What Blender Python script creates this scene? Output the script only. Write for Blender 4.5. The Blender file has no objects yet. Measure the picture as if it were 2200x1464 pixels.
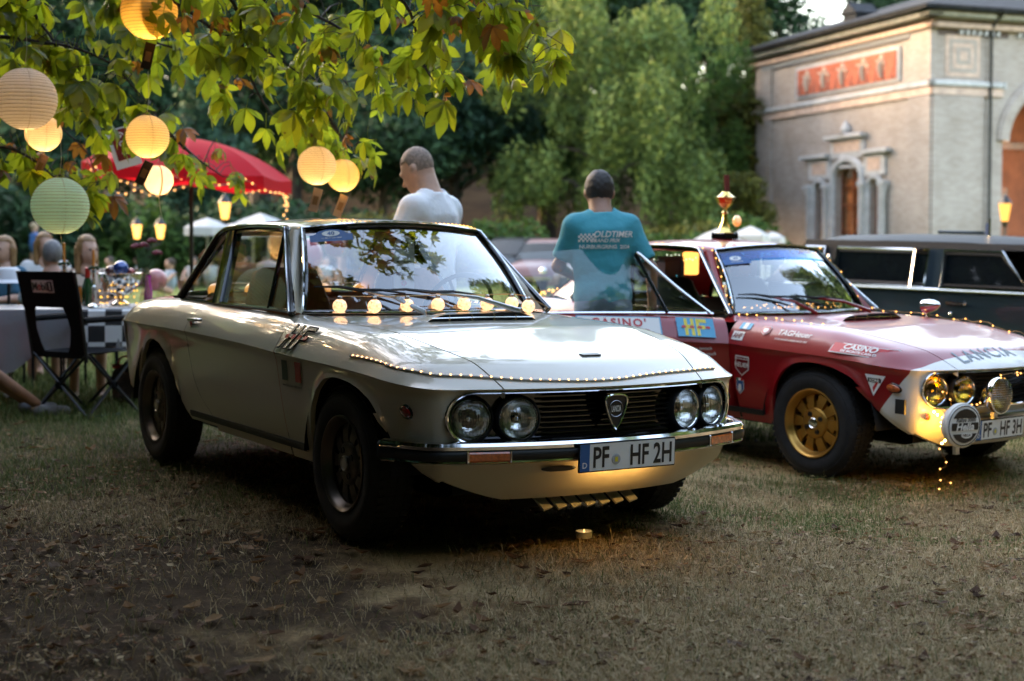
import bpy, bmesh, math, random
import numpy as np
from math import sin, cos, pi, sqrt, radians
from mathutils import Vector, Matrix, Euler
S = bpy.context.scene
COL = S.collection
# ------------------------------------------------------------------ camera
cam = bpy.data.cameras.new('camera'); CAM = bpy.data.objects.new('camera', cam); COL.objects.link(CAM)
CAMH = 1.163
CAM.location = (0, 0, CAMH); CAM.rotation_euler = (pi/2 - 0.0398, 0, 0)
cam.lens = 50; cam.sensor_width = 36; cam.shift_y = -84.3/2200
cam.clip_start = 0.05; cam.clip_end = 2000
cam.dof.use_dof = True; cam.dof.focus_distance = 5.45; cam.dof.aperture_fstop = 2.5; cam.dof.aperture_blades = 0
S.camera = CAM
# ------------------------------------------------------------------ sky, dusk
SUN_EL, SUN_AZ = radians(14.0), radians(-62)        # azimuth from +Y (view direction) towards +X
w = bpy.data.worlds.new('World'); S.world = w; w.use_nodes = True
nt = w.node_tree; nt.nodes.clear()
sky = nt.nodes.new('ShaderNodeTexSky'); sky.sky_type = 'NISHITA'; sky.sun_disc = False
sky.sun_elevation = SUN_EL; sky.sun_rotation = SUN_AZ; sky.air_density = 1.0; sky.dust_density = 3.0; sky.ozone_density = 1.0
bg = nt.nodes.new('ShaderNodeBackground'); bg.inputs[1].default_value = 0.12
wo = nt.nodes.new('ShaderNodeOutputWorld')
nt.links.new(sky.outputs[0], bg.inputs[0]); nt.links.new(bg.outputs[0], wo.inputs[0])
sl = bpy.data.lights.new('sun', 'SUN'); sl.energy = 0.03; sl.angle = radians(25); sl.color = (1, .86, .72)
SUN = bpy.data.objects.new('sun', sl); COL.objects.link(SUN)
SUN.rotation_euler = Vector((sin(SUN_AZ)*cos(SUN_EL), cos(SUN_AZ)*cos(SUN_EL), sin(SUN_EL))).to_track_quat('Z', 'Y').to_euler()
S.view_settings.view_transform = 'Standard'; S.view_settings.look = 'None'
S.view_settings.exposure = 4.05; S.view_settings.gamma = 1.0; S.view_settings.use_curve_mapping = False
S.render.film_transparent = False
S.view_settings.use_white_balance = True; S.view_settings.white_balance_temperature = 7700; S.view_settings.white_balance_tint = 14
cy = S.cycles
cy.max_bounces = 8; cy.diffuse_bounces = 3; cy.glossy_bounces = 4; cy.transmission_bounces = 6; cy.transparent_max_bounces = 16
cy.sample_clamp_indirect = 3.0; cy.use_denoising = True; cy.caustics_reflective = False; cy.caustics_refractive = False
R0 = random.Random(7)
# ------------------------------------------------------------------ materials
_M = {}
def M(name, col=(.5,.5,.5), rough=.5, metal=0, coat=0, spec=.5, noise=None, bump=None, emit=None, estr=1, trans=0, col2=None, sheen=0):
    if name in _M: return _M[name]
    m = bpy.data.materials.new(name); m.use_nodes = True; _M[name] = m
    N, Lk = m.node_tree.nodes, m.node_tree.links
    b = N['Principled BSDF']
    b.inputs['Base Color'].default_value = (*col, 1); b.inputs['Roughness'].default_value = rough
    b.inputs['Metallic'].default_value = metal; b.inputs['Coat Weight'].default_value = coat; b.inputs['Coat Roughness'].default_value = .03
    b.inputs['Specular IOR Level'].default_value = spec; b.inputs['Transmission Weight'].default_value = trans
    b.inputs['Sheen Weight'].default_value = sheen
    if emit: b.inputs['Emission Color'].default_value = (*emit, 1); b.inputs['Emission Strength'].default_value = estr
    if noise or bump: tc = N.new('ShaderNodeTexCoord')
    if noise:
        sc, am = noise[:2]
        n = N.new('ShaderNodeTexNoise'); n.inputs['Scale'].default_value = sc; n.inputs['Detail'].default_value = 6; n.inputs['Roughness'].default_value = .65
        Lk.new(tc.outputs['Object'], n.inputs['Vector'])
        r = N.new('ShaderNodeValToRGB'); Lk.new(n.outputs[0], r.inputs[0])
        a = col2 or tuple(c*(1-am) for c in col); c2 = tuple(min(1, c*(1+am)) for c in col) if not col2 else col
        r.color_ramp.elements[0].position = .35; r.color_ramp.elements[1].position = .65
        r.color_ramp.elements[0].color = (*a, 1); r.color_ramp.elements[1].color = (*c2, 1)
        Lk.new(r.outputs[0], b.inputs['Base Color'])
    if bump:
        n = N.new('ShaderNodeTexNoise'); n.inputs['Scale'].default_value = bump[0]; n.inputs['Detail'].default_value = 4
        Lk.new(tc.outputs['Object'], n.inputs['Vector'])
        bp = N.new('ShaderNodeBump'); bp.inputs['Strength'].default_value = bump[1]; bp.inputs['Distance'].default_value = bump[2] if len(bump) > 2 else .01
        Lk.new(n.outputs[0], bp.inputs['Height']); Lk.new(bp.outputs[0], b.inputs['Normal'])
    return m
def glassmat(name, tint=(.9,.94,.93), dark=0.0, refl=1.0, rough=0.0):
    """thin pane: straight-through transparency plus a fresnel mirror"""
    if name in _M: return _M[name]
    m = bpy.data.materials.new(name); m.use_nodes = True; _M[name] = m
    N, Lk = m.node_tree.nodes, m.node_tree.links; N.clear()
    o = N.new('ShaderNodeOutputMaterial'); mx = N.new('ShaderNodeMixShader'); tr = N.new('ShaderNodeBsdfTransparent')
    gl = N.new('ShaderNodeBsdfGlossy'); gl.inputs['Roughness'].default_value = rough
    ge = N.new('ShaderNodeNewGeometry'); dt = N.new('ShaderNodeVectorMath'); dt.operation = 'DOT_PRODUCT'
    Lk.new(ge.outputs['Normal'], dt.inputs[0]); Lk.new(ge.outputs['Incoming'], dt.inputs[1])
    def mth(op, x, y):
        q = N.new('ShaderNodeMath'); q.operation = op; q.use_clamp = op != 'POWER'
        for i, v in enumerate((x, y)):
            if isinstance(v, (int, float)): q.inputs[i].default_value = v
            else: Lk.new(v, q.inputs[i])
        return q.outputs[0]
    fac = mth('MULTIPLY', mth('ADD', mth('MULTIPLY', mth('POWER', mth('SUBTRACT', 1.0, mth('ABSOLUTE', dt.outputs['Value'], 0)), 5.0), .96), .042), 1.75*refl)
    tr.inputs[0].default_value = (*[t*(1-dark) for t in tint], 1)
    Lk.new(fac, mx.inputs[0]); Lk.new(tr.outputs[0], mx.inputs[1]); Lk.new(gl.outputs[0], mx.inputs[2])
    Lk.new(mx.outputs[0], o.inputs[0]); return m
def translucent(name, col, back=None, amt=.5, rough=.5, noise=None, spec=.3):
    if name in _M: return _M[name]
    m = M(name, col, rough, noise=noise, spec=spec); N, Lk = m.node_tree.nodes, m.node_tree.links
    b = N['Principled BSDF']; o = N['Material Output']; t = N.new('ShaderNodeBsdfTranslucent'); mx = N.new('ShaderNodeMixShader')
    t.inputs[0].default_value = (*(back or col), 1); mx.inputs[0].default_value = amt
    Lk.new(b.outputs[0], mx.inputs[1]); Lk.new(t.outputs[0], mx.inputs[2]); Lk.new(mx.outputs[0], o.inputs[0]); return m
LEK = .0068
def emat(name, col, st):
    return M(name, (0,0,0), .5, emit=col, estr=st*LEK, spec=0)
# ------------------------------------------------------------------ objects
def link(o, parent=None):
    COL.objects.link(o)
    if parent is not None: o.parent = parent
    return o
def tag(o, label=None, cat=None, group=None, kind=None):
    if label: o['label'] = label
    if cat: o['category'] = cat
    if group: o['group'] = group
    if kind: o['kind'] = kind
    return o
def empty(name, loc=(0,0,0), rot=(0,0,0), label=None, cat=None, group=None, parent=None):
    o = bpy.data.objects.new(name, None); o.empty_display_size = .1; o.location = loc; o.rotation_euler = rot
    return tag(link(o, parent), label, cat, group)
def copy_tree(o, parent=None):
    c = o.copy(); link(c, parent)
    for ch in list(o.children): copy_tree(ch, c)
    return c
def frame_from(d, up=(0,0,1)):
    d = Vector(d).normalized(); u = Vector(up)
    if abs(d.dot(u)) > .98: u = Vector((1,0,0))
    a = d.cross(u).normalized(); b = a.cross(d).normalized()
    return a, b, d
class MB:
    """mesh builder"""
    def __init__(s): s.v = []; s.f = []; s.m = []; s.cur = 0
    def add(s, vs, fs):
        n = len(s.v); s.v += [tuple(p) for p in vs]; s.f += [tuple(i+n for i in f) for f in fs]; s.m += [s.cur]*len(fs); return s
    def box(s, c, d, rot=None, bev=0):
        x, y, z = [k/2 for k in d]
        if bev:
            b = min(bev, min(x,y,z)*.9); vs = []; 
            P = [(-1,-1),(1,-1),(1,1),(-1,1)]
            for zz, sh in ((-z, b), (-z+b, 0), (z-b, 0), (z, b)):
                for (i, j) in P:
                    xx, yy = i*(x-sh), j*(y-sh)
                    vs += [(xx - (i*b if i*j > 0 else 0), yy - (j*b if i*j < 0 else 0), zz), (xx - (i*b if i*j < 0 else 0), yy - (j*b if i*j > 0 else 0), zz)]
            fs = [tuple(range(7,-1,-1)), tuple(range(24,32))]
            for k in range(3):
                for i in range(8): fs.append((k*8+i, k*8+(i+1)%8, k*8+8+(i+1)%8, k*8+8+i))
        else:
            vs = [(i*x,j*y,k*z) for k in (-1,1) for j in (-1,1) for i in (-1,1)]
            fs = [(0,2,3,1),(4,5,7,6),(0,1,5,4),(2,6,7,3),(0,4,6,2),(1,3,7,5)]
        if rot is not None: vs = [rot @ Vector(p) for p in vs]
        return s.add([(p[0]+c[0],p[1]+c[1],p[2]+c[2]) for p in vs], fs)
    def tube(s, path, r, n=8, closed=False, cap=True, flat=1.0, up=(0,0,1)):
        P = [Vector(p) for p in path]; k = len(P); vs = []; prev = None
        for i, p in enumerate(P):
            t = (P[(i+1) % k] - P[i-1]) if closed else (P[min(i+1,k-1)] - P[max(i-1,0)])
            a, b, d = frame_from(t, up if prev is None else prev)
            if prev is not None and abs(d.dot(prev)) < .98:
                a = d.cross(prev).normalized(); b = a.cross(d).normalized()
            prev = b
            rr = r[i] if isinstance(r, (list, tuple)) else r
            for j in range(n):
                an = 2*pi*j/n; vs.append(p + a*cos(an)*rr + b*sin(an)*rr*flat)
        fs = []
        for i in range(k if closed else k-1):
            for j in range(n):
                fs.append((i*n+j, i*n+(j+1)%n, ((i+1)%k)*n+(j+1)%n, ((i+1)%k)*n+j))
        if cap and not closed: fs += [tuple(range(n-1,-1,-1)), tuple(range((k-1)*n, k*n))]
        return s.add(vs, fs)
    def lathe(s, prof, n=24, M_=None, arc=2*pi, a0=0):
        """prof: list of (r, z) about z"""
        vs = []; full = abs(arc-2*pi) < 1e-6; cols = n if full else n+1
        for i in range(cols):
            a = a0 + arc*i/n
            for r, z in prof: vs.append(Vector((r*cos(a), r*sin(a), z)))
        k = len(prof); fs = []
        for i in range(n):
            i2 = (i+1) % cols
            for j in range(k-1): fs.append((i*k+j, i2*k+j, i2*k+j+1, i*k+j+1))
        if M_ is not None: vs = [M_ @ p for p in vs]
        return s.add(vs, fs)
    def sphere(s, c, r, n=12, m=8, sc=(1,1,1)):
        prof = [(max(1e-5, r*sin(pi*j/m)), -r*cos(pi*j/m)) for j in range(m+1)]
        return s.lathe(prof, n, Matrix.Translation(c) @ Matrix.Diagonal((*sc, 1)))
    def grid(s, rows, closed=False, flip=False):
        n = len(rows[0]); vs = [p for r in rows for p in r]; fs = []
        for i in range(len(rows)-1):
            for j in range(n if closed else n-1):
                q = (i*n+j, i*n+(j+1)%n, (i+1)*n+(j+1)%n, (i+1)*n+j)
                fs.append(q[::-1] if flip else q)
        return s.add(vs, fs)
    def prism(s, poly, h, M_=None):
        """poly (x,y) ccw extruded 0..h in z"""
        n = len(poly); vs = [Vector((x,y,0)) for x,y in poly] + [Vector((x,y,h)) for x,y in poly]
        fs = [tuple(range(n-1,-1,-1)), tuple(range(n,2*n))] + [(i,(i+1)%n,n+(i+1)%n,n+i) for i in range(n)]
        if M_ is not None: vs = [M_ @ p for p in vs]
        return s.add(vs, fs)
    def xform(s, M_): s.v = [tuple(M_ @ Vector(p)) for p in s.v]; return s
    def mesh(s, name, mat, smooth=35):
        me = bpy.data.meshes.new(name); me.from_pydata(s.v, [], s.f)
        for mm in (mat if isinstance(mat, (list, tuple)) else [mat]): me.materials.append(mm)
        if any(s.m): me.polygons.foreach_set('material_index', s.m)
        if smooth:
            me.polygons.foreach_set('use_smooth', [True]*len(me.polygons)); me.update(); me.set_sharp_from_angle(angle=radians(smooth))
        me.update(); return me
    def build(s, name, mat, parent=None, smooth=35, loc=None, rot=None):
        o = bpy.data.objects.new(name, s.mesh(name, mat, smooth))
        if loc is not None: o.location = loc
        if rot is not None: o.rotation_euler = rot
        return link(o, parent)
def npmesh(name, V, Fq, mat, smooth=False, mi=None):
    """numpy arrays -> mesh, all faces same size"""
    me = bpy.data.meshes.new(name); V = np.asarray(V, np.float32); Fq = np.asarray(Fq, np.int32); k = Fq.shape[1]
    me.vertices.add(len(V)); me.vertices.foreach_set('co', V.ravel())
    me.loops.add(Fq.size); me.loops.foreach_set('vertex_index', Fq.ravel())
    me.polygons.add(len(Fq)); me.polygons.foreach_set('loop_start', np.arange(0, Fq.size, k, dtype=np.int32))
    me.polygons.foreach_set('loop_total', np.full(len(Fq), k, np.int32))
    for mm in (mat if isinstance(mat, (list, tuple)) else [mat]): me.materials.append(mm)
    if mi is not None: me.polygons.foreach_set('material_index', np.asarray(mi, np.int32))
    me.polygons.foreach_set('use_smooth', np.full(len(Fq), bool(smooth)))
    me.update(calc_edges=True); me.validate(); return me
_tx = {}
def text2d(t, size=1, bold=0.0, shear=0, sx=1.0, sp=1.0):
    """text -> (verts2d centred, faces)"""
    key = (t, size, bold, shear, sx, sp)
    if key in _tx: return _tx[key]
    c = bpy.data.curves.new('t', 'FONT'); c.body = t; c.size = size; c.offset = bold*size; c.shear = shear; c.align_x = 'CENTER'; c.align_y = 'CENTER'
    c.resolution_u = 3; c.space_character = sp; c.fill_mode = 'FRONT'
    o = bpy.data.objects.new('t', c); COL.objects.link(o); bpy.context.view_layer.update()
    me = bpy.data.meshes.new_from_object(o.evaluated_get(bpy.context.evaluated_depsgraph_get()))
    V = [(p.co.x*sx, p.co.y) for p in me.vertices]; Fc = [tuple(p.vertices) for p in me.polygons]
    if V:
        cx = (min(p[0] for p in V)+max(p[0] for p in V))/2; cyy = (min(p[1] for p in V)+max(p[1] for p in V))/2
        V = [(x-cx, y-cyy) for x, y in V]
    bpy.data.objects.remove(o); bpy.data.curves.remove(c); bpy.data.meshes.remove(me)
    _tx[key] = (V, Fc); return V, Fc
def mapped(mb, V, Fc, fn, dx=0, dy=0):
    return mb.add([fn(x+dx, y+dy) for x, y in V], Fc)
def rect2d(w_, h_, nx=6, ny=3):
    V = [(-w_/2+w_*i/nx, -h_/2+h_*j/ny) for j in range(ny+1) for i in range(nx+1)]
    Fc = [(j*(nx+1)+i, j*(nx+1)+i+1, (j+1)*(nx+1)+i+1, (j+1)*(nx+1)+i) for j in range(ny) for i in range(nx)]
    return V, Fc
def planemap(o, ux, uy, off=0):
    o, ux, uy = Vector(o), Vector(ux).normalized(), Vector(uy).normalized(); n = ux.cross(uy).normalized()
    return lambda x, y: o + ux*x + uy*y + n*off
def ss(t): t = max(0., min(1., t)); return t*t*(3-2*t)
def interp(x, tab):
    """tab sorted by increasing x"""
    if x <= tab[0][0]: return tab[0][1]
    for (a, b), (c, d) in zip(tab, tab[1:]):
        if x <= c: return b + (d-b)*(x-a)/(c-a)
    return tab[-1][1]
def catmull(P, k=6, closed=False):
    P = [Vector(p) for p in P]; n = len(P); out = []
    for i in range(n if closed else n-1):
        p0, p1, p2, p3 = (P[(i-1) % n], P[i], P[(i+1) % n], P[(i+2) % n]) if closed else (P[max(i-1,0)], P[i], P[i+1], P[min(i+2,n-1)])
        for j in range(k):
            t = j/k; out.append(.5*((2*p1)+(p2-p0)*t+(2*p0-5*p1+4*p2-p3)*t*t+(3*p1-p0-3*p2+p3)*t**3))
    if not closed: out.append(P[-1])
    return out
# ================================================================== the coupe
UF, UR = .78, -3.17
_ZC = [(-3.2,.725),(-2.83,.73),(-1.76,.728),(-1.0,.713),(-.57,.694),(0,.681),(.49,.664),(.78,.642)]
_H = [(-3.17,0),(-3.13,.06),(-3.05,.10),(-2.9,.128),(-2.6,.15),(-2.13,.161),(-1.6,.148),(-.7,.157),(-.23,.15),(.08,.141),(.45,.099),(.62,.074),(.74,.022),(.78,0)]
_HS = [(0,0),(.015,.21),(.03,.39),(.06,.655),(.09,.81),(.12,.9),(.16,.955),(.25,1.0),(.8,1.03)]
def zcr(U): return sum(interp(U+k*.05, _ZC) for k in (-2,-1,0,1,2))/5 if U < .6 else interp(U, _ZC)
def Htop(U):
    e = min(.03, abs(UF-U), abs(U-UR)); return sum(interp(U+k*e/2, _H) for k in (-2,-1,0,1,2))/5
def hs(d): return sum(interp(max(0,d)+k*min(.008,max(0,d)/2), _HS) for k in (-2,-1,0,1,2))/5
def Wf(U):
    if U > .45: return .7775-.1175*(1-sqrt(max(0,1-min(1,(U-.45)/.33)**2)))
    if U > -2.2: return .7775
    w_ = .7775-.055*((-2.2-U)/.97)**2
    if U < -2.95: w_ -= .10*(1-sqrt(max(0,1-min(1,(-2.95-U)/.22)**2)))
    return w_
def xmap(U, y): return U - .31*y*y*ss((U-.05)/.73) + .12*y*y*ss((-2.4-U)/.77)
def Uof(x, y):
    U = x
    for _ in range(12): U = x + (U - xmap(U, y))
    return min(UF, max(UR, U))
def lid_U(U, y): return Vector((xmap(U, y), y, zcr(U)+Htop(U)*hs(Wf(U)-abs(y))))
def lid(x, y): 
    U = Uof(x, y); return zcr(U)+Htop(U)*hs(Wf(U)-abs(y))
_E = sorted([(xmap(U, Wf(U)), U) for U in [UR+(UF-UR)*i/400 for i in range(401)]])
def edgeU(x): return interp(x, _E)
_SI = [(0,0),(.008,.006),(.03,.011),(.1,.016),(.2,.022),(.3,.032),(.4,.05),(.5,.075)]
_FI = [(0,0),(.008,.008),(.02,.012),(.21,.02),(.26,.026),(.31,.042),(.36,.068),(.39,.088),(.43,.125)]
def side_y(x, z):
    """half width of the flank at (x,z), works above and below the crease"""
    U = edgeU(x); zc = zcr(U)
    if z <= zc: return Wf(U)-interp(zc-z, _SI)
    a, b = 0., .3; h = Htop(U)
    for _ in range(24):
        m_ = (a+b)/2
        if h*hs(m_) < z-zc: a = m_
        else: b = m_
    return Wf(U)-a
FARCH = [(-.29,.25),(-.285,.36),(-.275,.43),(-.25,.505),(-.2,.572),(-.12,.622),(-.03,.638),(.06,.637),(.16,.622),(.25,.593),(.30,.57),(.36,.522),(.42,.467),(.48,.41)]
RARCH = [(-2.60,.30),(-2.58,.40),(-2.545,.485),(-2.49,.565),(-2.42,.628),(-2.334,.658),(-2.24,.655),(-2.15,.628),(-2.07,.578),(-2.0,.515),(-1.94,.43),(-1.88,.35),(-1.82,.305)]
def seamF(z): return -.635 if z > .69 else -.635+.08*((.69-z)/.36)
def seamR(z): return interp(z, [(.29,-1.45),(.33,-1.50),(.351,-1.53),(.403,-1.62),(.46,-1.68),(.519,-1.715),(.6,-1.75),(.728,-1.785)])
SEAMZ0 = .325
def arch_flare(x, z):
    d = min((x-a)**2+(z-b)**2 for a, b in ARCHPTS)**.5
    return .014*max(0, 1-d/.055)**1.5
ARCHPTS = [tuple(p) for A in (FARCH, RARCH) for p in [((a[0]*(1-t)+b[0]*t), (a[1]*(1-t)+b[1]*t)) for a, b in zip(A, A[1:]) for t in (0,.25,.5,.75)]]
def flank(x, z, s): return Vector((x, s*(side_y(x, z)+(arch_flare(x, z) if z < .7 else 0)), z))
def yb(U):
    """inner edge of the wing strip: bonnet shut line, waist line, boot shut line"""
    if U > -.66: return interp(U, [(-.66,.605),(-.3,.59),(.1,.565),(.42,.53),(.55,.50),(.66,.475),(.78,.452)])
    if U > -2.3: return interp(U, [(-2.3,.648),(-.74,.650),(-.66,.605)])
    return interp(U, [(-3.2,.54),(-2.75,.56),(-2.5,.60),(-2.3,.648)])
def cosp(a, b, n): return [a+(b-a)*(1-cos(pi*i/n))/2 for i in range(n+1)]
def lin(a, b, n): return [a+(b-a)*i/n for i in range(n+1)]
def strip(mb, Us, s, inner=None, gap=.0035, lipd=.035, nv=16):
    """wing top strip from crease in to yb; ends with a turned-down lip"""
    rows = []
    for U in Us:
        W_ = Wf(U); y0 = (inner or yb)(U)+gap; T_ = []
        y0 = min(y0, W_-.003)
        for j in range(nv+1):
            t = j/nv; t = t*t*(.35)+t*.65
            y = W_-(W_-y0)*t; T_.append(lid_U(U, y))
        for p in T_: p.y *= s
        e = T_[-1].copy(); e.z -= lipd; rows.append(T_+[e])
    mb.grid(rows, flip=(s > 0))
STAD = (.5385, .0935, .645)
def stad(y):
    zc_, h, L_ = STAD; y = abs(y); k = L_-h
    r = h if y <= k else sqrt(max(0, h*h-(y-k)**2)); return zc_+r, zc_-r
def tub_front(mb, s):
    """fascia and chin with the lamp opening, from centre line to the front wheel arch"""
    ys = lin(0, .55, 9)+[STAD[2]-STAD[1]*(1-sin(pi/2*i/8)) for i in range(1, 9)]
    cols = [(xmap(UF, y), y, UF, 1.0, y) for y in ys+[.66]]
    for U in [UF-.33*(1-cos(pi/2*i/9)) for i in range(1, 10)]:
        cols.append((xmap(U, Wf(U)), Wf(U), U, max(0, (U-.45)/.33)**.6, 9))
    xl = cols[-1][0]; n = len(cols)
    up, lo = [], []
    for i, (x, y, U, wt, yy) in enumerate(cols):
        a, b = cols[max(0,i-1)], cols[min(n-1,i+1)]; tx, ty = b[0]-a[0], b[1]-a[1]; l = math.hypot(tx, ty)
        nx, ny = -ty/l, tx/l                                   # inward
        if i == 0: nx, ny = -1, 0
        zc = zcr(U)
        # lower hem
        ang = 0 if yy < .46 else (min(1,(y-.46)/.20)*.4 if yy < 9 else .4+.6*(1-(x-xl)/(.645-xl)))
        if yy == 9: hem = interp(x, [(.30,.575),(.343,.535),(.36,.522),(.42,.467),(.48,.41),(.56,.345),(.645,.295)])
        else: hem = .226 + max(0, y-.42)**1.3*.55
        def P(z):
            t = zc-z; ins = wt*interp(t, _FI)+(1-wt)*interp(t, _SI)
            q = Vector((x+nx*ins, y+ny*ins, z))
            if yy == 9 and wt < .5: q.y += arch_flare(x, z)
            q.y *= s; return q
        zt, zb_ = stad(yy) if yy <= STAD[2] else (STAD[0], STAD[0])
        if hem > zt-.01: zt = zb_ = (zc+hem)/2
        zt = min(zt, zc-.006)
        up.append([P(zc-(zc-zt)*j/5) for j in range(6)])
        r = [P(zb_-(zb_-hem)*(j/10)) for j in range(11)]; e = r[-1].copy(); e.x -= .03; e.z -= .002; lo.append(r+[e])
    mb.grid(up, flip=s < 0); mb.grid(lo, flip=s < 0)
def rows_to(mb, cols, s, nr=12):
    mb.grid(cols, flip=s < 0)
def col(x_of_z, ztop, zb, s, nr=14):
    out = []
    for j in range(nr+1):
        t = (j/nr); t = t*.6+.4*t*t; z = ztop-(ztop-zb)*t; x = x_of_z(z); out.append(flank(x, min(z, zcr(edgeU(x))), s))
    e = out[-1].copy(); e.y -= s*.022; return out+[e]
def tub_side(mb, s, zone):
    g = .003
    if zone == 'front':
        arch = [p for p in catmull([(a,0,b) for a,b in FARCH], 4) if p.x <= .345]
        cols = [col(lambda z, x=p.x: x, zcr(edgeU(p.x)), p.z, s) for p in reversed(arch) if p.z > .42]
        tail = [p for p in catmull([(a,0,b) for a,b in FARCH], 6) if p.z <= .43 and p.x < 0]
        def k3(z): return interp(z, sorted([(p.z, p.x) for p in tail])) if z < .43 else -.277
        for t in (0,.12,.3,.5,.7,.85,1):
            cols.append(col(lambda z, t=t: k3(z)*(1-t)+(seamF(z)+g)*t, zcr(-.45), .262, s))
        rows_to(mb, cols, s)
    if zone == 'door':
        cols = [col(lambda z, t=t: (seamF(z)-g)*(1-t)+(seamR(z)+g)*t, zcr(-1.2), SEAMZ0+g, s) for t in lin(0,1,16)]
        for c in cols:                                                     # follow the crease exactly at the top
            c[0].z = zcr(edgeU(c[0].x)); c[0].y = s*Wf(edgeU(c[0].x))
        rows_to(mb, cols, s)
    if zone == 'sill':
        cols = [[flank(x, z, s) for z in (SEAMZ0-g, .31, .295, .28, .265)]+[Vector((x, s*.66, .262))] for x in lin(-.557,-1.47,10)]
        for c in cols: c.insert(0, c[0]-Vector((0, s*.015, 0)))
        mb.grid(cols, flip=s < 0)
    if zone == 'rear':
        ra = catmull([(a,0,b) for a,b in RARCH], 5)
        fr = sorted([(p.z, p.x) for p in ra if p.x > -2.05])
        def k0(z): return interp(z, fr) if z < .55 else interp(.55, fr)
        cols = [col(lambda z, t=t: (seamR(z)-g)*(1-t)+k0(z)*t, zcr(-1.9), .285, s) for t in (0,.15,.35,.6,.85,1)]
        x1 = k0(.6)
        cols += [col(lambda z, x=p.x: x, zcr(edgeU(p.x)), p.z, s) for p in reversed(ra) if p.x < x1 and p.z > .42]
        for x in (-2.585,-2.65,-2.75,-2.85,-2.92):
            cols.append(col(lambda z, x=x: x, zcr(edgeU(x)), .30+max(0,(-2.6-x))*.2, s))
        rows_to(mb, cols, s)
        rear = []
        for U in [-2.95-.22*sin(pi/2*i/6) for i in range(7)]: rear.append((xmap(U, Wf(U)), Wf(U), zcr(U)))
        for y in lin(Wf(UR), 0, 6)[1:]: rear.append((xmap(UR, y), y, zcr(UR)))
        rr = []
        for x, y, z in rear:
            rr.append([Vector((x+.10*t**2, s*(y*(1-.06*t)), z-(z-.34)*t)) for t in lin(0,1,7)])
        mb.grid(rr, flip=s < 0)
def smear(P): return [Vector(p) for p in P]
# ---- greenhouse curves (right side has y < 0)
WB = lambda t: Vector((-.60-.165*t*t, .595*t, .852+.006*(1-t*t)))            # screen base, t -1..1
WT = lambda t: Vector((-.975-.075*t*t, .475*t, 1.252-.03*t*t))              # screen top
RB = lambda t: Vector((-2.66+.10*t*t, .53*t, .895-.012*t*t))
RT = lambda t: Vector((-2.15+.06*t*t, .43*t, 1.238-.03*t*t))
def sidep(x, z, s, off=0): return Vector((x, s*(.655-.42*(z-.865)+off), z))
SW = [(-2.195,.878),(-2.12,.985),(-2.05,1.105),(-2.005,1.185),(-1.965,1.214),(-1.90,1.23),(-1.734,1.241),(-1.49,1.245),(-1.253,1.24),(-1.15,1.23),(-1.108,1.205),(-.90,1.02),(-.705,.853)]
def roofz(x, y):
    z = interp(x, [(-2.2,1.228),(-2.05,1.258),(-1.9,1.276),(-1.75,1.288),(-1.45,1.296),(-1.2,1.285),(-1.05,1.262),(-.96,1.247)])
    t = abs(y)/.49; return z-.022*t*t-.02*t**6
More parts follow.
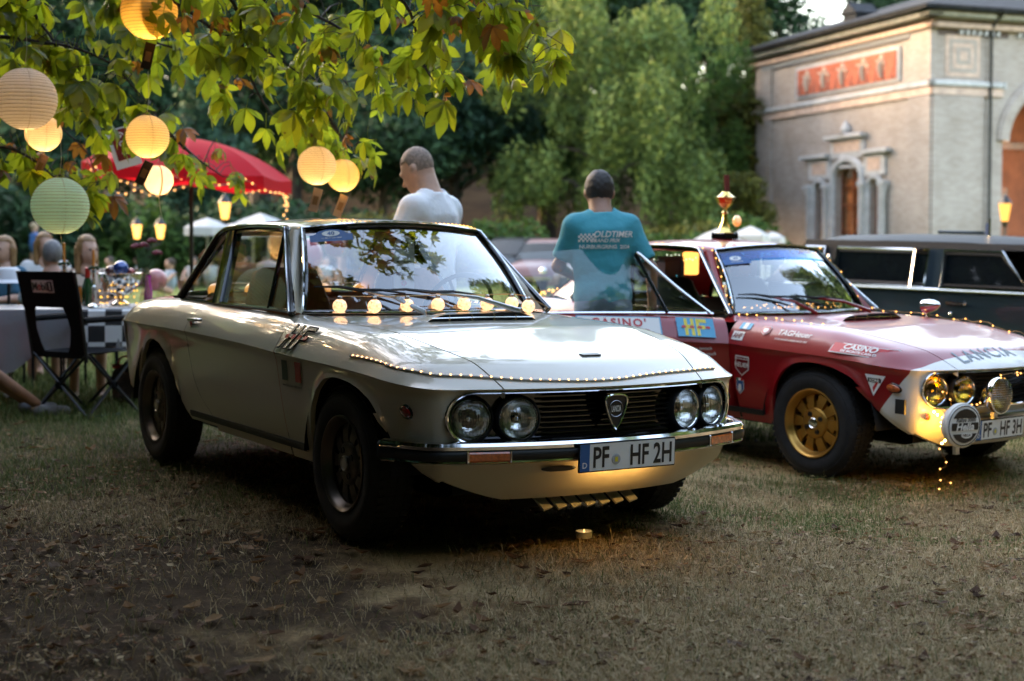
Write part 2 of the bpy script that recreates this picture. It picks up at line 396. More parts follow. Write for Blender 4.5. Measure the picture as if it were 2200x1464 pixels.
def tire_wheel(parent, name, x, s, rim_m, face_m, hub_m, R=.302):
    """tyre and a ten-slot light alloy wheel, outer face towards s"""
    rt = empty(name, (x, s*.665, R), (radians(-90*s) if True else 0, 0, 0), parent=parent)
    # local z = outwards
    if s < 0: rt.rotation_euler = (radians(90), 0, 0)
    else: rt.rotation_euler = (radians(-90), 0, 0)
    w_ = .082; mb = MB()
    mb.lathe([(.186,-w_),(.20,-w_-.006),(.235,-w_-.013),(.265,-w_-.010),(.288,-w_+.006),(R-.003,-w_+.02),(R,-.03),(R,.03),(R-.003,w_-.02),(.288,w_-.006),(.27,w_+.008),(.262,w_+.008),(.258,w_+.011),(.235,w_+.013),(.205,w_+.008),(.186,w_)], 56)
    for k in range(56):                                                          # tread blocks
        a = 2*pi*k/56
        for zz in (-.055,-.018,.018,.055):
            mb.box((cos(a)*R, sin(a)*R, zz), (.006,.022,.03), Matrix.Rotation(a, 3, 'Z') @ Matrix.Rotation(.2*(1 if zz > 0 else -1), 3, 'X'))
    mb.build('tyre', MAT['rubber'], rt)
    mb = MB()
    mb.lathe([(.178,w_-.006),(.186,w_+.001),(.190,w_+.004),(.190,w_+.009),(.185,w_+.011),(.180,w_+.007),(.172,w_-.004),(.166,w_-.02),(.160,w_-.028),(.158,-w_)], 56)
    mb.build('rim', rim_m, rt)
    # face: dished disc with ten raised petals and slots
    zf = w_-.035
    mb = MB()
    mb.lathe([(.030,zf+.022),(.072,zf+.020),(.084,zf+.012),(.092,zf-.006)], 40)
    n = 10
    for k in range(n):
        a = 2*pi*k/n; q = Matrix.Rotation(a, 4, 'Z'); hw0, hw1 = .022, .031
        pts = lambda r, hw, z: [Vector((r, -hw, z)), Vector((r, hw, z))]
        rows = [pts(.080, hw0-.003, zf+.006), pts(.092, hw0, zf+.010), pts(.135, hw1-.004, zf+.004), pts(.158, hw1+.002, zf-.004)]
        mb.grid([[q @ p for p in r] for r in rows])
        for sg in (-1, 1):
            mb.grid([[q @ Vector((r[0].x, sg*abs(r[0].y), r[0].z)), q @ Vector((r[0].x, sg*(abs(r[0].y)+.003), r[0].z-.03))] for r in rows], flip=sg > 0)
        a2 = a+pi/n; q = Matrix.Rotation(a2, 4, 'Z')
        mb.grid([[q @ Vector((r, -hw, z)), q @ Vector((r, hw, z))] for r, hw, z in ((.088,.026,zf-.004),(.10,.024,zf-.006),(.121,.024,zf-.010),(.123,.024,zf-.04))])
    mb.build('wheel_face', face_m, rt)
    mb = MB(); mb.lathe([(.0001,-.02),(.165,-.02)], 32); mb.build('brake_disc', MAT['black'], rt)
    mb = MB()
    for k in range(4):
        a = 2*pi*k/4+.5; c = (cos(a)*.054, sin(a)*.054)
        mb.lathe([(.014,0),(.014,.004),(.011,.0045),(.011,-.006)], 14, Matrix.Translation((*c, zf+.021)))
        mb.lathe([(.0001,.012),(.009,.012),(.009,0)], 6, Matrix.Translation((*c, zf+.012)))
    mb.build('wheel_nuts', MAT['black'], rt)
    mb = MB(); mb.lathe([(.031,zf+.018),(.031,zf+.030),(.026,zf+.034),(.022,zf+.030),(.0001,zf+.031)], 24); mb.build('hub_cap', hub_m, rt)
    return rt
def make_lamp(parent, c, nrm, r=.083, lens=None, bezel=None, name='headlight', deep=.05):
    a, b, d = frame_from(nrm); Mx = Matrix((( *[b.x,a.x,d.x], c[0]),(b.y,a.y,d.y,c[1]),(b.z,a.z,d.z,c[2]),(0,0,0,1)))
    rt = empty(name, parent=parent)
    mb = MB(); mb.lathe([(.0001,-deep),(r*.45,-deep*.82),(r*.8,-deep*.4),(r*.97,0)], 28, Mx); mb.build('reflector', MAT['reflector'], rt)
    mb = MB(); mb.sphere((0,0,-deep*.55), r*.13, 10, 6); mb.xform(Mx); mb.build('bulb', MAT['chrome'], rt)
    mb = MB(); mb.lathe([(r*.985,-.002),(r*.9,.008),(r*.7,.0155),(r*.4,.0215),(.0001,.0235)], 32, Mx); mb.build('lens', lens or MAT['lens'], rt)
    mb = MB(); mb.lathe([(r*1.0,-.012),(r*1.035,.002),(r*1.03,.005),(r*.985,.002)], 32, Mx); mb.build('rim', MAT['chrome'], rt)
    mb = MB(); mb.lathe([(r*1.03,.0),(r*1.10,.008),(r*1.20,-.002),(r*1.24,-.05)], 32, Mx); mb.build('bezel', bezel or MAT['black'], rt)
    return rt
def paint(name, c1, c2=None, rough=.3, cw=1.0):
    m = M(name, c1, rough, coat=cw, spec=.5); N, Lk = m.node_tree.nodes, m.node_tree.links; b = N['Principled BSDF']
    b.inputs['Coat Roughness'].default_value = .035
    tc = N.new('ShaderNodeTexCoord'); n = N.new('ShaderNodeTexNoise'); n.inputs['Scale'].default_value = 9; n.inputs['Detail'].default_value = 7
    Lk.new(tc.outputs['Object'], n.inputs['Vector'])
    mr = N.new('ShaderNodeMapRange'); mr.inputs[1].default_value = .35; mr.inputs[2].default_value = .75; mr.inputs[3].default_value = .02; mr.inputs[4].default_value = .09
    Lk.new(n.outputs[0], mr.inputs[0]); Lk.new(mr.outputs[0], b.inputs['Coat Roughness'])          # dust film
    n2 = N.new('ShaderNodeTexNoise'); n2.inputs['Scale'].default_value = 2.2; n2.inputs['Detail'].default_value = 1
    Lk.new(tc.outputs['Object'], n2.inputs['Vector'])
    bp = N.new('ShaderNodeBump'); bp.inputs['Strength'].default_value = .12; bp.inputs['Distance'].default_value = .004; Lk.new(n2.outputs[0], bp.inputs['Height'])
    Lk.new(bp.outputs[0], b.inputs['Normal']); Lk.new(bp.outputs[0], b.inputs['Coat Normal'])
    if c2:
        sp = N.new('ShaderNodeSeparateXYZ'); Lk.new(tc.outputs['Object'], sp.inputs[0])
        def mth(op, a, bb):
            q = N.new('ShaderNodeMath'); q.operation = op
            for i, v in enumerate((a, bb)):
                if isinstance(v, (int, float)): q.inputs[i].default_value = v
                else: Lk.new(v, q.inputs[i])
            return q.outputs[0]
        lo = mth('MULTIPLY', mth('MAXIMUM', mth('SUBTRACT', .655, sp.outputs[2]), 0), .68)
        hi = mth('MULTIPLY', mth('MAXIMUM', mth('SUBTRACT', sp.outputs[2], .66), 0), .5)
        y2 = mth('MULTIPLY', mth('MULTIPLY', sp.outputs[1], sp.outputs[1]), .12)
        f = mth('GREATER_THAN', mth('ADD', mth('ADD', mth('ADD', sp.outputs[0], y2), lo), hi), .675)
        mx = N.new('ShaderNodeMix'); mx.data_type = 'RGBA'; mx.inputs[6].default_value = (*c1, 1); mx.inputs[7].default_value = (*c2, 1)
        Lk.new(f, mx.inputs[0]); Lk.new(mx.outputs[2], b.inputs['Base Color'])
    return m
MAT = dict(
    rubber=M('rubber', (.012,.012,.013), .8, noise=(30,.3)), black=M('black_trim', (.008,.008,.009), .45), gloss=M('gloss_black', (.006,.006,.007), .12, coat=.5),
    chrome=M('chrome', (.78,.78,.80), .08, 1), reflector=M('reflector', (.82,.82,.80), .12, 1, bump=(60,.5,.004)),
    steel=M('brushed_steel', (.45,.45,.46), .35, 1), dark=M('underbody', (.006,.006,.006), .9),
    glass=glassmat('window_glass', (.93,.96,.95), 0, .8), amber=M('amber_lens', (.55,.09,.01), .15, coat=1, noise=(60,.35)), redlens=M('red_lens', (.35,.015,.01), .15, coat=1, noise=(60,.3)),
    white=M('white_print', (.78,.77,.74), .45), ink=M('black_print', (.01,.01,.012), .4), blue=M('blue_print', (.01,.10,.30), .4), redp=M('red_print', (.55,.03,.03), .4),
    tan=M('tan_leather', (.46,.17,.08), .5, noise=(14,.18), bump=(90,.25,.004)), blackl=M('black_leather', (.02,.02,.022), .4, bump=(90,.25,.004)),
    yellow=M('yellow_print', (.75,.60,.05), .45), sky=M('skyblue_print', (.05,.35,.55), .45), card=M('white_card', (.75,.73,.70), .7),
)
def lensmat(name, tint):
    m = glassmat(name, tint, 0, 1.0); N, Lk = m.node_tree.nodes, m.node_tree.links
    tc = N.new('ShaderNodeTexCoord'); wv = N.new('ShaderNodeTexWave'); wv.inputs['Scale'].default_value = 26; wv.bands_direction = 'Y'; wv.inputs['Distortion'].default_value = .6
    wv2 = N.new('ShaderNodeTexNoise'); wv2.inputs['Scale'].default_value = 30
    bp = N.new('ShaderNodeBump'); bp.inputs['Strength'].default_value = .35; bp.inputs['Distance'].default_value = .006
    Lk.new(tc.outputs['Object'], wv.inputs['Vector']); Lk.new(wv.outputs[0], bp.inputs['Height'])
    for n in N:
        if n.type == 'BSDF_GLOSSY': Lk.new(bp.outputs[0], n.inputs['Normal'])
    rf = N.new('ShaderNodeBsdfRefraction'); rf.inputs['IOR'].default_value = 1.18; rf.inputs[0].default_value = (*tint, 1); Lk.new(bp.outputs[0], rf.inputs['Normal'])
    mx = [n for n in N if n.type == 'MIX_SHADER'][0]; Lk.new(rf.outputs[0], mx.inputs[1])
    return m
MAT['lens'] = lensmat('headlight_glass', (.92,.93,.92)); MAT['ylens'] = lensmat('yellow_headlight_glass', (.95,.72,.22))
def body_shell(root, s_paint):
    """wings, fascia, chin, quarters, sills: everything that does not open"""
    mb = MB()
    for s in (-1, 1):
        Us = [UF-.2*(1-cos(pi/2*i/10)) for i in range(11)]+lin(.58,-.60,30)[1:]+[-.633]
        strip(mb, Us, s)
        strip(mb, [-1.787]+lin(-1.80,-2.30,10)+lin(-2.30,-2.93,14)[1:]+[-2.95-.22*sin(pi/2*i/8) for i in range(1,9)], s)
        tub_front(mb, s); tub_side(mb, s, 'front'); tub_side(mb, s, 'sill'); tub_side(mb, s, 'rear')
    # scuttle between bonnet and screen, deck behind the rear window
    rows = []
    for t in lin(-1, 1, 24):
        a = WB(t); b = Vector((-.36, .60*t, 0)); b.z = lid(b.x, b.y)
        r = []
        for k in lin(0, 1, 4):
            p = b*(1-k)+a*k; p.z = lid(p.x, p.y)*(1-k**3)+(a.z-.012)*k**3; r.append(p)
        rows.append(r)
    mb.grid(rows)
    for s in (-1, 1):                                                              # corner fillets beside the screen
        rows = []
        for k in lin(0, 1, 5):
            U = -.36-.40*k; yo = yb(max(U,-.655)) if U > -.66 else .65; p = Vector((U, s*.60, lid(U, .60)-.002*k)); q = Vector((U, s*min(yo+.06,.70), lid(U, min(yo+.06,.70)))); rows.append([p, (p+q)/2+Vector((0,0,.001)), q])
        mb.grid(rows, flip=s < 0)
    body = mb.build('body', s_paint, root, smooth=32)
    # boot lid
    mb = MB(); rows = []
    for U in lin(-2.62, -3.0, 12)+[-3.06,-3.11,-3.14,-3.16,-3.17]:
        rows.append([lid_U(U, (yb(U)-.002)*t) for t in lin(-1, 1, 16)])
    mb.grid(rows); mb.build('boot_lid', s_paint, root)
    # bonnet
    mb = MB(); rows = []
    for U in [UF-.2*(1-cos(pi/2*i/10)) for i in range(11)]+lin(.58,-.355,26)[1:]:
        r = [lid_U(U, (yb(U)-.003)*t) for t in lin(-1, 1, 32)]
        rows.append([r[0]-Vector((0,0,.035))]+r+[r[-1]-Vector((0,0,.035))])
    mb.grid(rows); bon = mb.build('bonnet', s_paint, root, smooth=32)
    # raised air intake at the bonnet's trailing edge
    mb = MB(); rows = []
    for k in lin(0, 1, 6):
        x = -.20-.22*k; hw = .275-.03*k
        rows.append([Vector((x, hw*t, lid(x, hw*t)+(.040*(1-abs(t)**6)-.004)*(1-.75*ss(k)))) for t in lin(-1, 1, 20)])
    mb.grid(rows); v = mb.build('bonnet_vent', s_paint, root)
    mb = MB(); mb.grid([[Vector((-.202, hw, lid(-.2, hw)-.004)), Vector((-.202, hw, lid(-.2, hw)+.034*(1-abs(hw/.275)**6)-.004))] for hw in lin(-.27,.27,16)]); mb.build('vent_mouth', MAT['dark'], v)
    for k in range(4):
        mb = MB(); y = -.165+.11*k; mb.box((-.199, y, lid(-.2, y)+.013), (.006,.007,.028)); mb.build('vent_bar', MAT['chrome'], v)
    mb = MB(); mb.tube([Vector((-.198, y, lid(-.2, y)+.014)) for y in lin(-.25,.25,10)], .0028, 6); mb.build('vent_bar', MAT['chrome'], v)
    # dark liners and floor
    mb = MB()
    mb.grid([[Vector((x, y, .235)) for x in (-3.05,-1.0,.5)] for y in (-.60,.60)])
    for xc in (0, -2.33):
        for s in (-1, 1):
            mb.lathe([(.36,-.30),(.36,0)], 20, Matrix.Translation((xc+.04, s*.755, .31)) @ Matrix.Rotation(-s*pi/2, 4, 'X') @ Matrix.Diagonal((1.1,1,1,1)), arc=pi, a0=(0 if s<0 else pi))
            mb.lathe([(.0,-.30),(.36,-.30)], 20, Matrix.Translation((xc+.04, s*.755, .31)) @ Matrix.Rotation(-s*pi/2, 4, 'X') @ Matrix.Diagonal((1.1,1,1,1)), arc=pi, a0=(0 if s<0 else pi))
    for s in (-1, 1): mb.grid([[Vector((x, s*.60, z)) for x in (-1.9,-.35)] for z in (.235,.60)])
    mb.grid([[Vector((.52, y, z)) for y in (-.55,.55)] for z in (.24,.62)])
    mb.grid([[Vector((-.35, y, z)) for y in (-.6,.6)] for z in (.24,.80)])
    mb.build('underbody', MAT['dark'], root)
    return body, bon
def door(parent, s, s_paint, glass, inner):
    """door skin, quarter light and pane; built in car coordinates"""
    mb = MB(); tub_side(mb, s, 'door')
    strip(mb, [-.637]+lin(-.66,-1.76,20)+[-1.783], s, inner=lambda U: .650)
    skin = mb.build('door_skin', s_paint, parent, smooth=32)
    mb = MB()                                                                        # inner trim panel
    rows = []
    for t in lin(0, 1, 10):
        r = []
        for z in lin(.335, .835, 6):
            x = (seamF(z)-.012)*(1-t)+(seamR(z)+.012)*t; r.append(Vector((x, s*(min(side_y(x, min(z,.8)),.76)-.075-.0*z), z)))
        rows.append(r)
    mb.grid(rows, flip=s < 0)
    e = [rows[0][0], rows[0][-1]]
    mb.build('door_lining', inner, skin)
    mb = MB()                                                                        # shut faces
    for X in (lambda z: seamF(z)-.004, lambda z: seamR(z)+.004):
        mb.grid([[Vector((X(z), s*(side_y(X(z), min(z,.83))-d), z)) for d in (.004,.08)] for z in lin(.33,.83,8)])
    mb.build('door_edge', s_paint, skin)
    # waist moulding, handle
    mb = MB(); mb.tube([Vector((x, s*.652, .861-.004*((x+1.2)/.5)**2+.006)) for x in lin(-.70,-1.775,12)], .008, 6); mb.build('waist_moulding', MAT['chrome'], skin)
    mb = MB(); h = Vector((-1.69, s*(side_y(-1.69,.785)+.012), .785))
    mb.tube([h+Vector((-.065,s*-.012,-.003)), h+Vector((-.055,s*.008,0)), h+Vector((.02,s*.010,.002)), h+Vector((.07,s*.006,.003)), h+Vector((.075,s*-.012,.003))], [.008,.010,.009,.008,.006], 8)
    mb.prism([(-.052,-.004),(-.02,-.045),(.0,-.004)], .008, Matrix.Translation(h) @ Matrix.Rotation(pi/2, 4, 'X'))
    mb.build('door_handle', MAT['chrome'], skin)
    # panes
    def P(x, z, o=0): return sidep(x, z, s, o)
    a0, a1 = (-1.135,1.19), (-.985,.868)
    mb = MB(); mb.grid([[P(-1.655+(-.185)*k, .872+.335*k), P(-1.3+(-.18)*k, .872+.358*k), P(a1[0]+(a0[0]-a1[0])*k-.01, .868+.345*k)] for k in (0,.5,1)], flip=s < 0)
    mb.build('window_pane', glass, skin, smooth=0)
    mb = MB(); mb.grid([[P(a1[0]+(a0[0]-a1[0])*k, a1[1]+(a0[1]-a1[1])*k), P(-.73+(-.385)*k, .862+.338*k)] for k in (0,.5,1)], flip=s < 0)
    mb.build('quarter_light', glass, skin, smooth=0)
    mb = MB(); mb.tube([P(-1.14,1.205,.004), P(-.98,.868,.004)], .011, 6); mb.build('quarter_light_bar', MAT['gloss'], skin)
    mb = MB(); mb.tube(catmull([P(-1.14,1.205,.004), P(-1.11,1.20,.004), P(-.92,1.025,.004), P(-.72,.866,.004)], 4), .009, 6); mb.build('quarter_light_frame', MAT['chrome'], skin)
    return skin
def greenhouse(root, s_paint, glass, ws_glass, lining):
    mb = MB(); rows = []
    for k in lin(0, 1, 18):
        r = []
        for t in lin(-1, 1, 22):
            a, b = WT(t), RT(t); x = a.x*(1-k)+b.x*k
            yy = (.475+.0*k)*t*(1-k)+.455*t*k; yy = t*(.492-.055*abs(2*k-1)**3); 
            r.append(Vector((x, yy, roofz(x, yy))))
        z0 = r[0].z
        lo = [Vector((r[0].x, r[0].y-.012, z0-.012)), Vector((r[0].x, r[0].y-.020, z0-.032))]
        hi = [Vector((r[-1].x, r[-1].y+.012, z0-.012)), Vector((r[-1].x, r[-1].y+.020, z0-.032))]
        rows.append(lo[::-1]+r+hi)
    mb.grid(rows)
    roof = mb.build('roof', s_paint, root, smooth=40)
    mb = MB(); mb.grid([[p+Vector((0,0,-.03)) for p in r[3:-3]] for r in rows]); mb.build('headlining', lining, roof)
    mb = MB()
    for s in (-1, 1):
        # A pillar skin
        R_ = []
        for k in lin(0, 1, 8):
            a = WB(s)*(1-k)+WT(s)*k; b = sidep(-.70, .853, s)*(1-k)+sidep(-1.108, 1.215, s)*k
            n = Vector((.55, s*.75, .35)).normalized()
            R_.append([a-n*.01, a+n*.008, a*.67+b*.33+n*.020, a*.33+b*.67+n*.018, b+n*.006, b-n*.02])
        mb.grid(R_, flip=s > 0); mb.build('windscreen_pillar', s_paint, root, smooth=50); mb = MB()
        # C pillar skin
        R_ = []
        for k in lin(0, 1, 8):
            a = sidep(-2.205, .872, s)*(1-k)+sidep(-2.0, 1.20, s)*k; b = RB(s)*(1-k)+RT(s)*k
            R_.append([a, a*.6+b*.4+Vector((0,s*.012,.01)), a*.25+b*.75+Vector((0,s*.008,.01)), b])
        mb.grid(R_, flip=s > 0); mb.build('rear_pillar', s_paint, root, smooth=50); mb = MB()
    # screens
    def screen(T, B, n=20, bow=.02):
        rows = []
        for k in lin(0, 1, 8):
            rows.append([T(t)*k+B(t)*(1-k)+Vector((bow*sin(pi*k), 0, bow*.6*sin(pi*k))) for t in lin(-.985, .985, n)])
        return rows
    wr = screen(WT, WB); mb = MB(); mb.grid(wr, flip=True); wsc = mb.build('windscreen', ws_glass, root, smooth=60)
    loop = wr[0]+[r[-1] for r in wr[1:-1]]+wr[-1][::-1]+[r[0] for r in wr[1:-1]][::-1]
    def rnd(loop, amt=3):
        return loop
    mb = MB(); mb.tube([p+Vector((.006,0,.004)) for p in loop], .013, 8, closed=True); mb.build('windscreen_seal', MAT['gloss'], wsc)
    c = sum(loop, Vector())/len(loop)
    mb = MB(); mb.tube([p+(p-c).normalized()*.010+Vector((.012,0,.008)) for p in loop], .0065, 6, closed=True); mb.build('windscreen_chrome', MAT['chrome'], wsc)
    rr = screen(RT, RB, bow=-.0); mb = MB(); mb.grid(rr); rsc = mb.build('rear_window', glass, root, smooth=60)
    loop = rr[0]+[r[-1] for r in rr[1:-1]]+rr[-1][::-1]+[r[0] for r in rr[1:-1]][::-1]
    mb = MB(); mb.tube(loop, .014, 8, closed=True); mb.build('rear_window_seal', MAT['gloss'], rsc)
    for s in (-1, 1):
        # black window frame of the side opening
        pts = catmull([sidep(x, z, s, .004) for x, z in SW], 4); base = [sidep(x, .868, s, .002) for x in lin(-.73,-2.17,10)]
        fr = empty('side_window', parent=root)
        mb = MB(); mb.tube(pts, .0165, 8); mb.tube(base, .010, 6)
        mb.build('window_frame', MAT['gloss'], fr)
        mb = MB(); mb.tube([p+Vector((0, s*.016, .010)) for i, p in enumerate(pts)], .006, 8); mb.build('frame_moulding', MAT['chrome'], fr)
        mb = MB(); B0, B1 = sidep(-1.84, 1.235, s), sidep(-1.645, .868, s)
        mb.grid([[B0+(B1-B0)*k+Vector((o, s*d, 0)) for o, d in ((-.055,-.03),(-.052,.012),(-.01,.016),(.045,.012),(.05,-.03))] for k in lin(0,1,4)], flip=s > 0)
        mb.build('b_pillar', MAT['gloss'], fr)
        mb = MB(); mb.grid([[sidep(-2.17+.19*k, .88+.325*k, s), sidep(-1.70-.19*k, .88+.345*k, s)] for k in (0,.5,1)], flip=s < 0); mb.build('quarter_window', glass, fr, smooth=0)
    return roof
def seat(parent, x, y, m, m2, zt=1.04):
    rt = empty('seat', parent=parent)
    mb = MB(); R_ = []
    for k, (dx, z, hw, th) in enumerate([(0,.42,.20,.10),(-.03,.55,.235,.11),(-.07,.72,.235,.11),(-.115,.88,.215,.10),(-.14,.97,.185,.085),(-.15,1.02,.165,.07),(-.155,1.045,.12,.035)]):
        R_.append([Vector((x+dx+th/2*c_, y+hw*s_, z*zt/1.04)) for c_, s_ in [(abs(cos(a))**.5*(1 if cos(a) > 0 else -1), abs(sin(a))**.4*(1 if sin(a) > 0 else -1)) for a in lin(0, 2*pi, 24)[:-1]]])
    mb.grid(R_, closed=True); mb.add(R_[-1], [tuple(range(24))]); mb.build('backrest', m, rt, smooth=60)
    mb = MB(); mb.box((x+.22, y, .40), (.50,.46,.14), bev=.05); mb.build('cushion', m2, rt)
    return rt
def interior(root, sm, dark, dash):
    seat(root, -1.40, -.34, sm, sm); seat(root, -1.40, .34, sm, sm)
    mb = MB(); mb.box((-2.12,0,.70), (.16,1.10,.42), Matrix.Rotation(-.35, 3, 'Y'), bev=.05); mb.box((-1.92,0,.47), (.45,1.10,.16), bev=.05); mb.build('rear_bench', sm, root)
    mb = MB(); mb.box((-2.42,0,.865), (.36,1.04,.02)); mb.build('parcel_shelf', dark, root)
    mb = MB(); mb.grid([[Vector((-.615-.2*abs(t)**2*.8-k*.20, .60*t, .842-.02*k)) for t in lin(-1,1,12)] for k in (0,.5,1)]); mb.box((-.90,0,.76), (.10,1.18,.15), bev=.03); mb.build('dashboard', dash, root)
    mb = MB(); c = Vector((-1.02,.34,.86)); Rm = Matrix.Rotation(radians(-62), 4, 'Y')
    mb.tube([c+(Rm @ Vector((.185*cos(a), .185*sin(a), 0))) for a in lin(0,2*pi,32)[:-1]], .011, 8, closed=True)
    for a in (0, 2.1, 4.2): mb.tube([c+Rm @ Vector((0,0,-.03)), c+(Rm @ Vector((.185*cos(a+pi/2), .185*sin(a+pi/2), 0)))], .008, 6)
    mb.tube([c+Rm @ Vector((0,0,-.02)), c+Vector((.25,0,-.12))], .02, 8)
    mb.build('steering_wheel', MAT['black'], root)
    mb = MB(); mb.grid([[Vector((x, y, .30)) for x in (-2.6,-.45)] for y in (-.62,.62)]); mb.grid([[Vector((-.95, y, z)) for y in (-.6,.6)] for z in (.30,.75)]); mb.grid([[Vector((-2.27, y, z)) for y in (-.6,.6)] for z in (.30,.86)])
    for s in (-1, 1): mb.grid([[Vector((x, s*.64, z)) for x in (-2.3,-1.79)] for z in (.30,.865)])
    mb.build('cabin_floor', dark, root)
    mb = MB(); mb.box((-1.02,.03,1.165), (.02,.20,.055), bev=.012); mb.tube([(-1.02,.03,1.18),(-1.0,.03,1.235)], .006, 6); mb.build('rear_view_mirror', MAT['black'], root)
def lid_map(x0, y0, ang=0, off=.0025):
    """decal (u,v) -> lid; u runs along -y when ang = 0 (read from the front)"""
    def f(u, v):
        a = cos(ang)*u-sin(ang)*v; b = sin(ang)*u+cos(ang)*v
        x, y = x0-b, y0+a; return Vector((x, y, lid(x, y)+off))
    return f
def flank_map(x0, z0, s=-1, off=.003, tilt=0, shear=0):
    """decal (u,v) -> flank; on the right-hand side u runs forwards"""
    def f(u, v):
        a = cos(tilt)*u-sin(tilt)*v; b = sin(tilt)*u+cos(tilt)*v
        x, z = x0+(-s)*a, z0+b
        y = side_y(x, z)+(arch_flare(x, z) if z < .7 else 0); e = .004
        dn = (side_y(x, z+e)-side_y(x, z-e))/(2*e); n = Vector((0, s*1, -dn*1)).normalized()
        return Vector((x, s*y, z))+n*off
    return f
def upper_map(x0, z0, s=-1, off=.006):
    """decal on the upper flank: follows the crease line, flat across"""
    h0 = z0-zcr(edgeU(x0)); e = .012; dn = (side_y(x0, z0+e)-side_y(x0, z0-e))/(2*e); k = 1/sqrt(1+dn*dn)
    def f(u, v):
        x = x0+(-s)*u; b = zcr(edgeU(x))+h0; return Vector((x, s*(side_y(x, b)+dn*k*v+off*k), b+k*v-dn*k*off))
    return f
def decal(parent, name, parts, mat):
    mb = MB()
    for V, Fc, fn in parts: mapped(mb, V, Fc, fn)
    return mb.build(name, mat, parent, smooth=0)
def wiper(parent, base, tip, blade_len, mat_arm, up=.03):
    rt = empty('wiper', parent=parent); base, tip = Vector(base), Vector(tip)
    mb = MB(); mid = base.lerp(tip, .5)+Vector((.012,0,up*.6)); mb.tube([base+Vector((0,0,-.01)), base+Vector((.004,0,.018)), mid, tip+Vector((.012,0,.012))], [.012,.010,.006,.004], 6); mb.build('wiper_arm', mat_arm, rt)
    return rt, tip
def bumper_path(x_end=.47):
    pts = [(xmap(UF, y), y) for y in lin(0, .60, 8)]
    pts += [(xmap(U, Wf(U)), Wf(U)) for U in [UF-.33*(1-cos(pi/2*i/10)) for i in range(0, 11)] if xmap(U, Wf(U)) > x_end]
    pts += [(x, .7775) for x in lin(pts[-1][0], x_end, 4)[1:]]
    full = [(x, -y) for x, y in pts[::-1]]+pts[1:]; out = []
    for i, (x, y) in enumerate(full):
        a, b = full[max(0,i-1)], full[min(len(full)-1,i+1)]; tx, ty = b[0]-a[0], b[1]-a[1]; l = math.hypot(tx, ty)
        out.append((x, y, ty/l, -tx/l))
    return out
def sweep(mb, path, prof, cap=True):
    rows = [[Vector((x+nx*d, y+ny*d, z)) for d, z in prof] for x, y, nx, ny in path]
    mb.grid(rows, closed=True, flip=True)
    if cap: n = len(prof); mb.add(rows[0], [tuple(range(n))]); mb.add(rows[-1], [tuple(range(n-1,-1,-1))])
def shield(mb, c, w_, h, d, k=1.0):
    pts = [(0,-.5),(.16,-.36),(.32,-.12),(.43,.12),(.49,.34),(.47,.42),(.36,.47),(.18,.495),(0,.5)]
    P = [(x*w_, y*h) for x, y in pts]+[(-x*w_, y*h) for x, y in pts[1:-1][::-1]]
    return [(x*k, y*k) for x, y in P]
def front_end(root, kind):
    # recess behind the lamps
    mb = MB()
    N_ = 40; zc_, h, L_ = STAD
    out = []
    for i in range(N_+1):
        y = L_*sin(-pi/2+pi*i/N_) if True else 0
        out.append(y)
    fx = lambda y: xmap(UF, y)-.018
    rows = [[Vector((fx(y)-.055, y*.985, z)) for z in lin(stad(y)[1]-.006, stad(y)[0]+.006, 4)] for y in out]
    mb.grid(rows)
    mb.grid([[Vector((fx(y)-.055, y, stad(y)[0]+.004)), Vector((fx(y)+.004, y, stad(y)[0]+.001))] for y in out], flip=True)
    mb.grid([[Vector((fx(y)-.055, y, stad(y)[1]-.004)), Vector((fx(y)+.004, y, stad(y)[1]-.001))] for y in out])
    g = mb.build('grille', MAT['gloss'] if kind == 'white' else MAT['black'], root)
    for k in range(9):
        z = .462+.0192*k; mb = MB(); yl = .292
        mb.grid([[Vector((fx(y)+dx, y, z+dz)) for dx, dz in ((-.045,-.004),(-.022,-.0035),(-.018,0),(-.022,.003),(-.045,.003))] for y in lin(-yl, yl, 14)])
        mb.build('grille_bar', MAT['gloss'], g)
    mb = MB(); up = [Vector((fx(y)+.010, y, stad(y)[0])) for y in out]; dn = [Vector((fx(y)+.010, y, stad(y)[1])) for y in out]
    mb.tube(up+dn[::-1][1:-1], .0075, 8, closed=True); mb.build('grille_surround', MAT['chrome'], g)
    lens = MAT['lens'] if kind == 'white' else MAT['ylens']
    for s in (-1, 1):
        make_lamp(root, (.652, s*.553, .5315), (1, s*.30, .02), .073, lens)
        make_lamp(root, (.706, s*.384, .5315), (1, s*.20, .02), .072, lens)
    return g, fx
def badge(g, fx):
    b = empty('badge', parent=g); c = Vector((fx(0)+.012, 0, .545))
    fn = lambda o: (lambda u, v: Vector((c.x+o, u, c.z+v)))
    mb = MB(); P = shield(mb, None, .10, .128, 0); n = len(P)
    mb.prism(P, .012, Matrix(((0,0,1,c.x-.012),(1,0,0,0),(0,1,0,c.z),(0,0,0,1)))); mb.build('badge_plate', MAT['ink'], b)
    mb = MB(); mb.tube([Vector((c.x+.002, u, c.z+v)) for u, v in P], .0042, 6, closed=True); mb.build('badge_rim', MAT['chrome'], b)
    mb = MB(); mb.tube([Vector((c.x+.002, .030*cos(a), c.z+.012+.030*sin(a))) for a in lin(0,2*pi,24)[:-1]], .0012, 4, closed=True); mb.build('badge_ring', MAT['steel'], b)
    V, F_ = rect2d(.052,.034,2,2); decal(b, 'badge_banner', [(V, F_, lambda u, v: Vector((c.x+.0015, u, c.z+.012+v)))], MAT['ink'])
    V, F_ = text2d('LANCIA', .022, .02, 0, .55); decal(b, 'badge_letters', [(V, F_, lambda u, v: Vector((c.x+.003, u, c.z+.012+v*1.45)))], MAT['white'])
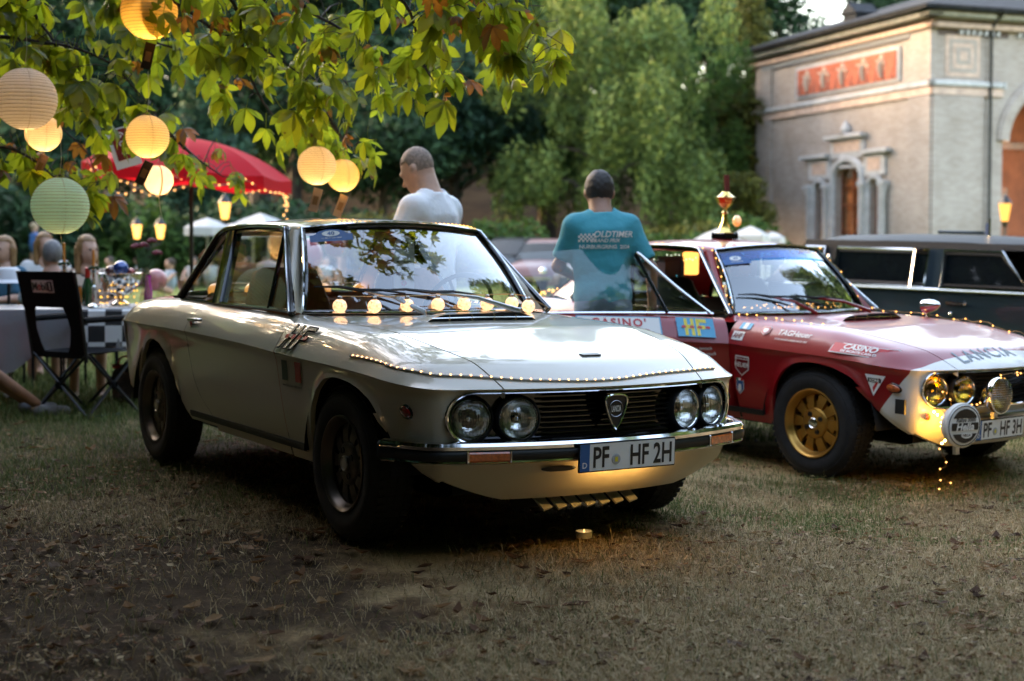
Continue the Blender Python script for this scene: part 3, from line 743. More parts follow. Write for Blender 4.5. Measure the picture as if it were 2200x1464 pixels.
def plate(root, text_l, text_r, c, w_=.44, h=.108, tilt=0, yaw=0):
    rt = empty('number_plate', c, (0, tilt, yaw), parent=root)   # local: x out, y = car left, z up ; read from front: u = +y
    mb = MB(); mb.box((-.004,0,0), (.008,w_,h), bev=.003); mb.build('plate_back', MAT['ink'], rt)
    f = lambda o: (lambda u, v: Vector((o, u, v)))
    mp = lambda V, F_, dx, dy, o: [(V, F_, lambda u, v: Vector((o, u+dx, v+dy)))]
    V, F_ = rect2d(w_-.010, h-.010, 1, 1); decal(rt, 'plate_field', mp(V, F_, 0, 0, .0008), MAT['white'])
    V, F_ = rect2d(.042, h-.010, 1, 1); decal(rt, 'euro_band', mp(V, F_, -w_/2+.026, 0, .0014), MAT['blue'])
    V, F_ = text2d('D', .03, .012); decal(rt, 'country_letter', mp(V, F_, -w_/2+.026, -.027, .002), MAT['white'])
    V, F_ = text2d(text_l, .105, .022, 0, .72); decal(rt, 'plate_letters', mp(V, F_, -w_/2+.098, 0, .002), MAT['ink'])
    V, F_ = text2d(text_r, .105, .022, 0, .70); decal(rt, 'plate_letters', mp(V, F_, w_/2-.115, 0, .002), MAT['ink'])
    mb = MB(); mb.lathe([(.0001,.003),(.018,.003),(.020,.001)], 20, Matrix.Translation((0,-w_/2+.165,-.012)) @ Matrix.Rotation(pi/2, 4, 'Y')); mb.build('registration_seal', M('seal_grey', (.42,.42,.42), .5), rt)
    V, F_ = rect2d(.013, .018, 1, 1); decal(rt, 'seal_crest', mp(V, F_, -w_/2+.165, -.012, .0042), MAT['yellow'])
    return rt
def bulb_string(name, pts, mat, r, label, cat='string lights', group=None, wire=None, wr=.0016, parent=None, every=1, socket=None, n=8, m=6):
    """thing > wire, bulb..."""
    rt = empty(name, label=label, cat=cat, group=group, parent=parent)
    P = [Vector(p) for p in pts]
    mb = MB(); mb.tube(P, wr, 4, cap=False); mb.build('wire', wire or MAT['wire'], rt)
    me = MB().sphere((0,0,0), r, n, m).mesh('bulb', mat, 60)
    for i, p in enumerate(P):
        if i % every: continue
        o = bpy.data.objects.new('bulb', me); o.location = p; link(o, rt)
    return rt
MAT['wire'] = M('copper_wire', (.35,.20,.08), .35, .8); MAT['wwire'] = M('clear_cable', (.5,.48,.44), .4)
MAT['led'] = emat('warm_led', (1,.52,.24), 42); MAT['led_hot'] = emat('fairy_led', (1,.47,.14), 46)
WHITE = paint('cream_white_paint', (.61,.54,.42))
RED2 = paint('dark_red_paint_white_nose', (.27,.004,.008), (.70,.68,.64), .3, .5)
REDP = paint('dark_red_paint', (.27,.004,.008), None, .3, .5)
MAT['wsglass'] = glassmat('windscreen_glass', (.92,.96,.96), 0, 3.6)
alloy = M('dark_alloy', (.10,.09,.08), .42, .8, noise=(25,.3)); alloy2 = M('dark_alloy_lip', (.16,.13,.11), .35, .85)
gold = M('gold_alloy', (.46,.23,.045), .36, .75, noise=(20,.12)); gold2 = M('gold_alloy_rim', (.50,.26,.06), .3, .75)
def common(root, pt, kind, sm, dark, dash, lining):
    body, bon = body_shell(root, pt)
    interior(root, sm, dark, dash); greenhouse(root, pt, MAT['glass'], MAT['wsglass'], lining)
    g, fx = front_end(root, kind)
    for s in (-1, 1):
        for x in (0, -2.33):
            tire_wheel(root, 'wheel', x, s, alloy2 if kind == 'white' else gold2, alloy if kind == 'white' else gold, MAT['steel'] if kind == 'white' else MAT['chrome'])
        mb = MB(); mb.grid([[flank(x, z, s)+Vector((0, s*o, 0)) for z, o in ((.333,0),(.333,.009),(.318,.012),(.302,.009),(.302,0))] for x in lin(-.36,-1.80,20)], flip=s > 0); mb.build('sill_moulding', MAT['black'], root)
    return body, bon, g, fx
def side_marker(root, x, z, s=-1, m=None):
    p = flank(x, z, s); mb = MB(); mb.sphere((0,0,0), 1, 14, 8, (.052,.014,.021)); mb.xform(Matrix.Translation(p) @ Matrix.Rotation(radians(8), 4, 'Y')); mb.build('side_indicator', m or MAT['amber'], root)
    mb = MB(); mb.sphere((0,0,0), 1, 14, 8, (.060,.008,.027)); mb.xform(Matrix.Translation(p) @ Matrix.Rotation(radians(8), 4, 'Y')); mb.build('indicator_base', MAT['gloss'], root)
# ------------------------------------------------------------------ white car
WC = empty('coupe_car', (-.0278, 5.9051, 0), (-.0115, .0006, -1.0162), 'cream white two-door coupe in front, registration PF HF 2H, strung with bulbs', 'car')
body, bonnet, g, fx = common(WC, WHITE, 'white', MAT['tan'], M('tan_carpet', (.10,.055,.035), .9), M('dash_black', (.012,.012,.012), .6), M('headlining_cream', (.4,.36,.3), .8))
badge(g, fx)
for s in (-1, 1):
    d = empty('door', parent=WC); door(d, s, WHITE, MAT['glass'], MAT['tan']); side_marker(WC, .50, .555, s, MAT['redlens'])
bp = bumper_path()
bum = empty('front_bumper', parent=WC)
mb = MB(); sweep(mb, bp, [(0,.456),(.022,.460),(.042,.455),(.050,.444),(.050,.432),(.044,.428),(0,.428)]); sweep(mb, bp, [(0,.392),(.046,.392),(.048,.386),(.040,.380),(0,.380)]); mb.build('bumper_bar', MAT['chrome'], bum)
mb = MB(); ip = [q for q in bp if abs(q[1]) < .44 or abs(q[1]) > .61 or True]; sweep(mb, bp[2:-2], [(0,.427),(.046,.427),(.052,.418),(.052,.402),(.046,.393),(0,.393)]); mb.build('rubber_strip', MAT['black'], bum)
for s in (-1, 1):
    seg = [q for q in bp if .44 < s*q[1] < .62]
    mb = MB(); ends = [(xmap(UF, y), y) for y in lin(s*.44, s*.585, 6)]; pth = []
    for (x, y) in ends:
        nx, ny = 1/sqrt(1+(.62*y)**2), .62*y/sqrt(1+(.62*y)**2); pth.append((x, y, nx, ny))
    if s < 0: pth = pth[::-1]
    sweep(mb, pth, [(0,.425),(.052,.425),(.057,.420),(.057,.396),(.052,.391),(0,.391)]); mb.build('indicator', MAT['amber'], bum)
    for q in (pth[0], pth[-1]):
        mb = MB(); mb.box((q[0]+q[2]*.05, q[1]+q[3]*.05, .409), (.018,.010,.044), Matrix.Rotation(math.atan2(q[3], q[2]), 3, 'Z'), bev=.003); mb.build('bracket', MAT['chrome'], bum)
    mb = MB(); e = [q for q in bp if s*q[1] > 0][-1 if s > 0 else 0]
    mb.box((e[0]-.004, e[1]+e[3]*.03, .418), (.03,.05,.070), bev=.012); mb.build('bumper_end', MAT['rubber'], bum)
plate(WC, 'PF', 'HF 2H', (.837, .012, .392), tilt=.03)
mb = MB(); mb.box((.80,.012,.40), (.06,.20,.05)); mb.build('plate_bracket', MAT['black'], WC)
for y0, y1 in ((-.30,-.16),(-.10,.04)):                                     # slots under the bumper
    mb = MB(); yl = (y0+y1)/2; 
    pts = [( (.055*cos(a) + (.015 if cos(a) > 0 else -.015)), .011*sin(a)) for a in lin(0, 2*pi, 20)[:-1]]
    mb.add([Vector((xmap(UF, yl+u)-.0175-.0045*((.346+v < .35)), yl+u, .346+v)) for u, v in pts], [tuple(range(20))]); mb.build('valance_slot', MAT['ink'], WC, smooth=0)
# warm-lit slatted guard under the chin
gd = empty('sump_guard', parent=WC)
for k in range(7):
    mb = MB(); y = -.215+.066*k; mb.box((0,0,0), (.008,.044,.09), Matrix.Rotation(radians(-50), 3, 'Y') @ Matrix.Rotation(.25, 3, 'X')); mb.build('guard_slat', M('aluminium', (.6,.58,.52), .4, .6), gd, loc=(.60, y, .205))
mb = MB(); mb.grid([[Vector((.50, y, .26)), Vector((.53, y, .17))] for y in (-.30,.30)]); mb.build('guard_backing', MAT['dark'], gd)
# badge on the bonnet, decals on the flank
mb = MB(); p = lid_U(.575, .03); mb.box((p.x, .02, lid(p.x, .02)+.003), (.028,.085,.005), Matrix.Rotation(.16, 3, 'Y')); mb.build('bonnet_badge', MAT['ink'], WC)
fm = lambda dx, dz, off=.003, tilt=0: flank_map(dx, dz, -1, off, tilt)
def hf_letters(h, inset, shear=.42, wk=.62):
    R_ = [(0,.27,0,1),(.55,.82,0,1),(.2,.62,.40,.64),(1.0,1.27,0,1),(1.2,1.88,.78,1),(1.2,1.74,.40,.62)]; V, F_ = [], []
    for x0, x1, y0, y1 in R_:
        i = inset; ix = i if x0 not in (.2, 1.2) else -i*.5
        b_ = len(V); n = 4
        for k in range(n+1):
            y = (y0+i)+(y1-y0-2*i)*k/n
            for x in (x0+ix, x1-i): V.append(((x-.94+shear*(y-.5))*h*wk, (y-.5)*h))
        F_ += [(b_+2*k, b_+2*k+1, b_+2*k+3, b_+2*k+2) for k in range(n)]
    return V, F_
V, F_ = hf_letters(.128, 0, .55, .95); decal(WC, 'wing_emblem', [(V, F_, upper_map(-.462,.764,-1,.004))], M('emblem_black', (.006,.006,.007), .75, spec=.1))
V, F_ = hf_letters(.128, .055, .55, .95); decal(WC, 'wing_emblem_fill', [(V, F_, upper_map(-.462,.764,-1,.0065))], WHITE)
mb = MB()
for k in range(4):
    f_ = upper_map(-.555+.060*k, .765, -1, .0095); mb.add([f_(u, v) for u, v in ((-.017,-.008),(-.005,-.012),(.012,-.010),(.017,.004),(.008,.012),(-.008,.010),(-.017,.003))], [(0,1,2,3,4,5,6)])
mb.build('emblem_figures', MAT['redp'], WC, smooth=0)
V, F_ = rect2d(.215,.125); decal(WC, 'flag_sticker', [(V, F_, fm(-.465,.617,.002))], M('cream_print', (.50,.46,.37), .4))
V, F_ = rect2d(.062,.085,3,3); decal(WC, 'flag_stripe', [(V, F_, fm(-.535,.628,.0035))], M('flag_green', (.02,.06,.035), .5)); decal(WC, 'flag_stripe', [(V, F_, fm(-.395,.628,.0035))], MAT['redp'])
V, F_ = text2d('www.fulvia-haus-hellmann.nl', .0175, .012); decal(WC, 'sticker_print', [(V, F_, fm(-.465,.567,.0035))], MAT['ink'])
# wipers
def wiper_set(root, pairs, arm_m):
    for base, mid, tip in pairs:
        rt = empty('wiper', parent=root); b, m_, t_ = [Vector(q) for q in (base, mid, tip)]
        mb = MB(); mb.tube([b+Vector((.005,0,-.03)), b, b.lerp(m_, .5)+Vector((.012,0,.018)), m_], [.016,.014,.009,.006], 6, flat=.6); mb.build('wiper_arm', arm_m, rt)
        d = (t_-m_); mb = MB(); mb.tube([m_-d*.9, m_-d*.4+Vector((0,0,.008)), m_, m_+d*.5+Vector((0,0,.008)), t_], [.004,.007,.010,.007,.004], 6); mb.build('wiper_blade', MAT['black'], rt)
def wsp(t, k, off=.022):
    p = WT(t)*k+WB(t)*(1-k); n = Vector((.72,0,.69)); return p+Vector((.02*sin(pi*k),0,.012*sin(pi*k)))+n*off
WIP = [((-.545,-.10,.862), wsp(-.58,.20), wsp(-.93,.25)), ((-.545,.40,.862), wsp(-.02,.17), wsp(-.44,.20))]
wiper_set(WC, WIP, MAT['steel'])
# stickers and card behind the screen
def oval(cx, cz, rx, rz, n=20): return [(cx+rx*cos(a), cz+rz*sin(a)) for a in lin(0, 2*pi, n)[:-1]]
def rally_plate(root, t, k, num, wd=.20):
    o = wsp(t, k, .008); ux = (wsp(t+.1, k)-wsp(t-.1, k)).normalized(); uy = (wsp(t, k+.1)-wsp(t, k-.1)).normalized()
    f = lambda off: planemap(o, ux, uy, off); rt = empty('rally_plate', parent=root)
    w2 = wd/2; pts = [(-w2,-.035*wd/.2),(w2,-.035*wd/.2),(w2,.012*wd/.2),(w2*.8,.012*wd/.2)]+[(w2*.72*cos(a), .012*wd/.2+.035*wd/.2*sin(a)) for a in lin(.15, pi-.15, 10)]+[(-w2*.8,.012*wd/.2),(-w2,.012*wd/.2)]
    mb = MB(); mb.add([f(0)(u, v) for u, v in pts], [tuple(range(len(pts)))]); mb.build('plate_field', MAT['blue'], rt, smooth=0)
    mb = MB(); q = oval(0, .016*wd/.2, w2*.42, .020*wd/.2); mb.add([f(.0015)(u, v) for u, v in q], [tuple(range(len(q)))]); mb.build('number_field', MAT['white'], rt, smooth=0)
    V, F_ = text2d(num, .034*wd/.2, .015); decal(rt, 'start_number', [(V, F_, lambda u, v: f(.003)(u, v+.016*wd/.2))], MAT['blue'])
    V, F_ = text2d('12. BIS 15. JULI 2024', .011*wd/.2, .01); decal(rt, 'plate_print', [(V, F_, lambda u, v: f(.002)(u, v-.016*wd/.2))], MAT['white'])
rally_plate(WC, -.74, .875, '40')
tg = empty('hang_tag', parent=WC); o = Vector((-.91,-.012,1.08)); ux, uy = Vector((.3,.95,0)), Vector((0,0,1)); f = lambda off: planemap(o, ux, uy, off)
pts = [(-.045,-.13),(.045,-.13),(.048,-.12),(.048,.075)]+[(.048*cos(a), .075+.05*sin(a)) for a in lin(.2, pi-.2, 8)]+[(-.048,.075),(-.048,-.12)]
mb = MB(); mb.add([f(0)(u, v) for u, v in pts], [tuple(range(len(pts)))]); mb.build('tag_card', MAT['card'], tg, smooth=0)
for i, l in enumerate(('Nur', 'gucken,', 'nicht', 'anfassen!')):
    V, F_ = text2d(l, .024, .02); decal(tg, 'tag_print', [(V, F_, lambda u, v, i=i: f(.002)(u, v+.025-.026*i))], MAT['ink'])
q = oval(0, -.098, .014, .014); mb = MB(); mb.add([f(.002)(u, v) for u, v in q], [tuple(range(len(q)))]); mb.build('tag_emblem', MAT['redp'], tg, smooth=0)
q = oval(0, .085, .020, .020); mb = MB(); mb.add([f(.002)(u, v) for u, v in q], [tuple(range(len(q)))]); mb.build('tag_hole', MAT['ink'], tg, smooth=0)
# ------------------------------------------------------------------ lights laid on the white car
def on_car(car, name, label, cat, group=None):
    return empty(name, tuple(car.location), tuple(car.rotation_euler), label, cat, group)
def resample(P, n):
    P = [Vector(p) for p in P]; L_ = [0]
    for a, b in zip(P, P[1:]): L_.append(L_[-1]+(b-a).length)
    out = []
    for i in range(n):
        d = L_[-1]*i/(n-1)
        for j in range(len(P)-1):
            if d <= L_[j+1]+1e-9: t = (d-L_[j])/max(1e-9, L_[j+1]-L_[j]); out.append(P[j].lerp(P[j+1], t)); break
    return out
def bulbs(rt, P, r, mat, n=8, m=6):
    me = MB().sphere((0,0,0), r, n, m).mesh('bulb', mat, 60)
    for p in P: o = bpy.data.objects.new('bulb', me); o.location = p; link(o, rt)
LEDP = [(.072,-.753),(.248,-.744),(.416,-.732),(.524,-.684),(.58,-.629),(.632,-.524),(.676,-.424),(.712,-.317),(.748,-.137),(.752,.028),(.724,.202),(.676,.421),(.62,.597)]
st = on_car(WC, 'led_strip', 'warm white light strip stuck along the front edge of the white bonnet', 'light strip')
P = [Vector((p.x, p.y, lid(p.x, p.y)+.005)) for p in resample(catmull([(x,y,0) for x,y in LEDP], 6), 150)]
mb = MB(); mb.tube(P, .004, 6); mb.build('cable', MAT['wwire'], st); bulbs(st, [p+Vector((0,0,.003)) for p in P[2::3]], .0046, MAT['led'])
st = on_car(WC, 'led_strip', 'warm light strip along the front edge of the white car roof', 'light strip')
P = resample([Vector((WT(t).x-.03, .49*t, roofz(WT(t).x-.03, .475*t)+.006-.010*max(0,abs(t)-.9)*10)) for t in lin(-.62,.99,30)], 64)
mb = MB(); mb.tube(P, .005, 6); mb.build('cable', MAT['wwire'], st); bulbs(st, [p+Vector((0,0,.004)) for p in P[1::2]], .0085, MAT['led_hot'])
gl = on_car(WC, 'globe_light_string', 'string of crackled glass globe lights along the foot of the white car windscreen', 'string lights')
G = [(-.62,-.476,.890),(-.60,-.318,.888),(-.60,-.156,.889),(-.60,.0,.892),(-.60,.136,.892),(-.605,.262,.892),(-.62,.405,.893),(-.58,.472,.880)]
def crackle(name, col, st):
    m = M(name, (.9,.75,.55), .15, coat=.6); N, Lk = m.node_tree.nodes, m.node_tree.links; b = N['Principled BSDF']
    tc = N.new('ShaderNodeTexCoord'); v = N.new('ShaderNodeTexVoronoi'); v.feature = 'DISTANCE_TO_EDGE'; v.inputs['Scale'].default_value = 95
    Lk.new(tc.outputs['Object'], v.inputs['Vector']); r = N.new('ShaderNodeValToRGB'); Lk.new(v.outputs[0], r.inputs[0])
    r.color_ramp.elements[0].position = .0; r.color_ramp.elements[0].color = (.30,.08,.015,1); r.color_ramp.elements[1].position = .16; r.color_ramp.elements[1].color = (*col,1)
    Lk.new(r.outputs[0], b.inputs['Emission Color']); b.inputs['Emission Strength'].default_value = st*LEK*.8; return m
MAT['globe'] = crackle('crackled_glass_globe', (1,.62,.34), 24)
for p in G:
    o = MB().sphere((0,0,0), .0315, 20, 12).build('globe', MAT['globe'], gl, 60, loc=p)
    mb = MB(); mb.lathe([(.010,.026),(.011,.040),(.006,.044),(.0001,.045)], 10); mb.build('socket', MAT['steel'], o)
mb = MB(); mb.tube(catmull([Vector(p)+Vector((0,0,.043)) for p in G]+[(-.64,.62,.87)], 5), .0022, 5); mb.build('wire', MAT['wire'], gl)
gl = on_car(WC, 'globe_light_string', 'string of amber globe lights along the rear shelf inside the white car', 'string lights')
MAT['globe2'] = crackle('amber_globe', (1,.45,.08), 12)
G = [(-2.45,.50,.905),(-2.46,.28,.905),(-2.46,.06,.905),(-2.46,-.16,.905),(-2.44,-.38,.905)]
for p in G: MB().sphere((0,0,0), .040, 16, 10).build('globe', MAT['globe2'], gl, 60, loc=p)
mb = MB(); mb.tube(catmull([Vector(p)+Vector((0,0,.04)) for p in G], 5), .003, 5); mb.build('wire', MAT['wire'], gl)
# small strip of warm light tucked under the number plate
st = on_car(WC, 'led_strip', 'warm light strip tucked under the front number plate of the white car', 'light strip')
mb = MB(); P = [Vector((.800, y, .347)) for y in lin(-.10,.20,14)]; mb.tube(P, .004, 5); mb.build('cable', MAT['wwire'], st); bulbs(st, P, .005, emat('plate_led', (1,.60,.18), 2000))
# ------------------------------------------------------------------ red car
RC = empty('coupe_car', (2.2357, 8.2158, -.119), (-.0031, .0159, -.923), 'dark red rally coupe with white nose, open door and sponsor stickers', 'car')
body, bonnet, g, fx = common(RC, RED2, 'red', MAT['blackl'], M('dark_carpet', (.015,.015,.016), .9), M('dash_black', (.012,.012,.012), .6), M('headlining_dark', (.05,.045,.045), .8))
d = empty('door', parent=RC); door(d, 1, REDP, MAT['glass'], MAT['blackl'])
HX, HY, DA = -.628, -.752, radians(62)
dr = empty('door', (HX, HY, 0), (0, 0, DA), parent=RC)
skin = door(dr, -1, REDP, MAT['glass'], MAT['blackl'])
skin.location = (-HX, -HY, 0)
side_marker(RC, .52, .545, -1, MAT['amber']); side_marker(RC, .52, .545, 1, MAT['amber'])
for s in (-1, 1):
    mb = MB(); mb.sphere((0,0,0), 1, 14, 8, (.016,.048,.021)); mb.xform(Matrix.Translation((.648, s*.60, .40)) @ Matrix.Rotation(-s*.6, 4, 'Z')); mb.build('indicator', MAT['amber'], RC)
plate(RC, 'PF', 'HF 3H', (.845, -.257, .338), w_=.42, tilt=.05, yaw=0)
# lamp bar, spot lamp, covered lamp
mb = MB(); mb.tube([Vector((.80-.30*y*y, y, .400)) for y in lin(-.55,.55,12)], .014, 8); mb.build('lamp_bar', MAT['steel'], RC)
for y in (-.5,-.2,.2,.5):
    mb = MB(); mb.box((.74-.3*y*y, y, .40), (.14,.03,.012)); mb.build('bar_bracket', MAT['steel'], RC)
def lampdrum(parent, c, nrm, r, cover, depth=.09, name='spot_lamp'):
    a, b, dd = frame_from(nrm); Mx = Matrix(((a.x,b.x,dd.x,c[0]),(a.y,b.y,dd.y,c[1]),(a.z,b.z,dd.z,c[2]),(0,0,0,1)))
    rt = empty(name, parent=parent)
    mb = MB(); mb.lathe([(.001,-depth),(r*.45,-depth*.95),(r*.8,-depth*.6),(r,-.02),(r*1.03,0),(r*1.02,.012),(r*.95,.014)], 32, Mx); mb.build('housing', MAT['chrome'] if not cover else M('cover_white', (.72,.71,.68), .45), rt)
    if cover:
        mb = MB(); mb.lathe([(r*.96,.012),(r*.93,.018),(r*.80,.021),(.0001,.024)], 32, Mx); mb.build('cover_face', MAT['white'], rt)
        f = lambda o: (lambda u, v: Mx @ Vector((-u, v, o)))
        # cover print: black bands, lettering
        def band(z0, z1, o):
            mb = MB(); k = r*.78; n = 14; rows = []
            for z in lin(z0, z1, 6): hw = sqrt(max(0, k*k-z*z)); rows.append([f(o)(hw*t, z) for t in lin(-1,1,8)])
            mb.grid(rows); mb.build('cover_band', MAT['ink'], rt, smooth=0)
        band(r*.36, r*.775, .0245); band(-r*.20, r*.14, .0252); band(-r*.775, -r*.36, .0245)
        V, F_ = text2d('Rallye 3000', r*.27, .02, .15, .9); decal(rt, 'cover_print', [(V, F_, lambda u, v: f(.0256)(u+r*.05, v+r*.25))], MAT['ink'])
        V, F_ = text2d('Hella', r*.50, .03, .2); decal(rt, 'cover_print', [(V, F_, lambda u, v: f(.0268)(u, v-r*.03))], MAT['white'])
        q = oval(r*.10, -r*.42, r*.32, r*.15); mb = MB(); mb.add([f(.0262)(u, v) for u, v in q], [tuple(range(len(q)))]); mb.build('cover_oval', MAT['white'], rt, smooth=0)
        V, F_ = text2d('HELLA', r*.16, .03); decal(rt, 'cover_print', [(V, F_, lambda u, v: f(.0275)(u+r*.10, v-r*.42))], MAT['ink'])
        mb = MB(); mb.tube([Mx @ Vector((r*.90*cos(a), r*.90*sin(a), .0195)) for a in lin(0,2*pi,40)[:-1]], .0025, 5, closed=True); mb.build('cover_ring', MAT['ink'], rt)
    else:
        mb = MB(); mb.lathe([(r*.0001,-.06),(r*.6,-.045),(r*.95,0)], 28, Mx); mb.build('reflector', MAT['reflector'], rt)
        mb = MB(); mb.lathe([(r*.96,.01),(r*.8,.02),(r*.5,.027),(.0001,.03)], 28, Mx); mb.build('lens', MAT['ylens'], rt)
        for k in range(-7, 8):                                              # stone guard mesh
            h = sqrt(max(0, r*r*.92-(k*r/8)**2)); z = .032-.02*(abs(k)/8)**2
            mb = MB(); mb.tube([Mx @ Vector((k*r/8, h*t, z-.014*t*t)) for t in lin(-1,1,8)], .0011, 4); mb.tube([Mx @ Vector((h*t, k*r/8, z-.014*t*t)) for t in lin(-1,1,8)], .0011, 4); mb.build('guard_wire', MAT['steel'], rt)
    mb = MB(); mb.box((c[0]-.03, c[1], c[2]-r-.015), (.02,.03,.05)); mb.build('mount', MAT['steel'], rt)
    return rt
lampdrum(RC, (.845,-.588,.378), (1,-.22,-.02), .112, True, name='covered_lamp'); lampdrum(RC, (.855,-.285,.512), (1,0,.02), .094, False)
lampdrum(RC, (.855,.285,.512), (1,.0,.02), .094, False); lampdrum(RC, (.845,.588,.378), (1,.22,-.02), .112, True, name='covered_lamp')
mb = MB(); mb.box((.585,-.745,.455), (.06,.012,.075)); mb.build('tow_hatch', MAT['ink'], RC)
# wing stickers
fr_ = lambda x, z, off=.003, tilt=-.05: flank_map(x, z, -1, off, tilt)
V, F_ = rect2d(.36,.075,10,4); decal(RC, 'wing_sticker', [(V, F_, upper_map(.305,.722,-1,.003))], MAT['white'])
V, F_ = rect2d(.350,.066,10,4); decal(RC, 'wing_sticker_field', [(V, F_, upper_map(.305,.722,-1,.0045))], MAT['redp'])
V, F_ = text2d('CASINO', .052, .03, .25, 1.05); decal(RC, 'sticker_print', [(V, F_, lambda u, v: upper_map(.305,.722,-1,.0085)(u, v+.012))], MAT['white'])
V, F_ = text2d('DE MONTE-CARLO', .0235, .03, 0, 1.05); decal(RC, 'sticker_print', [(V, F_, lambda u, v: upper_map(.305,.722,-1,.0085)(u, v-.022))], MAT['white'])
V, F_ = text2d('TAGHeuer', .055, .008, .12, .95); decal(RC, 'sticker_print', [(V, F_, upper_map(-.155,.778,-1,.006))], MAT['white'])
V, F_ = text2d('SWISS AVANT-GARDE SINCE 1860', .0155, .012, .1); decal(RC, 'sticker_print', [(V, F_, upper_map(-.165,.742,-1,.006))], MAT['white'])
def shield2(x, z, w_, h, m1, m2, m3, txt=None, ts=.02):
    P = [(-.5,.5),(.5,.5),(.5,-.15),(0,-.5),(-.5,-.15)]
    for k, m_, o in ((1,m1,.003),(.88,m2,.0042),(.62,m3,.0054)):
        if m_ is None: continue
        mb = MB(); mp_ = (upper_map(x, z, -1, o+.002) if z > .7 else fr_(x, z, o)); mb.add([mp_(u*w_*k, v*h*k) for u, v in P], [(0,1,2,3,4)]); mb.build('shield_sticker', m_, RC, smooth=0)
    if txt: V, F_ = text2d(txt, ts, .02); decal(RC, 'sticker_print', [(V, F_, fr_(x, z+h*.06, .0064))], MAT['white'])
MAT['redd'] = M('dark_red_print', (.17,.006,.010), .4); MAT['green'] = M('green_print', (.02,.16,.09), .45)
shield2(-.372,.782,.062,.062, MAT['white'], MAT['redp'], MAT['white'])
shield2(-.515,.575,.105,.115, MAT['white'], MAT['redd'], None, 'HEUER', .036)
V, F_ = text2d('CHRONOGRAPH', .0135, .02); decal(RC, 'sticker_print', [(V, F_, fr_(-.515,.616,.0064))], MAT['white'])
shield2(-.535,.452,.058,.085, MAT['white'], MAT['blue'], None)
for u0, m_ in ((-.018,MAT['green']),(0,MAT['white']),(.018,MAT['redp'])): V, F_ = rect2d(.018,.014,1,1); decal(RC, 'tricolour', [(V, F_, fr_(-.535+u0,.497,.006))], m_)
mb = MB(); f_ = fr_(-.535,.448,.0066); mb.add([f_(u, v) for u, v in ((-.012,-.02),(.004,-.024),(.014,-.008),(.012,.02),(-.004,.024),(-.014,.008))], [(0,1,2,3,4,5)]); mb.build('lion_emblem', MAT['white'], RC, smooth=0)
V, F_ = rect2d(.085,.050,4,2); decal(RC, 'wing_sticker', [(V, F_, upper_map(-.535,.800,-1,.003))], MAT['sky'])
V, F_ = rect2d(.03,.050,2,2); decal(RC, 'wing_sticker_field', [(V, F_, upper_map(-.535,.800,-1,.0045))], MAT['white'])
V, F_ = rect2d(.085,.055,4,2); decal(RC, 'wing_sticker', [(V, F_, upper_map(-.560,.745,-1,.003))], MAT['white'])
V, F_ = text2d('AHF', .045, .03, .2, .8); decal(RC, 'sticker_print', [(V, F_, upper_map(-.560,.745,-1,.006))], MAT['redd'])
f_ = fr_(.425,.556,.003); mb = MB(); mb.add([f_(u, v) for u, v in ((-.058,.05),(.058,.05),(0,-.06))], [(0,1,2)]); mb.build('triangle_sticker', MAT['white'], RC, smooth=0)
f_ = fr_(.425,.556,.0045); mb = MB(); mb.add([f_(u, v) for u, v in ((.022,.035),(.032,.035),(-.004,-.045),(-.014,-.025))], [(0,1,2,3)]); mb.build('triangle_slash', MAT['redp'], RC, smooth=0)
V, F_ = rect2d(.075,.022,2,1); decal(RC, 'triangle_band', [(V, F_, fr_(.425,.578,.0055))], MAT['ink']); V, F_ = text2d('KONI', .022, .03); decal(RC, 'sticker_print', [(V, F_, fr_(.425,.578,.007))], MAT['white'])
# lettering on the nose
V, F_ = text2d('LANCIA', .125, .012, 0, .95, 1.18); decal(RC, 'bonnet_lettering', [(V, F_, lid_map(.652, -.13, 0, .0035))], M('grey_print', (.16,.20,.23), .4))
# door stickers (built in car coordinates under the door skin)
fd = lambda x, z, off=.003: flank_map(x, z, -1, off, .03)
def dd_(name, VF, x, z, off, m_, du=0, dv=0): mb = MB(); fd_ = upper_map(x, z, -1, off+.003) if z > .7 else fd(x, z, off); mapped(mb, VF[0], VF[1], lambda u, v: fd_(u+du, v+dv)); return mb.build(name, m_, skin, smooth=0)
dd_('door_sticker', rect2d(.50,.15,8,5), -1.285,.785,.003,MAT['sky']); dd_('sticker_field', rect2d(.485,.138,8,5), -1.285,.785,.0042,MAT['white'])
dd_('sticker_print', text2d("CASINO'", .070, .035, 0, 1.0, 1.25), -1.285,.785,.006,MAT['redp'],0,.033); dd_('sticker_print', text2d('SANREMO', .070, .035, 0, 1.05, 1.15), -1.285,.785,.006,MAT['redp'],0,-.035)
dd_('door_sticker', rect2d(.225,.130,4,4), -.83,.785,.003,MAT['sky']); dd_('emblem_letters', hf_letters(.115, 0, 0), -.83,.785,.0045,MAT['yellow'])
for k in range(4): dd_('emblem_figure', ([(-.014,-.007),(.012,-.009),(.016,.003),(.006,.010),(-.012,.007)], [(0,1,2,3,4)]), -.83,.785,.006,MAT['redp'],-.072+.048*k,0)
dd_('sticker_print', text2d('O Jasmin Jentsch', .0265, .008), -.83,.665,.004,MAT['white']); dd_('sticker_print', text2d('O Hans-Peter Jentsch', .0265, .008), -.83,.632,.004,MAT['white'])
wiper_set(RC, WIP, REDP)
rally_plate(RC, -.78, .80, '44', .19)
V, F_ = rect2d(1,1,1,1)
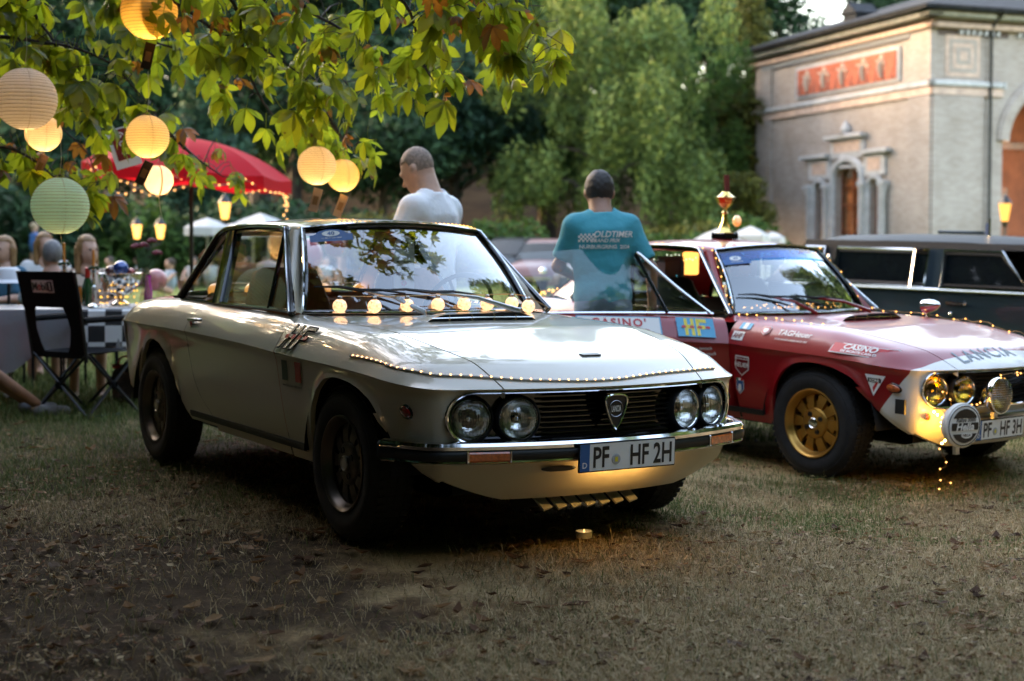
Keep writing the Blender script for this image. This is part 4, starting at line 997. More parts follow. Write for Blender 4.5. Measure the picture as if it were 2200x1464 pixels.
# blue sun strip across the top of the screen, lettering
mb = MB(); mb.grid([[wsp(t, k, .006)+Vector((0,0,.002)) for t in lin(-.95,.95,16)] for k in (.80,.97)], flip=True); mb.build('sun_strip', glassmat('blue_sun_strip', (.08,.42,.85), .15, 1.0), RC, smooth=0)
V, F_ = text2d('CORSE', .05, .01, 0, 1.3); o_ = wsp(.40,.91,.011); decal(RC, 'screen_lettering', [(V, F_, planemap(o_, (0,1,0), wsp(.4,.95)-wsp(.4,.85)))], M('orange_print', (.55,.25,.12), .5))
# chrome bullet mirror on the far wing, pink head rests, roll bar
mr = empty('wing_mirror', parent=RC); mb = MB(); pm = Vector((-.30,.66,lid(-.30,.66)))
mb.lathe([(.0001,.09),(.018,.075),(.034,.045),(.043,.0),(.044,-.03),(.038,-.034),(.0001,-.03)], 20, Matrix.Translation(pm+Vector((0,0,.075))) @ Matrix.Rotation(radians(80), 4, 'Y')); mb.tube([pm, pm+Vector((-.01,0,.05))], .012, 8); mb.build('mirror_shell', MAT['chrome'], mr)
for y in (-.34,.34):
    mb = MB(); mb.box((0,0,0), (.08,.24,.16), bev=.035); mb.xform(Matrix.Translation((-1.57,y,1.10))); mb.build('head_rest', M('pink_leather', (.42,.20,.17), .5), RC)
    mb = MB(); mb.tube([(-1.56,y-.05,1.0),(-1.56,y-.05,1.06)], .007, 6); mb.tube([(-1.56,y+.05,1.0),(-1.56,y+.05,1.06)], .007, 6); mb.build('head_rest_post', MAT['chrome'], RC)
mb = MB(); mb.tube(catmull([(-1.82,-.55,.35),(-1.86,-.53,.9),(-1.9,-.44,1.19),(-1.92,-.2,1.225),(-1.92,.2,1.225),(-1.9,.44,1.19),(-1.86,.53,.9),(-1.82,.55,.35)], 6), .02, 8); mb.tube([(-1.9,-.44,1.17),(-1.5,.1,.4)], .018, 8); mb.build('roll_bar', MAT['black'], RC)
# fairy lights on the red car
def wiggle(P, n, amp, seed):
    r = random.Random(seed); out = []
    for p in resample(P, n): out.append(p+Vector((r.uniform(-1,1), r.uniform(-1,1), r.uniform(-.2,1)))*amp)
    return out
def fairy(label, P, n, amp, seed, every=2, r=.0045, mat=None, car=RC):
    st = on_car(car, 'fairy_light_string', label, 'fairy lights'); Q = wiggle(P, n, amp, seed)
    mb = MB(); mb.tube(catmull(Q, 3), .0011, 4, cap=False); mb.build('wire', MAT['wire'], st); bulbs(st, Q[::every], r, mat or MAT['led_hot'])
    return st
fairy('fairy lights along the red roof edge and down the windscreen pillar', [Vector((x, -.515, roofz(x,-.49)+.01)) for x in lin(-1.95,-1.12,8)]+[WT(-1)*(1-k)+WB(-1)*k+Vector((.02,-.03,.02)) for k in lin(.05,.98,7)], 40, .006, 1)
fairy('fairy lights trailing along the red wing below the windscreen', [Vector((x, -.60+.02*sin(9*x), lid(x,-.60)+.006)) for x in lin(-.72,.05,8)], 22, .012, 2)
fairy('fairy lights down the far windscreen pillar and along the far red wing', [WT(1)*(1-k)+WB(1)*k+Vector((.02,.02,.02)) for k in lin(0,1,5)]+[Vector((x, .62, lid(x,.62)+.008)) for x in lin(-.70,.55,10)], 36, .014, 3)
fairy('tangle of fairy lights on the dashboard behind the red car windscreen', [Vector((-.84+.03*sin(5*y), y, .875)) for y in lin(-.35,.5,10)], 48, .028, 4, every=1, r=.0032)
fairy('fairy lights wound round the yellow headlamps and grille of the red car', [(.70,-.64,.62),(.76,-.55,.46),(.80,-.48,.47),(.83,-.42,.455),(.82,-.36,.50),(.86,-.30,.62),(.88,-.22,.615),(.87,-.1,.61),(.87,.05,.58),(.87,.2,.60)], 40, .018, 5)
fairy('fairy lights draped over the white corner below the red car indicator', [(.70,-.64,.43),(.735,-.60,.40),(.73,-.61,.36),(.745,-.57,.33),(.74,-.60,.29),(.73,-.58,.25)], 18, .012, 6, mat=emat('corner_led', (1,.52,.08), 3400))
fairy('loose end of fairy lights hanging to the grass under the red car', [(.73,-.60,.24),(.77,-.58,.16),(.74,-.63,.14),(.75,-.62,.08),(.79,-.57,.075),(.72,-.64,.02)], 12, .006, 7)
fairy('fairy lights inside the rear of the red car', [Vector((-1.98, y, 1.16+.02*sin(20*y))) for y in lin(-.2,.42,8)], 20, .01, 8, every=1, r=.004, mat=emat('white_led', (.8,1,.85), 25))
fairy('clump of fairy lights on the boot of the red car', [Vector((-2.75+.05*sin(8*y), y, lid(-2.75,y)+.02)) for y in lin(-.5,.3,10)], 44, .035, 9, every=1, r=.006)
# lantern glowing inside the red car
ln = on_car(RC, 'cabin_lantern', 'glowing paper box lantern hanging inside the red car', 'lantern')
mb = MB(); mb.box((-2.02,.28,1.12), (.09,.09,.16), bev=.01); mb.build('paper_shade', emat('cabin_lantern_glow', (1,.40,.10), 24), ln)
# trophy on the roof
tr = on_car(RC, 'trophy', 'gold trophy cup on a black plinth on the red car roof', 'trophy'); goldm = M('trophy_gold', (.75,.52,.16), .16, 1)
b0 = Vector((-1.42,.0,roofz(-1.42,0)))
mb = MB(); mb.box(b0+Vector((0,0,.022)), (.13,.13,.044), bev=.006); mb.build('plinth', MAT['gloss'], tr)
mb = MB(); mb.lathe([(.055,.044),(.05,.05),(.022,.11),(.014,.165),(.022,.175),(.014,.185),(.018,.205)], 8, Matrix.Translation(b0)); mb.build('stem', goldm, tr, smooth=20)
mb = MB(); mb.lathe([(.018,.205),(.05,.235),(.068,.275),(.060,.278),(.03,.30),(.022,.31),(.012,.312)], 8, Matrix.Translation(b0)); mb.build('cup', goldm, tr, smooth=20)
mb = MB(); mb.box(b0+Vector((0,.01,.365)), (.012,.04,.115), Matrix.Rotation(.08, 3, 'X')); mb.build('top_figure', M('trophy_red', (.16,.03,.03), .4), tr)
bl = on_car(RC, 'globe_light', 'small glowing globe hanging beside the gold trophy', 'lamp'); MB().sphere(b0+Vector((.05,.06,.12)), .03, 14, 10, (1,1,1.25)).build('globe', MAT['globe2'], bl, 60)
mb = MB(); mb.tube([b0+Vector((.05,.06,.12)), b0+Vector((.05,.05,.02)), b0+Vector((.1,.1,.0))], .002, 4); mb.build('wire', MAT['wire'], bl)
# ================================================================== ground
def gz(x, y):
    x = np.asarray(x, float); y = np.asarray(y, float)
    def s_(t): t = np.clip(t, 0, 1); return t*t*(3-2*t)
    z = -.119*s_((x-.3)/1.3)*s_((y-4.8)/2.2) - .085*s_((x-2.6)/1.4)*s_((y-8.6)/3)
    z = z+.010*np.sin(x*1.7+.6*y)*np.sin(y*1.3-.5*x)*s_((5.2-y)/2)
    yy = 50+.10*(x-4)**2/10*0+ (x < 8)*0
    hill = np.clip(y-52-.22*np.clip(x-6, 0, 40), 0, None)
    h_ = .36*hill*(1-np.exp(-hill/14)); z = z + 20*(1-np.exp(-h_/20))
    return z
def soil_nodes(m):
    N, Lk = m.node_tree.nodes, m.node_tree.links; b = N['Principled BSDF']; tc = N.new('ShaderNodeTexCoord')
    def noise(sc, det=6, ro=.6):
        n = N.new('ShaderNodeTexNoise'); n.inputs['Scale'].default_value = sc; n.inputs['Detail'].default_value = det; n.inputs['Roughness'].default_value = ro
        Lk.new(tc.outputs['Object'], n.inputs['Vector']); return n.outputs[0]
    def ramp(src, stops):
        r = N.new('ShaderNodeValToRGB'); Lk.new(src, r.inputs[0]); e = r.color_ramp.elements
        while len(e) < len(stops): e.new(.5)
        for el, (p_, c_) in zip(e, stops): el.position = p_; el.color = (*c_, 1)
        return r.outputs[0]
    near = ramp(noise(2.6, 10, .7), [(.30,(.07,.042,.022)),(.43,(.22,.14,.072)),(.55,(.44,.32,.18)),(.75,(.34,.28,.13))])
    far = ramp(noise(.35, 8, .6), [(.3,(.13,.18,.05)),(.55,(.21,.24,.08)),(.75,(.29,.27,.115))])
    fine = ramp(noise(60, 4, .7), [(.3,(.55,.55,.55)),(.7,(1.25,1.2,1.1))])
    sp = N.new('ShaderNodeSeparateXYZ'); Lk.new(tc.outputs['Object'], sp.inputs[0])
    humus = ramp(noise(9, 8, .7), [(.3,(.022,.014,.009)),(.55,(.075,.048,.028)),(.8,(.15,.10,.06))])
    def mth(op, a, c_):
        q = N.new('ShaderNodeMath'); q.operation = op
        for i_, v_ in enumerate((a, c_)):
            if isinstance(v_, (int, float)): q.inputs[i_].default_value = v_
            else: Lk.new(v_, q.inputs[i_])
        return q.outputs[0]
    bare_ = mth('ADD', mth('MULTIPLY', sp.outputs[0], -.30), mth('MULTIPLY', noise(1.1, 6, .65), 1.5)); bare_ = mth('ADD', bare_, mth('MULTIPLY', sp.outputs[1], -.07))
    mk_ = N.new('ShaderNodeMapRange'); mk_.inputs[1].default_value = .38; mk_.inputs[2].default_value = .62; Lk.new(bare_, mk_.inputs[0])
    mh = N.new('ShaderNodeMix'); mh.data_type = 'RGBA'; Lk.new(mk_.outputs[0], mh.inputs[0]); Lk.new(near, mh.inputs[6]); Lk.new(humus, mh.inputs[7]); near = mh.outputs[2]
    mr = N.new('ShaderNodeMapRange'); mr.inputs[1].default_value = 8.5; mr.inputs[2].default_value = 13; Lk.new(sp.outputs[1], mr.inputs[0])
    mx = N.new('ShaderNodeMix'); mx.data_type = 'RGBA'; Lk.new(mr.outputs[0], mx.inputs[0]); Lk.new(near, mx.inputs[6]); Lk.new(far, mx.inputs[7])
    woods = ramp(noise(.5, 6), [(.35,(.05,.032,.02)),(.6,(.10,.06,.035)),(.8,(.06,.07,.03))])
    mr2 = N.new('ShaderNodeMapRange'); mr2.inputs[1].default_value = 51; mr2.inputs[2].default_value = 54; Lk.new(sp.outputs[1], mr2.inputs[0])
    mx3 = N.new('ShaderNodeMix'); mx3.data_type = 'RGBA'; Lk.new(mr2.outputs[0], mx3.inputs[0]); Lk.new(mx.outputs[2], mx3.inputs[6]); Lk.new(woods, mx3.inputs[7])
    ml = N.new('ShaderNodeMix'); ml.data_type = 'RGBA'; ml.blend_type = 'MULTIPLY'; ml.inputs[0].default_value = 1
    Lk.new(mx3.outputs[2], ml.inputs[6]); Lk.new(fine, ml.inputs[7]); Lk.new(ml.outputs[2], b.inputs['Base Color'])
    bp = N.new('ShaderNodeBump'); bp.inputs['Strength'].default_value = .8; bp.inputs['Distance'].default_value = .02; Lk.new(noise(28, 8, .75), bp.inputs['Height']); Lk.new(bp.outputs[0], b.inputs['Normal'])
    return m
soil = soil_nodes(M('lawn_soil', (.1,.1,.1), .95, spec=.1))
xs = np.concatenate([-np.geomspace(400, 7, 26), np.arange(-6.6, 7.0, .2), np.geomspace(7.2, 400, 26)])
ys = np.concatenate([[-200,-90,-40,-15,-6,-2], np.arange(0, 14, .2), np.geomspace(14.3, 60, 26), np.geomspace(62, 420, 26)])
XX, YY = np.meshgrid(xs, ys); V = np.stack([XX, YY, gz(XX, YY)], -1).reshape(-1, 3); nx = len(xs)
I = (np.arange(len(ys)-1)[:,None]*nx+np.arange(nx-1)[None]).ravel()
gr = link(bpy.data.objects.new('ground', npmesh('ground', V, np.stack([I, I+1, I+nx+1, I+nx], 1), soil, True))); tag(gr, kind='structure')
# ------------------------------------------------------------------ grass
def blade_mat(name, stops):
    m = translucent(name, (.1,.1,.04), (.12,.12,.04), .25, .65, spec=.15); N, Lk = m.node_tree.nodes, m.node_tree.links; b = N['Principled BSDF']
    ge = N.new('ShaderNodeNewGeometry'); r = N.new('ShaderNodeValToRGB'); Lk.new(ge.outputs['Random Per Island'], r.inputs[0]); e = r.color_ramp.elements
    while len(e) < len(stops): e.new(.5)
    for el, (p_, c_) in zip(e, stops): el.position = p_; el.color = (*c_, 1)
    Lk.new(r.outputs[0], b.inputs['Base Color'])
    for n in N:
        if n.type == 'BSDF_TRANSLUCENT': Lk.new(r.outputs[0], n.inputs[0])
    return m
rng = np.random.default_rng(5)
def vnoise(x, y, sc, seed):
    """cheap smooth noise 0..1"""
    v = np.zeros_like(x); a = 1.; t = 0
    r = np.random.default_rng(seed)
    for o in range(4):
        f = sc*2**o; ph = r.uniform(0, 6.28, 6); th = r.uniform(0, 3.14, 3)
        for k in range(3): v += a*np.sin(f*(x*np.cos(th[k])+y*np.sin(th[k]))+ph[k]+1.7*np.sin(f*.6*(x*np.sin(th[k])-y*np.cos(th[k]))+ph[k+3]))
        t += 3*a; a *= .55
    return .5+.5*v/t*1.6
def blades(name, x, y, L_, wd, mat, lean, label, z0=None):
    n = len(x); z = gz(x, y) if z0 is None else z0
    az = rng.uniform(0, 2*pi, n); fa = az+rng.normal(0, .5, n)+pi/2
    ln_ = np.clip(rng.normal(lean[0], lean[1], n), .05, 1.5)
    hx, hy, hz = np.cos(az)*np.sin(ln_*.55), np.sin(az)*np.sin(ln_*.55), np.cos(ln_*.55)
    tx, ty, tz = np.cos(az)*np.sin(ln_*1.25), np.sin(az)*np.sin(ln_*1.25), np.maximum(-.1, np.cos(ln_*1.25))
    wx, wy = np.cos(fa)*wd/2, np.sin(fa)*wd/2
    P0 = np.stack([x-wx, y-wy, z-.004], 1); P1 = np.stack([x+wx, y+wy, z-.004], 1)
    mx_ = np.stack([x+hx*L_*.5, y+hy*L_*.5, z+hz*L_*.5], 1); P2 = mx_+np.stack([wx, wy, 0*wx], 1)*.8; P3 = mx_-np.stack([wx, wy, 0*wx], 1)*.8
    tp = mx_+np.stack([tx, ty, tz], 1)*(L_*.5)[:,None]
    V = np.stack([P0, P1, P2, P3, tp], 1).reshape(-1, 3); b = np.arange(n)*5
    F_ = np.concatenate([np.stack([b, b+1, b+2], 1), np.stack([b, b+2, b+3], 1), np.stack([b+3, b+2, b+4], 1)])
    o = link(bpy.data.objects.new(name, npmesh(name, V, F_, mat))); tag(o, label, 'grass', kind='stuff'); return o
def scatter(n, y0, y1, pw=1.0, xr=.40):
    u = rng.random(n); y = (y0**pw+(y1**pw-y0**pw)*u)**(1/pw); x = (rng.random(n)*2-1)*y*xr; return x, y
def under_car(x, y):
    """thin grass below the parked cars"""
    out = np.zeros(len(x), bool)
    for cx, cy_, yaw in ((-.0278,5.9051,-1.0162),(2.2357,8.2158,-.923)):
        lx = (x-cx)*np.cos(yaw)+(y-cy_)*np.sin(yaw); ly = -(x-cx)*np.sin(yaw)+(y-cy_)*np.cos(yaw)
        out |= (np.abs(ly) < .62) & (lx > -2.9) & (lx < .55)
    return out
straw = blade_mat('dry_grass', [(0,(.17,.125,.065)),(.35,(.44,.32,.17)),(.6,(.60,.47,.28)),(.8,(.30,.22,.10)),(1,(.13,.14,.06))])
green = blade_mat('green_grass', [(0,(.055,.095,.028)),(.5,(.11,.16,.045)),(.85,(.18,.20,.07)),(1,(.40,.33,.17))])
x, y = scatter(210000, 3.4, 9.5, .35)
bare = vnoise(x, y, 1.1, 3)+.30*np.clip((-x+.3)/1.0, -.5, 1)*np.clip((5.9-y)/1.2, 0, 1)
gm = .5*vnoise(x, y, .9, 8)+.5*vnoise(x, y, 3.2, 18)+.32*np.clip((y-5.2)/2.5, -.4, 1)+.15*np.clip((x-.4), -.5, 1)
keep = (rng.random(len(x)) > np.clip((bare-.50)*3.2, 0, .9)) & ~(under_car(x, y) & (rng.random(len(x)) < .75))
x, y, gm = x[keep], y[keep], gm[keep]; isg = rng.random(len(x)) < np.clip((gm-.56)*4.0, .04, .9)
k = ~isg; blades('dry_grass', x[k], y[k], rng.uniform(.025,.075,k.sum())*np.where(rng.random(k.sum()) < .06, 1.8, 1), rng.uniform(.0016,.0036,k.sum()), straw, (1.40,.35), 'dry straw-coloured grass trodden flat across the foreground')
blades('green_grass', x[isg], y[isg], rng.uniform(.02,.060,isg.sum())*np.where(rng.random(isg.sum()) < .05, 1.8, 1), rng.uniform(.0018,.0040,isg.sum()), green, (.95,.35), 'short green grass growing between the cars')
x, y = scatter(110000, 9.2, 26, .25, .42)
blades('lawn_grass', x, y, rng.uniform(.04,.09,len(x)), rng.uniform(.005,.009,len(x)), green, (.5,.3), 'mown green lawn behind the cars and the table')
# fallen leaves
n = 900; x, y = scatter(n, 3.5, 9.2, .6, .38); keep = (vnoise(x, y, .8, 21) > .42); x, y = x[keep], y[keep]; n = len(x)
V, F_ = [], []
for i in range(n):
    L_ = rng.uniform(.02,.055); w_ = L_*rng.uniform(.3,.5); a = rng.uniform(0, 6.28); c, s = cos(a), sin(a); z = float(gz(x[i], y[i])); b = len(V); cu = rng.uniform(-.2,.5)*L_
    for u, v, h in ((-L_,0,.012+cu),(-.3*L_,-w_,.016),(.5*L_,-.7*w_,.014+cu*.4),(L_,0,.01+cu),(.5*L_,.7*w_,.02),(-.3*L_,w_,.012+cu*.3),(0,0,.008)):
        V.append((x[i]+u*c-v*s, y[i]+u*s+v*c, z+h+.008))
    F_ += [(b+6,b+j,b+(j+1)%6) for j in range(6)]
fl = link(bpy.data.objects.new('fallen_leaves', npmesh('fallen_leaves', V, F_, blade_mat('dead_leaf', [(0,(.05,.022,.010)),(.4,(.12,.05,.018)),(.7,(.20,.095,.03)),(1,(.26,.16,.07))])))); tag(fl, 'brown fallen leaves scattered over the trodden lawn', 'leaves', kind='stuff')
n = 15000; x, y = scatter(n, 3.5, 8.6, .5, .38); keep = vnoise(x, y, 1.6, 31) > .38; x, y = x[keep], y[keep]; n = len(x); z = gz(x, y)
L_ = rng.uniform(.004,.016,n); w_ = L_*rng.uniform(.3,.8,n); a = rng.uniform(0,6.28,n); ca, sa = np.cos(a), np.sin(a); up = rng.uniform(.012,.026,n)
P = [np.stack([x+u*L_*ca-v*w_*sa, y+u*L_*sa+v*w_*ca, z+up+rng.uniform(-.004,.006,n)], 1) for u, v in ((-1,0),(0,-1),(1,.1),(.1,1))]
V = np.stack(P, 1).reshape(-1,3); b = np.arange(n)*4
lt_ = link(bpy.data.objects.new('leaf_litter', npmesh('leaf_litter', V, np.stack([b,b+1,b+2,b+3],1), blade_mat('litter', [(0,(.05,.025,.012)),(.35,(.16,.075,.03)),(.65,(.32,.20,.10)),(.85,(.50,.38,.22)),(1,(.22,.07,.03))])))); tag(lt_, 'crumbled dry leaf litter strewn over the foreground', 'leaves', kind='stuff')
# tea light on the grass
tl = empty('tealight', (.283, 5.545, float(gz(.283,5.545))+.014), label='small lit tealight in a white cup standing on the grass', cat='candle')
mb = MB(); mb.lathe([(.0001,0),(.031,0),(.0335,.026),(.0315,.026),(.029,.012),(.0001,.012)], 20); mb.build('cup', M('tealight_cup', (.75,.72,.65), .4), tl)
mb = MB(); mb.lathe([(.0001,.017),(.029,.017)], 20); mb.build('glowing_wax', M('glowing_wax', (.75,.68,.5), .4, emit=(1,.7,.35), estr=.05), tl); mb = MB(); mb.lathe([(.0001,.018),(.004,.023),(.003,.028),(.0001,.034)], 8); mb.build('flame', emat('candle_flame', (1,.62,.2), 30), tl)  # top disc given a faint glow of its own for the flame's light
# ================================================================== trees
def bark(name, c): return M(name, c, .9, noise=(6,.4), bump=(20,.6,.02))
BARK = bark('bark', (.045,.035,.026))
def leafcloud(name, lobes, n, size, mat, seed, droop=0., shell=.55):
    r = np.random.default_rng(seed); L_ = np.array(lobes, float); wts = (L_[:,3]*L_[:,4]*L_[:,5])**.67; li = r.choice(len(L_), n, p=wts/wts.sum())
    d = r.normal(size=(n,3)); d /= np.linalg.norm(d, axis=1)[:,None]; rad = 1-shell*r.random(n)**1.6
    rad *= .82+.30*vnoise(d[:,0]*3+li, d[:,1]*3+d[:,2]*2.3, 1.7, seed+1)
    P = L_[li,:3]+d*L_[li,3:6]*rad[:,None]
    N_ = d*.7+r.normal(size=(n,3))*.7+np.array([0,0,.5-droop]); N_ /= np.linalg.norm(N_, axis=1)[:,None]
    T_ = np.cross(N_, r.normal(size=(n,3))); T_[:,2] -= droop; T_ -= N_*(T_*N_).sum(1)[:,None]; T_ /= np.linalg.norm(T_, axis=1)[:,None]; B_ = np.cross(N_, T_)
    s = size*r.uniform(.55,1.3,n)[:,None]
    V = np.stack([P-T_*s, P+B_*s*.42, P+T_*s, P-B_*s*.42], 1).reshape(-1,3); b = np.arange(n)*4
    return npmesh(name, V, np.stack([b,b+1,b+2,b+3],1), mat)
def limbs(mb, base, h, r, nl, spread, seed, crown0=.35):
    R_ = random.Random(seed); top = Vector(base)+Vector((R_.uniform(-.3,.3),R_.uniform(-.3,.3),h*.9))
    tr_ = [Vector(base).lerp(top, k)+Vector((R_.uniform(-.1,.1),R_.uniform(-.1,.1),0))*h*.06*(0<k<1) for k in lin(0,1,6)]
    mb.tube(tr_, [r*(1.25-1.1*k) for k in lin(0,1,6)], 9)
    for i in range(nl):
        k = crown0+(.92-crown0)*i/nl; p = Vector(base).lerp(top, k); a = i*2.4+R_.uniform(-.4,.4); l = spread*(1-.5*k)*R_.uniform(.7,1.1)
        q = p+Vector((cos(a)*l*.5, sin(a)*l*.5, l*.35)); e = p+Vector((cos(a)*l, sin(a)*l, l*.45)); mb.tube([p,q,e], [r*.45*(1-k*.6), r*.25, r*.06], 6)
def folmat(name, c, amt=.35):
    d = tuple(v*.45 for v in c); l = (min(1,c[0]*1.7), c[1]*1.45, c[2]*1.2)
    m = blade_mat(name, [(0,d),(.45,c),(.85,l),(1,(l[0]*1.15,l[1],l[2]))]); return m
FOL = dict(dark=folmat('foliage_dark', (.018,.048,.022)), blue=folmat('foliage_bluegreen', (.028,.075,.048)), mid=folmat('foliage_mid', (.038,.085,.020)), light=folmat('foliage_light', (.100,.155,.046)), olive=folmat('foliage_olive', (.075,.085,.020)))
def proto(kind, mat, seed):
    R_ = random.Random(seed); mb = MB()
    if kind == 'round':
        h = 11; lob = [(0,0,7,3.2,3.2,3.4)]+[(cos(a)*2.6+R_.uniform(-.6,.6), sin(a)*2.6, R_.uniform(4.5,9.5), R_.uniform(1.3,2.3), R_.uniform(1.3,2.3), R_.uniform(1.2,2.0)) for a in lin(0,6,9)]; n = 9000; sz = .24; dr = 0
    elif kind == 'tall':
        h = 15; lob = [(R_.uniform(-.5,.5), R_.uniform(-.5,.5), 3.5+i*1.35, 2.9-.22*i+R_.uniform(-.3,.3), 2.9-.22*i, 1.5) for i in range(9)]+[(cos(a)*2.2, sin(a)*2.2, R_.uniform(4,10), 1.4,1.4,1.3) for a in lin(0,6,6)]; n = 10000; sz = .24; dr = .1
    elif kind == 'weep':
        h = 9.5; lob = [(0,0,6.4,2.2,2.2,2.2)]+[(cos(a)*R_.uniform(1.2,4.3), sin(a)*R_.uniform(1.2,4.3), R_.uniform(2.4,9.4)-.0, R_.uniform(.55,1.1), R_.uniform(.55,1.1), R_.uniform(1.0,2.0)) for a in lin(0,25,40)]; n = 26000; sz = .135; dr = .8
    elif kind == 'bush':
        h = 1.6; lob = [(0,0,1.0,1.3,1.3,.95)]+[(cos(a)*1.0, sin(a)*1.0, R_.uniform(.6,1.4), .7,.7,.6) for a in lin(0,5.5,6)]; n = 3200; sz = .13; dr = 0
    limbs(mb, (0,0,-.3), h*.88, .32*h/11 if kind != 'bush' else .07, 9, 3.4 if kind != 'bush' else 1.0, seed)
    return mb.mesh('trunk', BARK), leafcloud('crown', lob, n, sz, FOL[mat], seed, dr)
PROTO = {}
def plant(name, kind, mat, x, y, sc, label, group, cat='tree', rot=None, zs=1.0, dz=0):
    key = (kind, mat)
    if key not in PROTO: PROTO[key] = proto(kind, mat, len(PROTO)+11)
    t, c = PROTO[key]; rt = empty(name, (x, y, float(gz(x, y))+dz), (0,0,R0.uniform(0,6.28) if rot is None else rot), label, cat, group); rt.scale = (sc, sc, sc*zs)
    link(bpy.data.objects.new('trunk' if kind != 'bush' else 'stem', t), rt); link(bpy.data.objects.new('crown' if kind != 'bush' else 'foliage', c), rt); return rt
def px(u, Y): return (u-1100)/3056*Y
# ------- named front trees of the wooded slope
TREES = [  # px x, depth, kind, mat, scale, zscale, label
    (1300,52,'weep','light',1.0,1.08,'broad pale green tree with drooping branches at the foot of the wooded slope'),
    (1430,60,'weep','mid',.85,1.0,'mid green drooping tree half behind the broad pale tree'),
    (430,44,'tall','blue',.52,.9,'conical blue green tree rising behind the red parasol'),
    (1175,60,'tall','mid',.85,1.0,'slim green tree left of the broad pale tree'),
    (985,56,'round','blue',.85,1.0,'round blue green tree above the man in white'),
    (820,52,'round','dark',.75,1.0,'dark round tree between the lanterns and the man in white'),
    (640,58,'round','dark',.95,1.0,'dark tree right of the red parasol'),
    (560,66,'tall','blue',1.0,1.0,'tall blue green tree above the red parasol'),
    (250,54,'round','dark',.9,1.0,'dark tree behind the left lanterns'),
    (60,50,'tall','dark',.9,1.0,'tall dark tree at the left edge'),
    (-110,56,'round','dark',1.0,1.0,'dark round tree beyond the left edge of the lawn'),
    (1610,63,'tall','olive',.72,1.0,'olive green tree beside the left wall of the brick building'),
    (1672,75,'tall','dark',.80,1.0,'tall dark tree behind the roof of the brick building'),
    (1560,54,'round','olive',.45,.9,'small olive tree beside the brick building'),
    (1850,88,'tall','dark',.75,1.0,'dark tree above the ridge of the brick building'),
    (2090,92,'tall','mid',.75,1.0,'tree behind the far end of the slate roof'),
    (730,70,'tall','dark',1.2,1.0,'tall dark tree in the middle of the wooded slope'),
    (900,72,'tall','blue',1.15,1.0,'tall blue green tree above the bald man'),
]
for u, Y, k, m_, sc, zs, lb in TREES: plant('deciduous_tree', k, m_, px(u, Y), Y, sc, lb, 'trees of the wooded slope', zs=zs)
ORD = 'first second third fourth fifth sixth seventh eighth ninth tenth eleventh twelfth thirteenth fourteenth fifteenth sixteenth seventeenth'.split()
R1 = random.Random(3)
for row, Y in enumerate((78, 90, 104, 120)):
    no = -1
    for u in range(-150, 2350, 165 if row < 2 else 190):
        if u > 1560 and Y < 86: continue
        k = R1.choice(['tall','round','tall']); m_ = R1.choice(['dark','dark','blue','mid','dark'])
        uu = u+R1.uniform(-50,50); yy = Y+R1.uniform(-4,4)
        if 1640 < uu < 1830 and row > 0: continue
        no += 1; plant('deciduous_tree', k, m_, px(uu, yy), yy, R1.uniform(.95,1.3), '%s %s tree far up the wooded slope, %s from left in the %s row' % ({'dark':'dark green','blue':'blue green','mid':'mid green'}[m_], 'tall' if k == 'tall' else 'round', ORD[no], ('lowest','second','third','highest')[row]), 'trees far up the wooded slope')
SHRUBS = [(860,40,'olive',1.15,'rounded olive shrub left of the man in white'),(770,42,'olive',1.0,'low olive shrub below the paired lanterns'),(945,41,'olive',.9,'brownish olive shrub behind the man in white'),(1075,44,'mid',1.0,'green shrub on the bank between the two men'),(1430,42,'mid',.9,'green shrub right of the man in teal'),(1500,44,'olive',1.1,'olive shrub behind the gold trophy'),(1590,46,'mid',1.2,'green shrub left of the brick building'),(300,40,'mid',1.2,'leafy shrub under the red parasol'),(180,41,'dark',1.4,'dark shrub behind the seated guests'),(520,41,'dark',1.3,'dark shrub right of the parasol pole'),(30,40,'dark',1.5,'dark shrub at the left edge of the lawn'),(620,43,'olive',1.0,'olive shrub above the white parasols'),(700,44,'dark',1.2,'dark shrub on the bank behind the white roof')]
for u, Y, m_, sc, lb in SHRUBS: plant('shrub', 'bush', m_, px(u, Y), Y, sc, lb, 'shrubs along the foot of the slope', 'shrub')
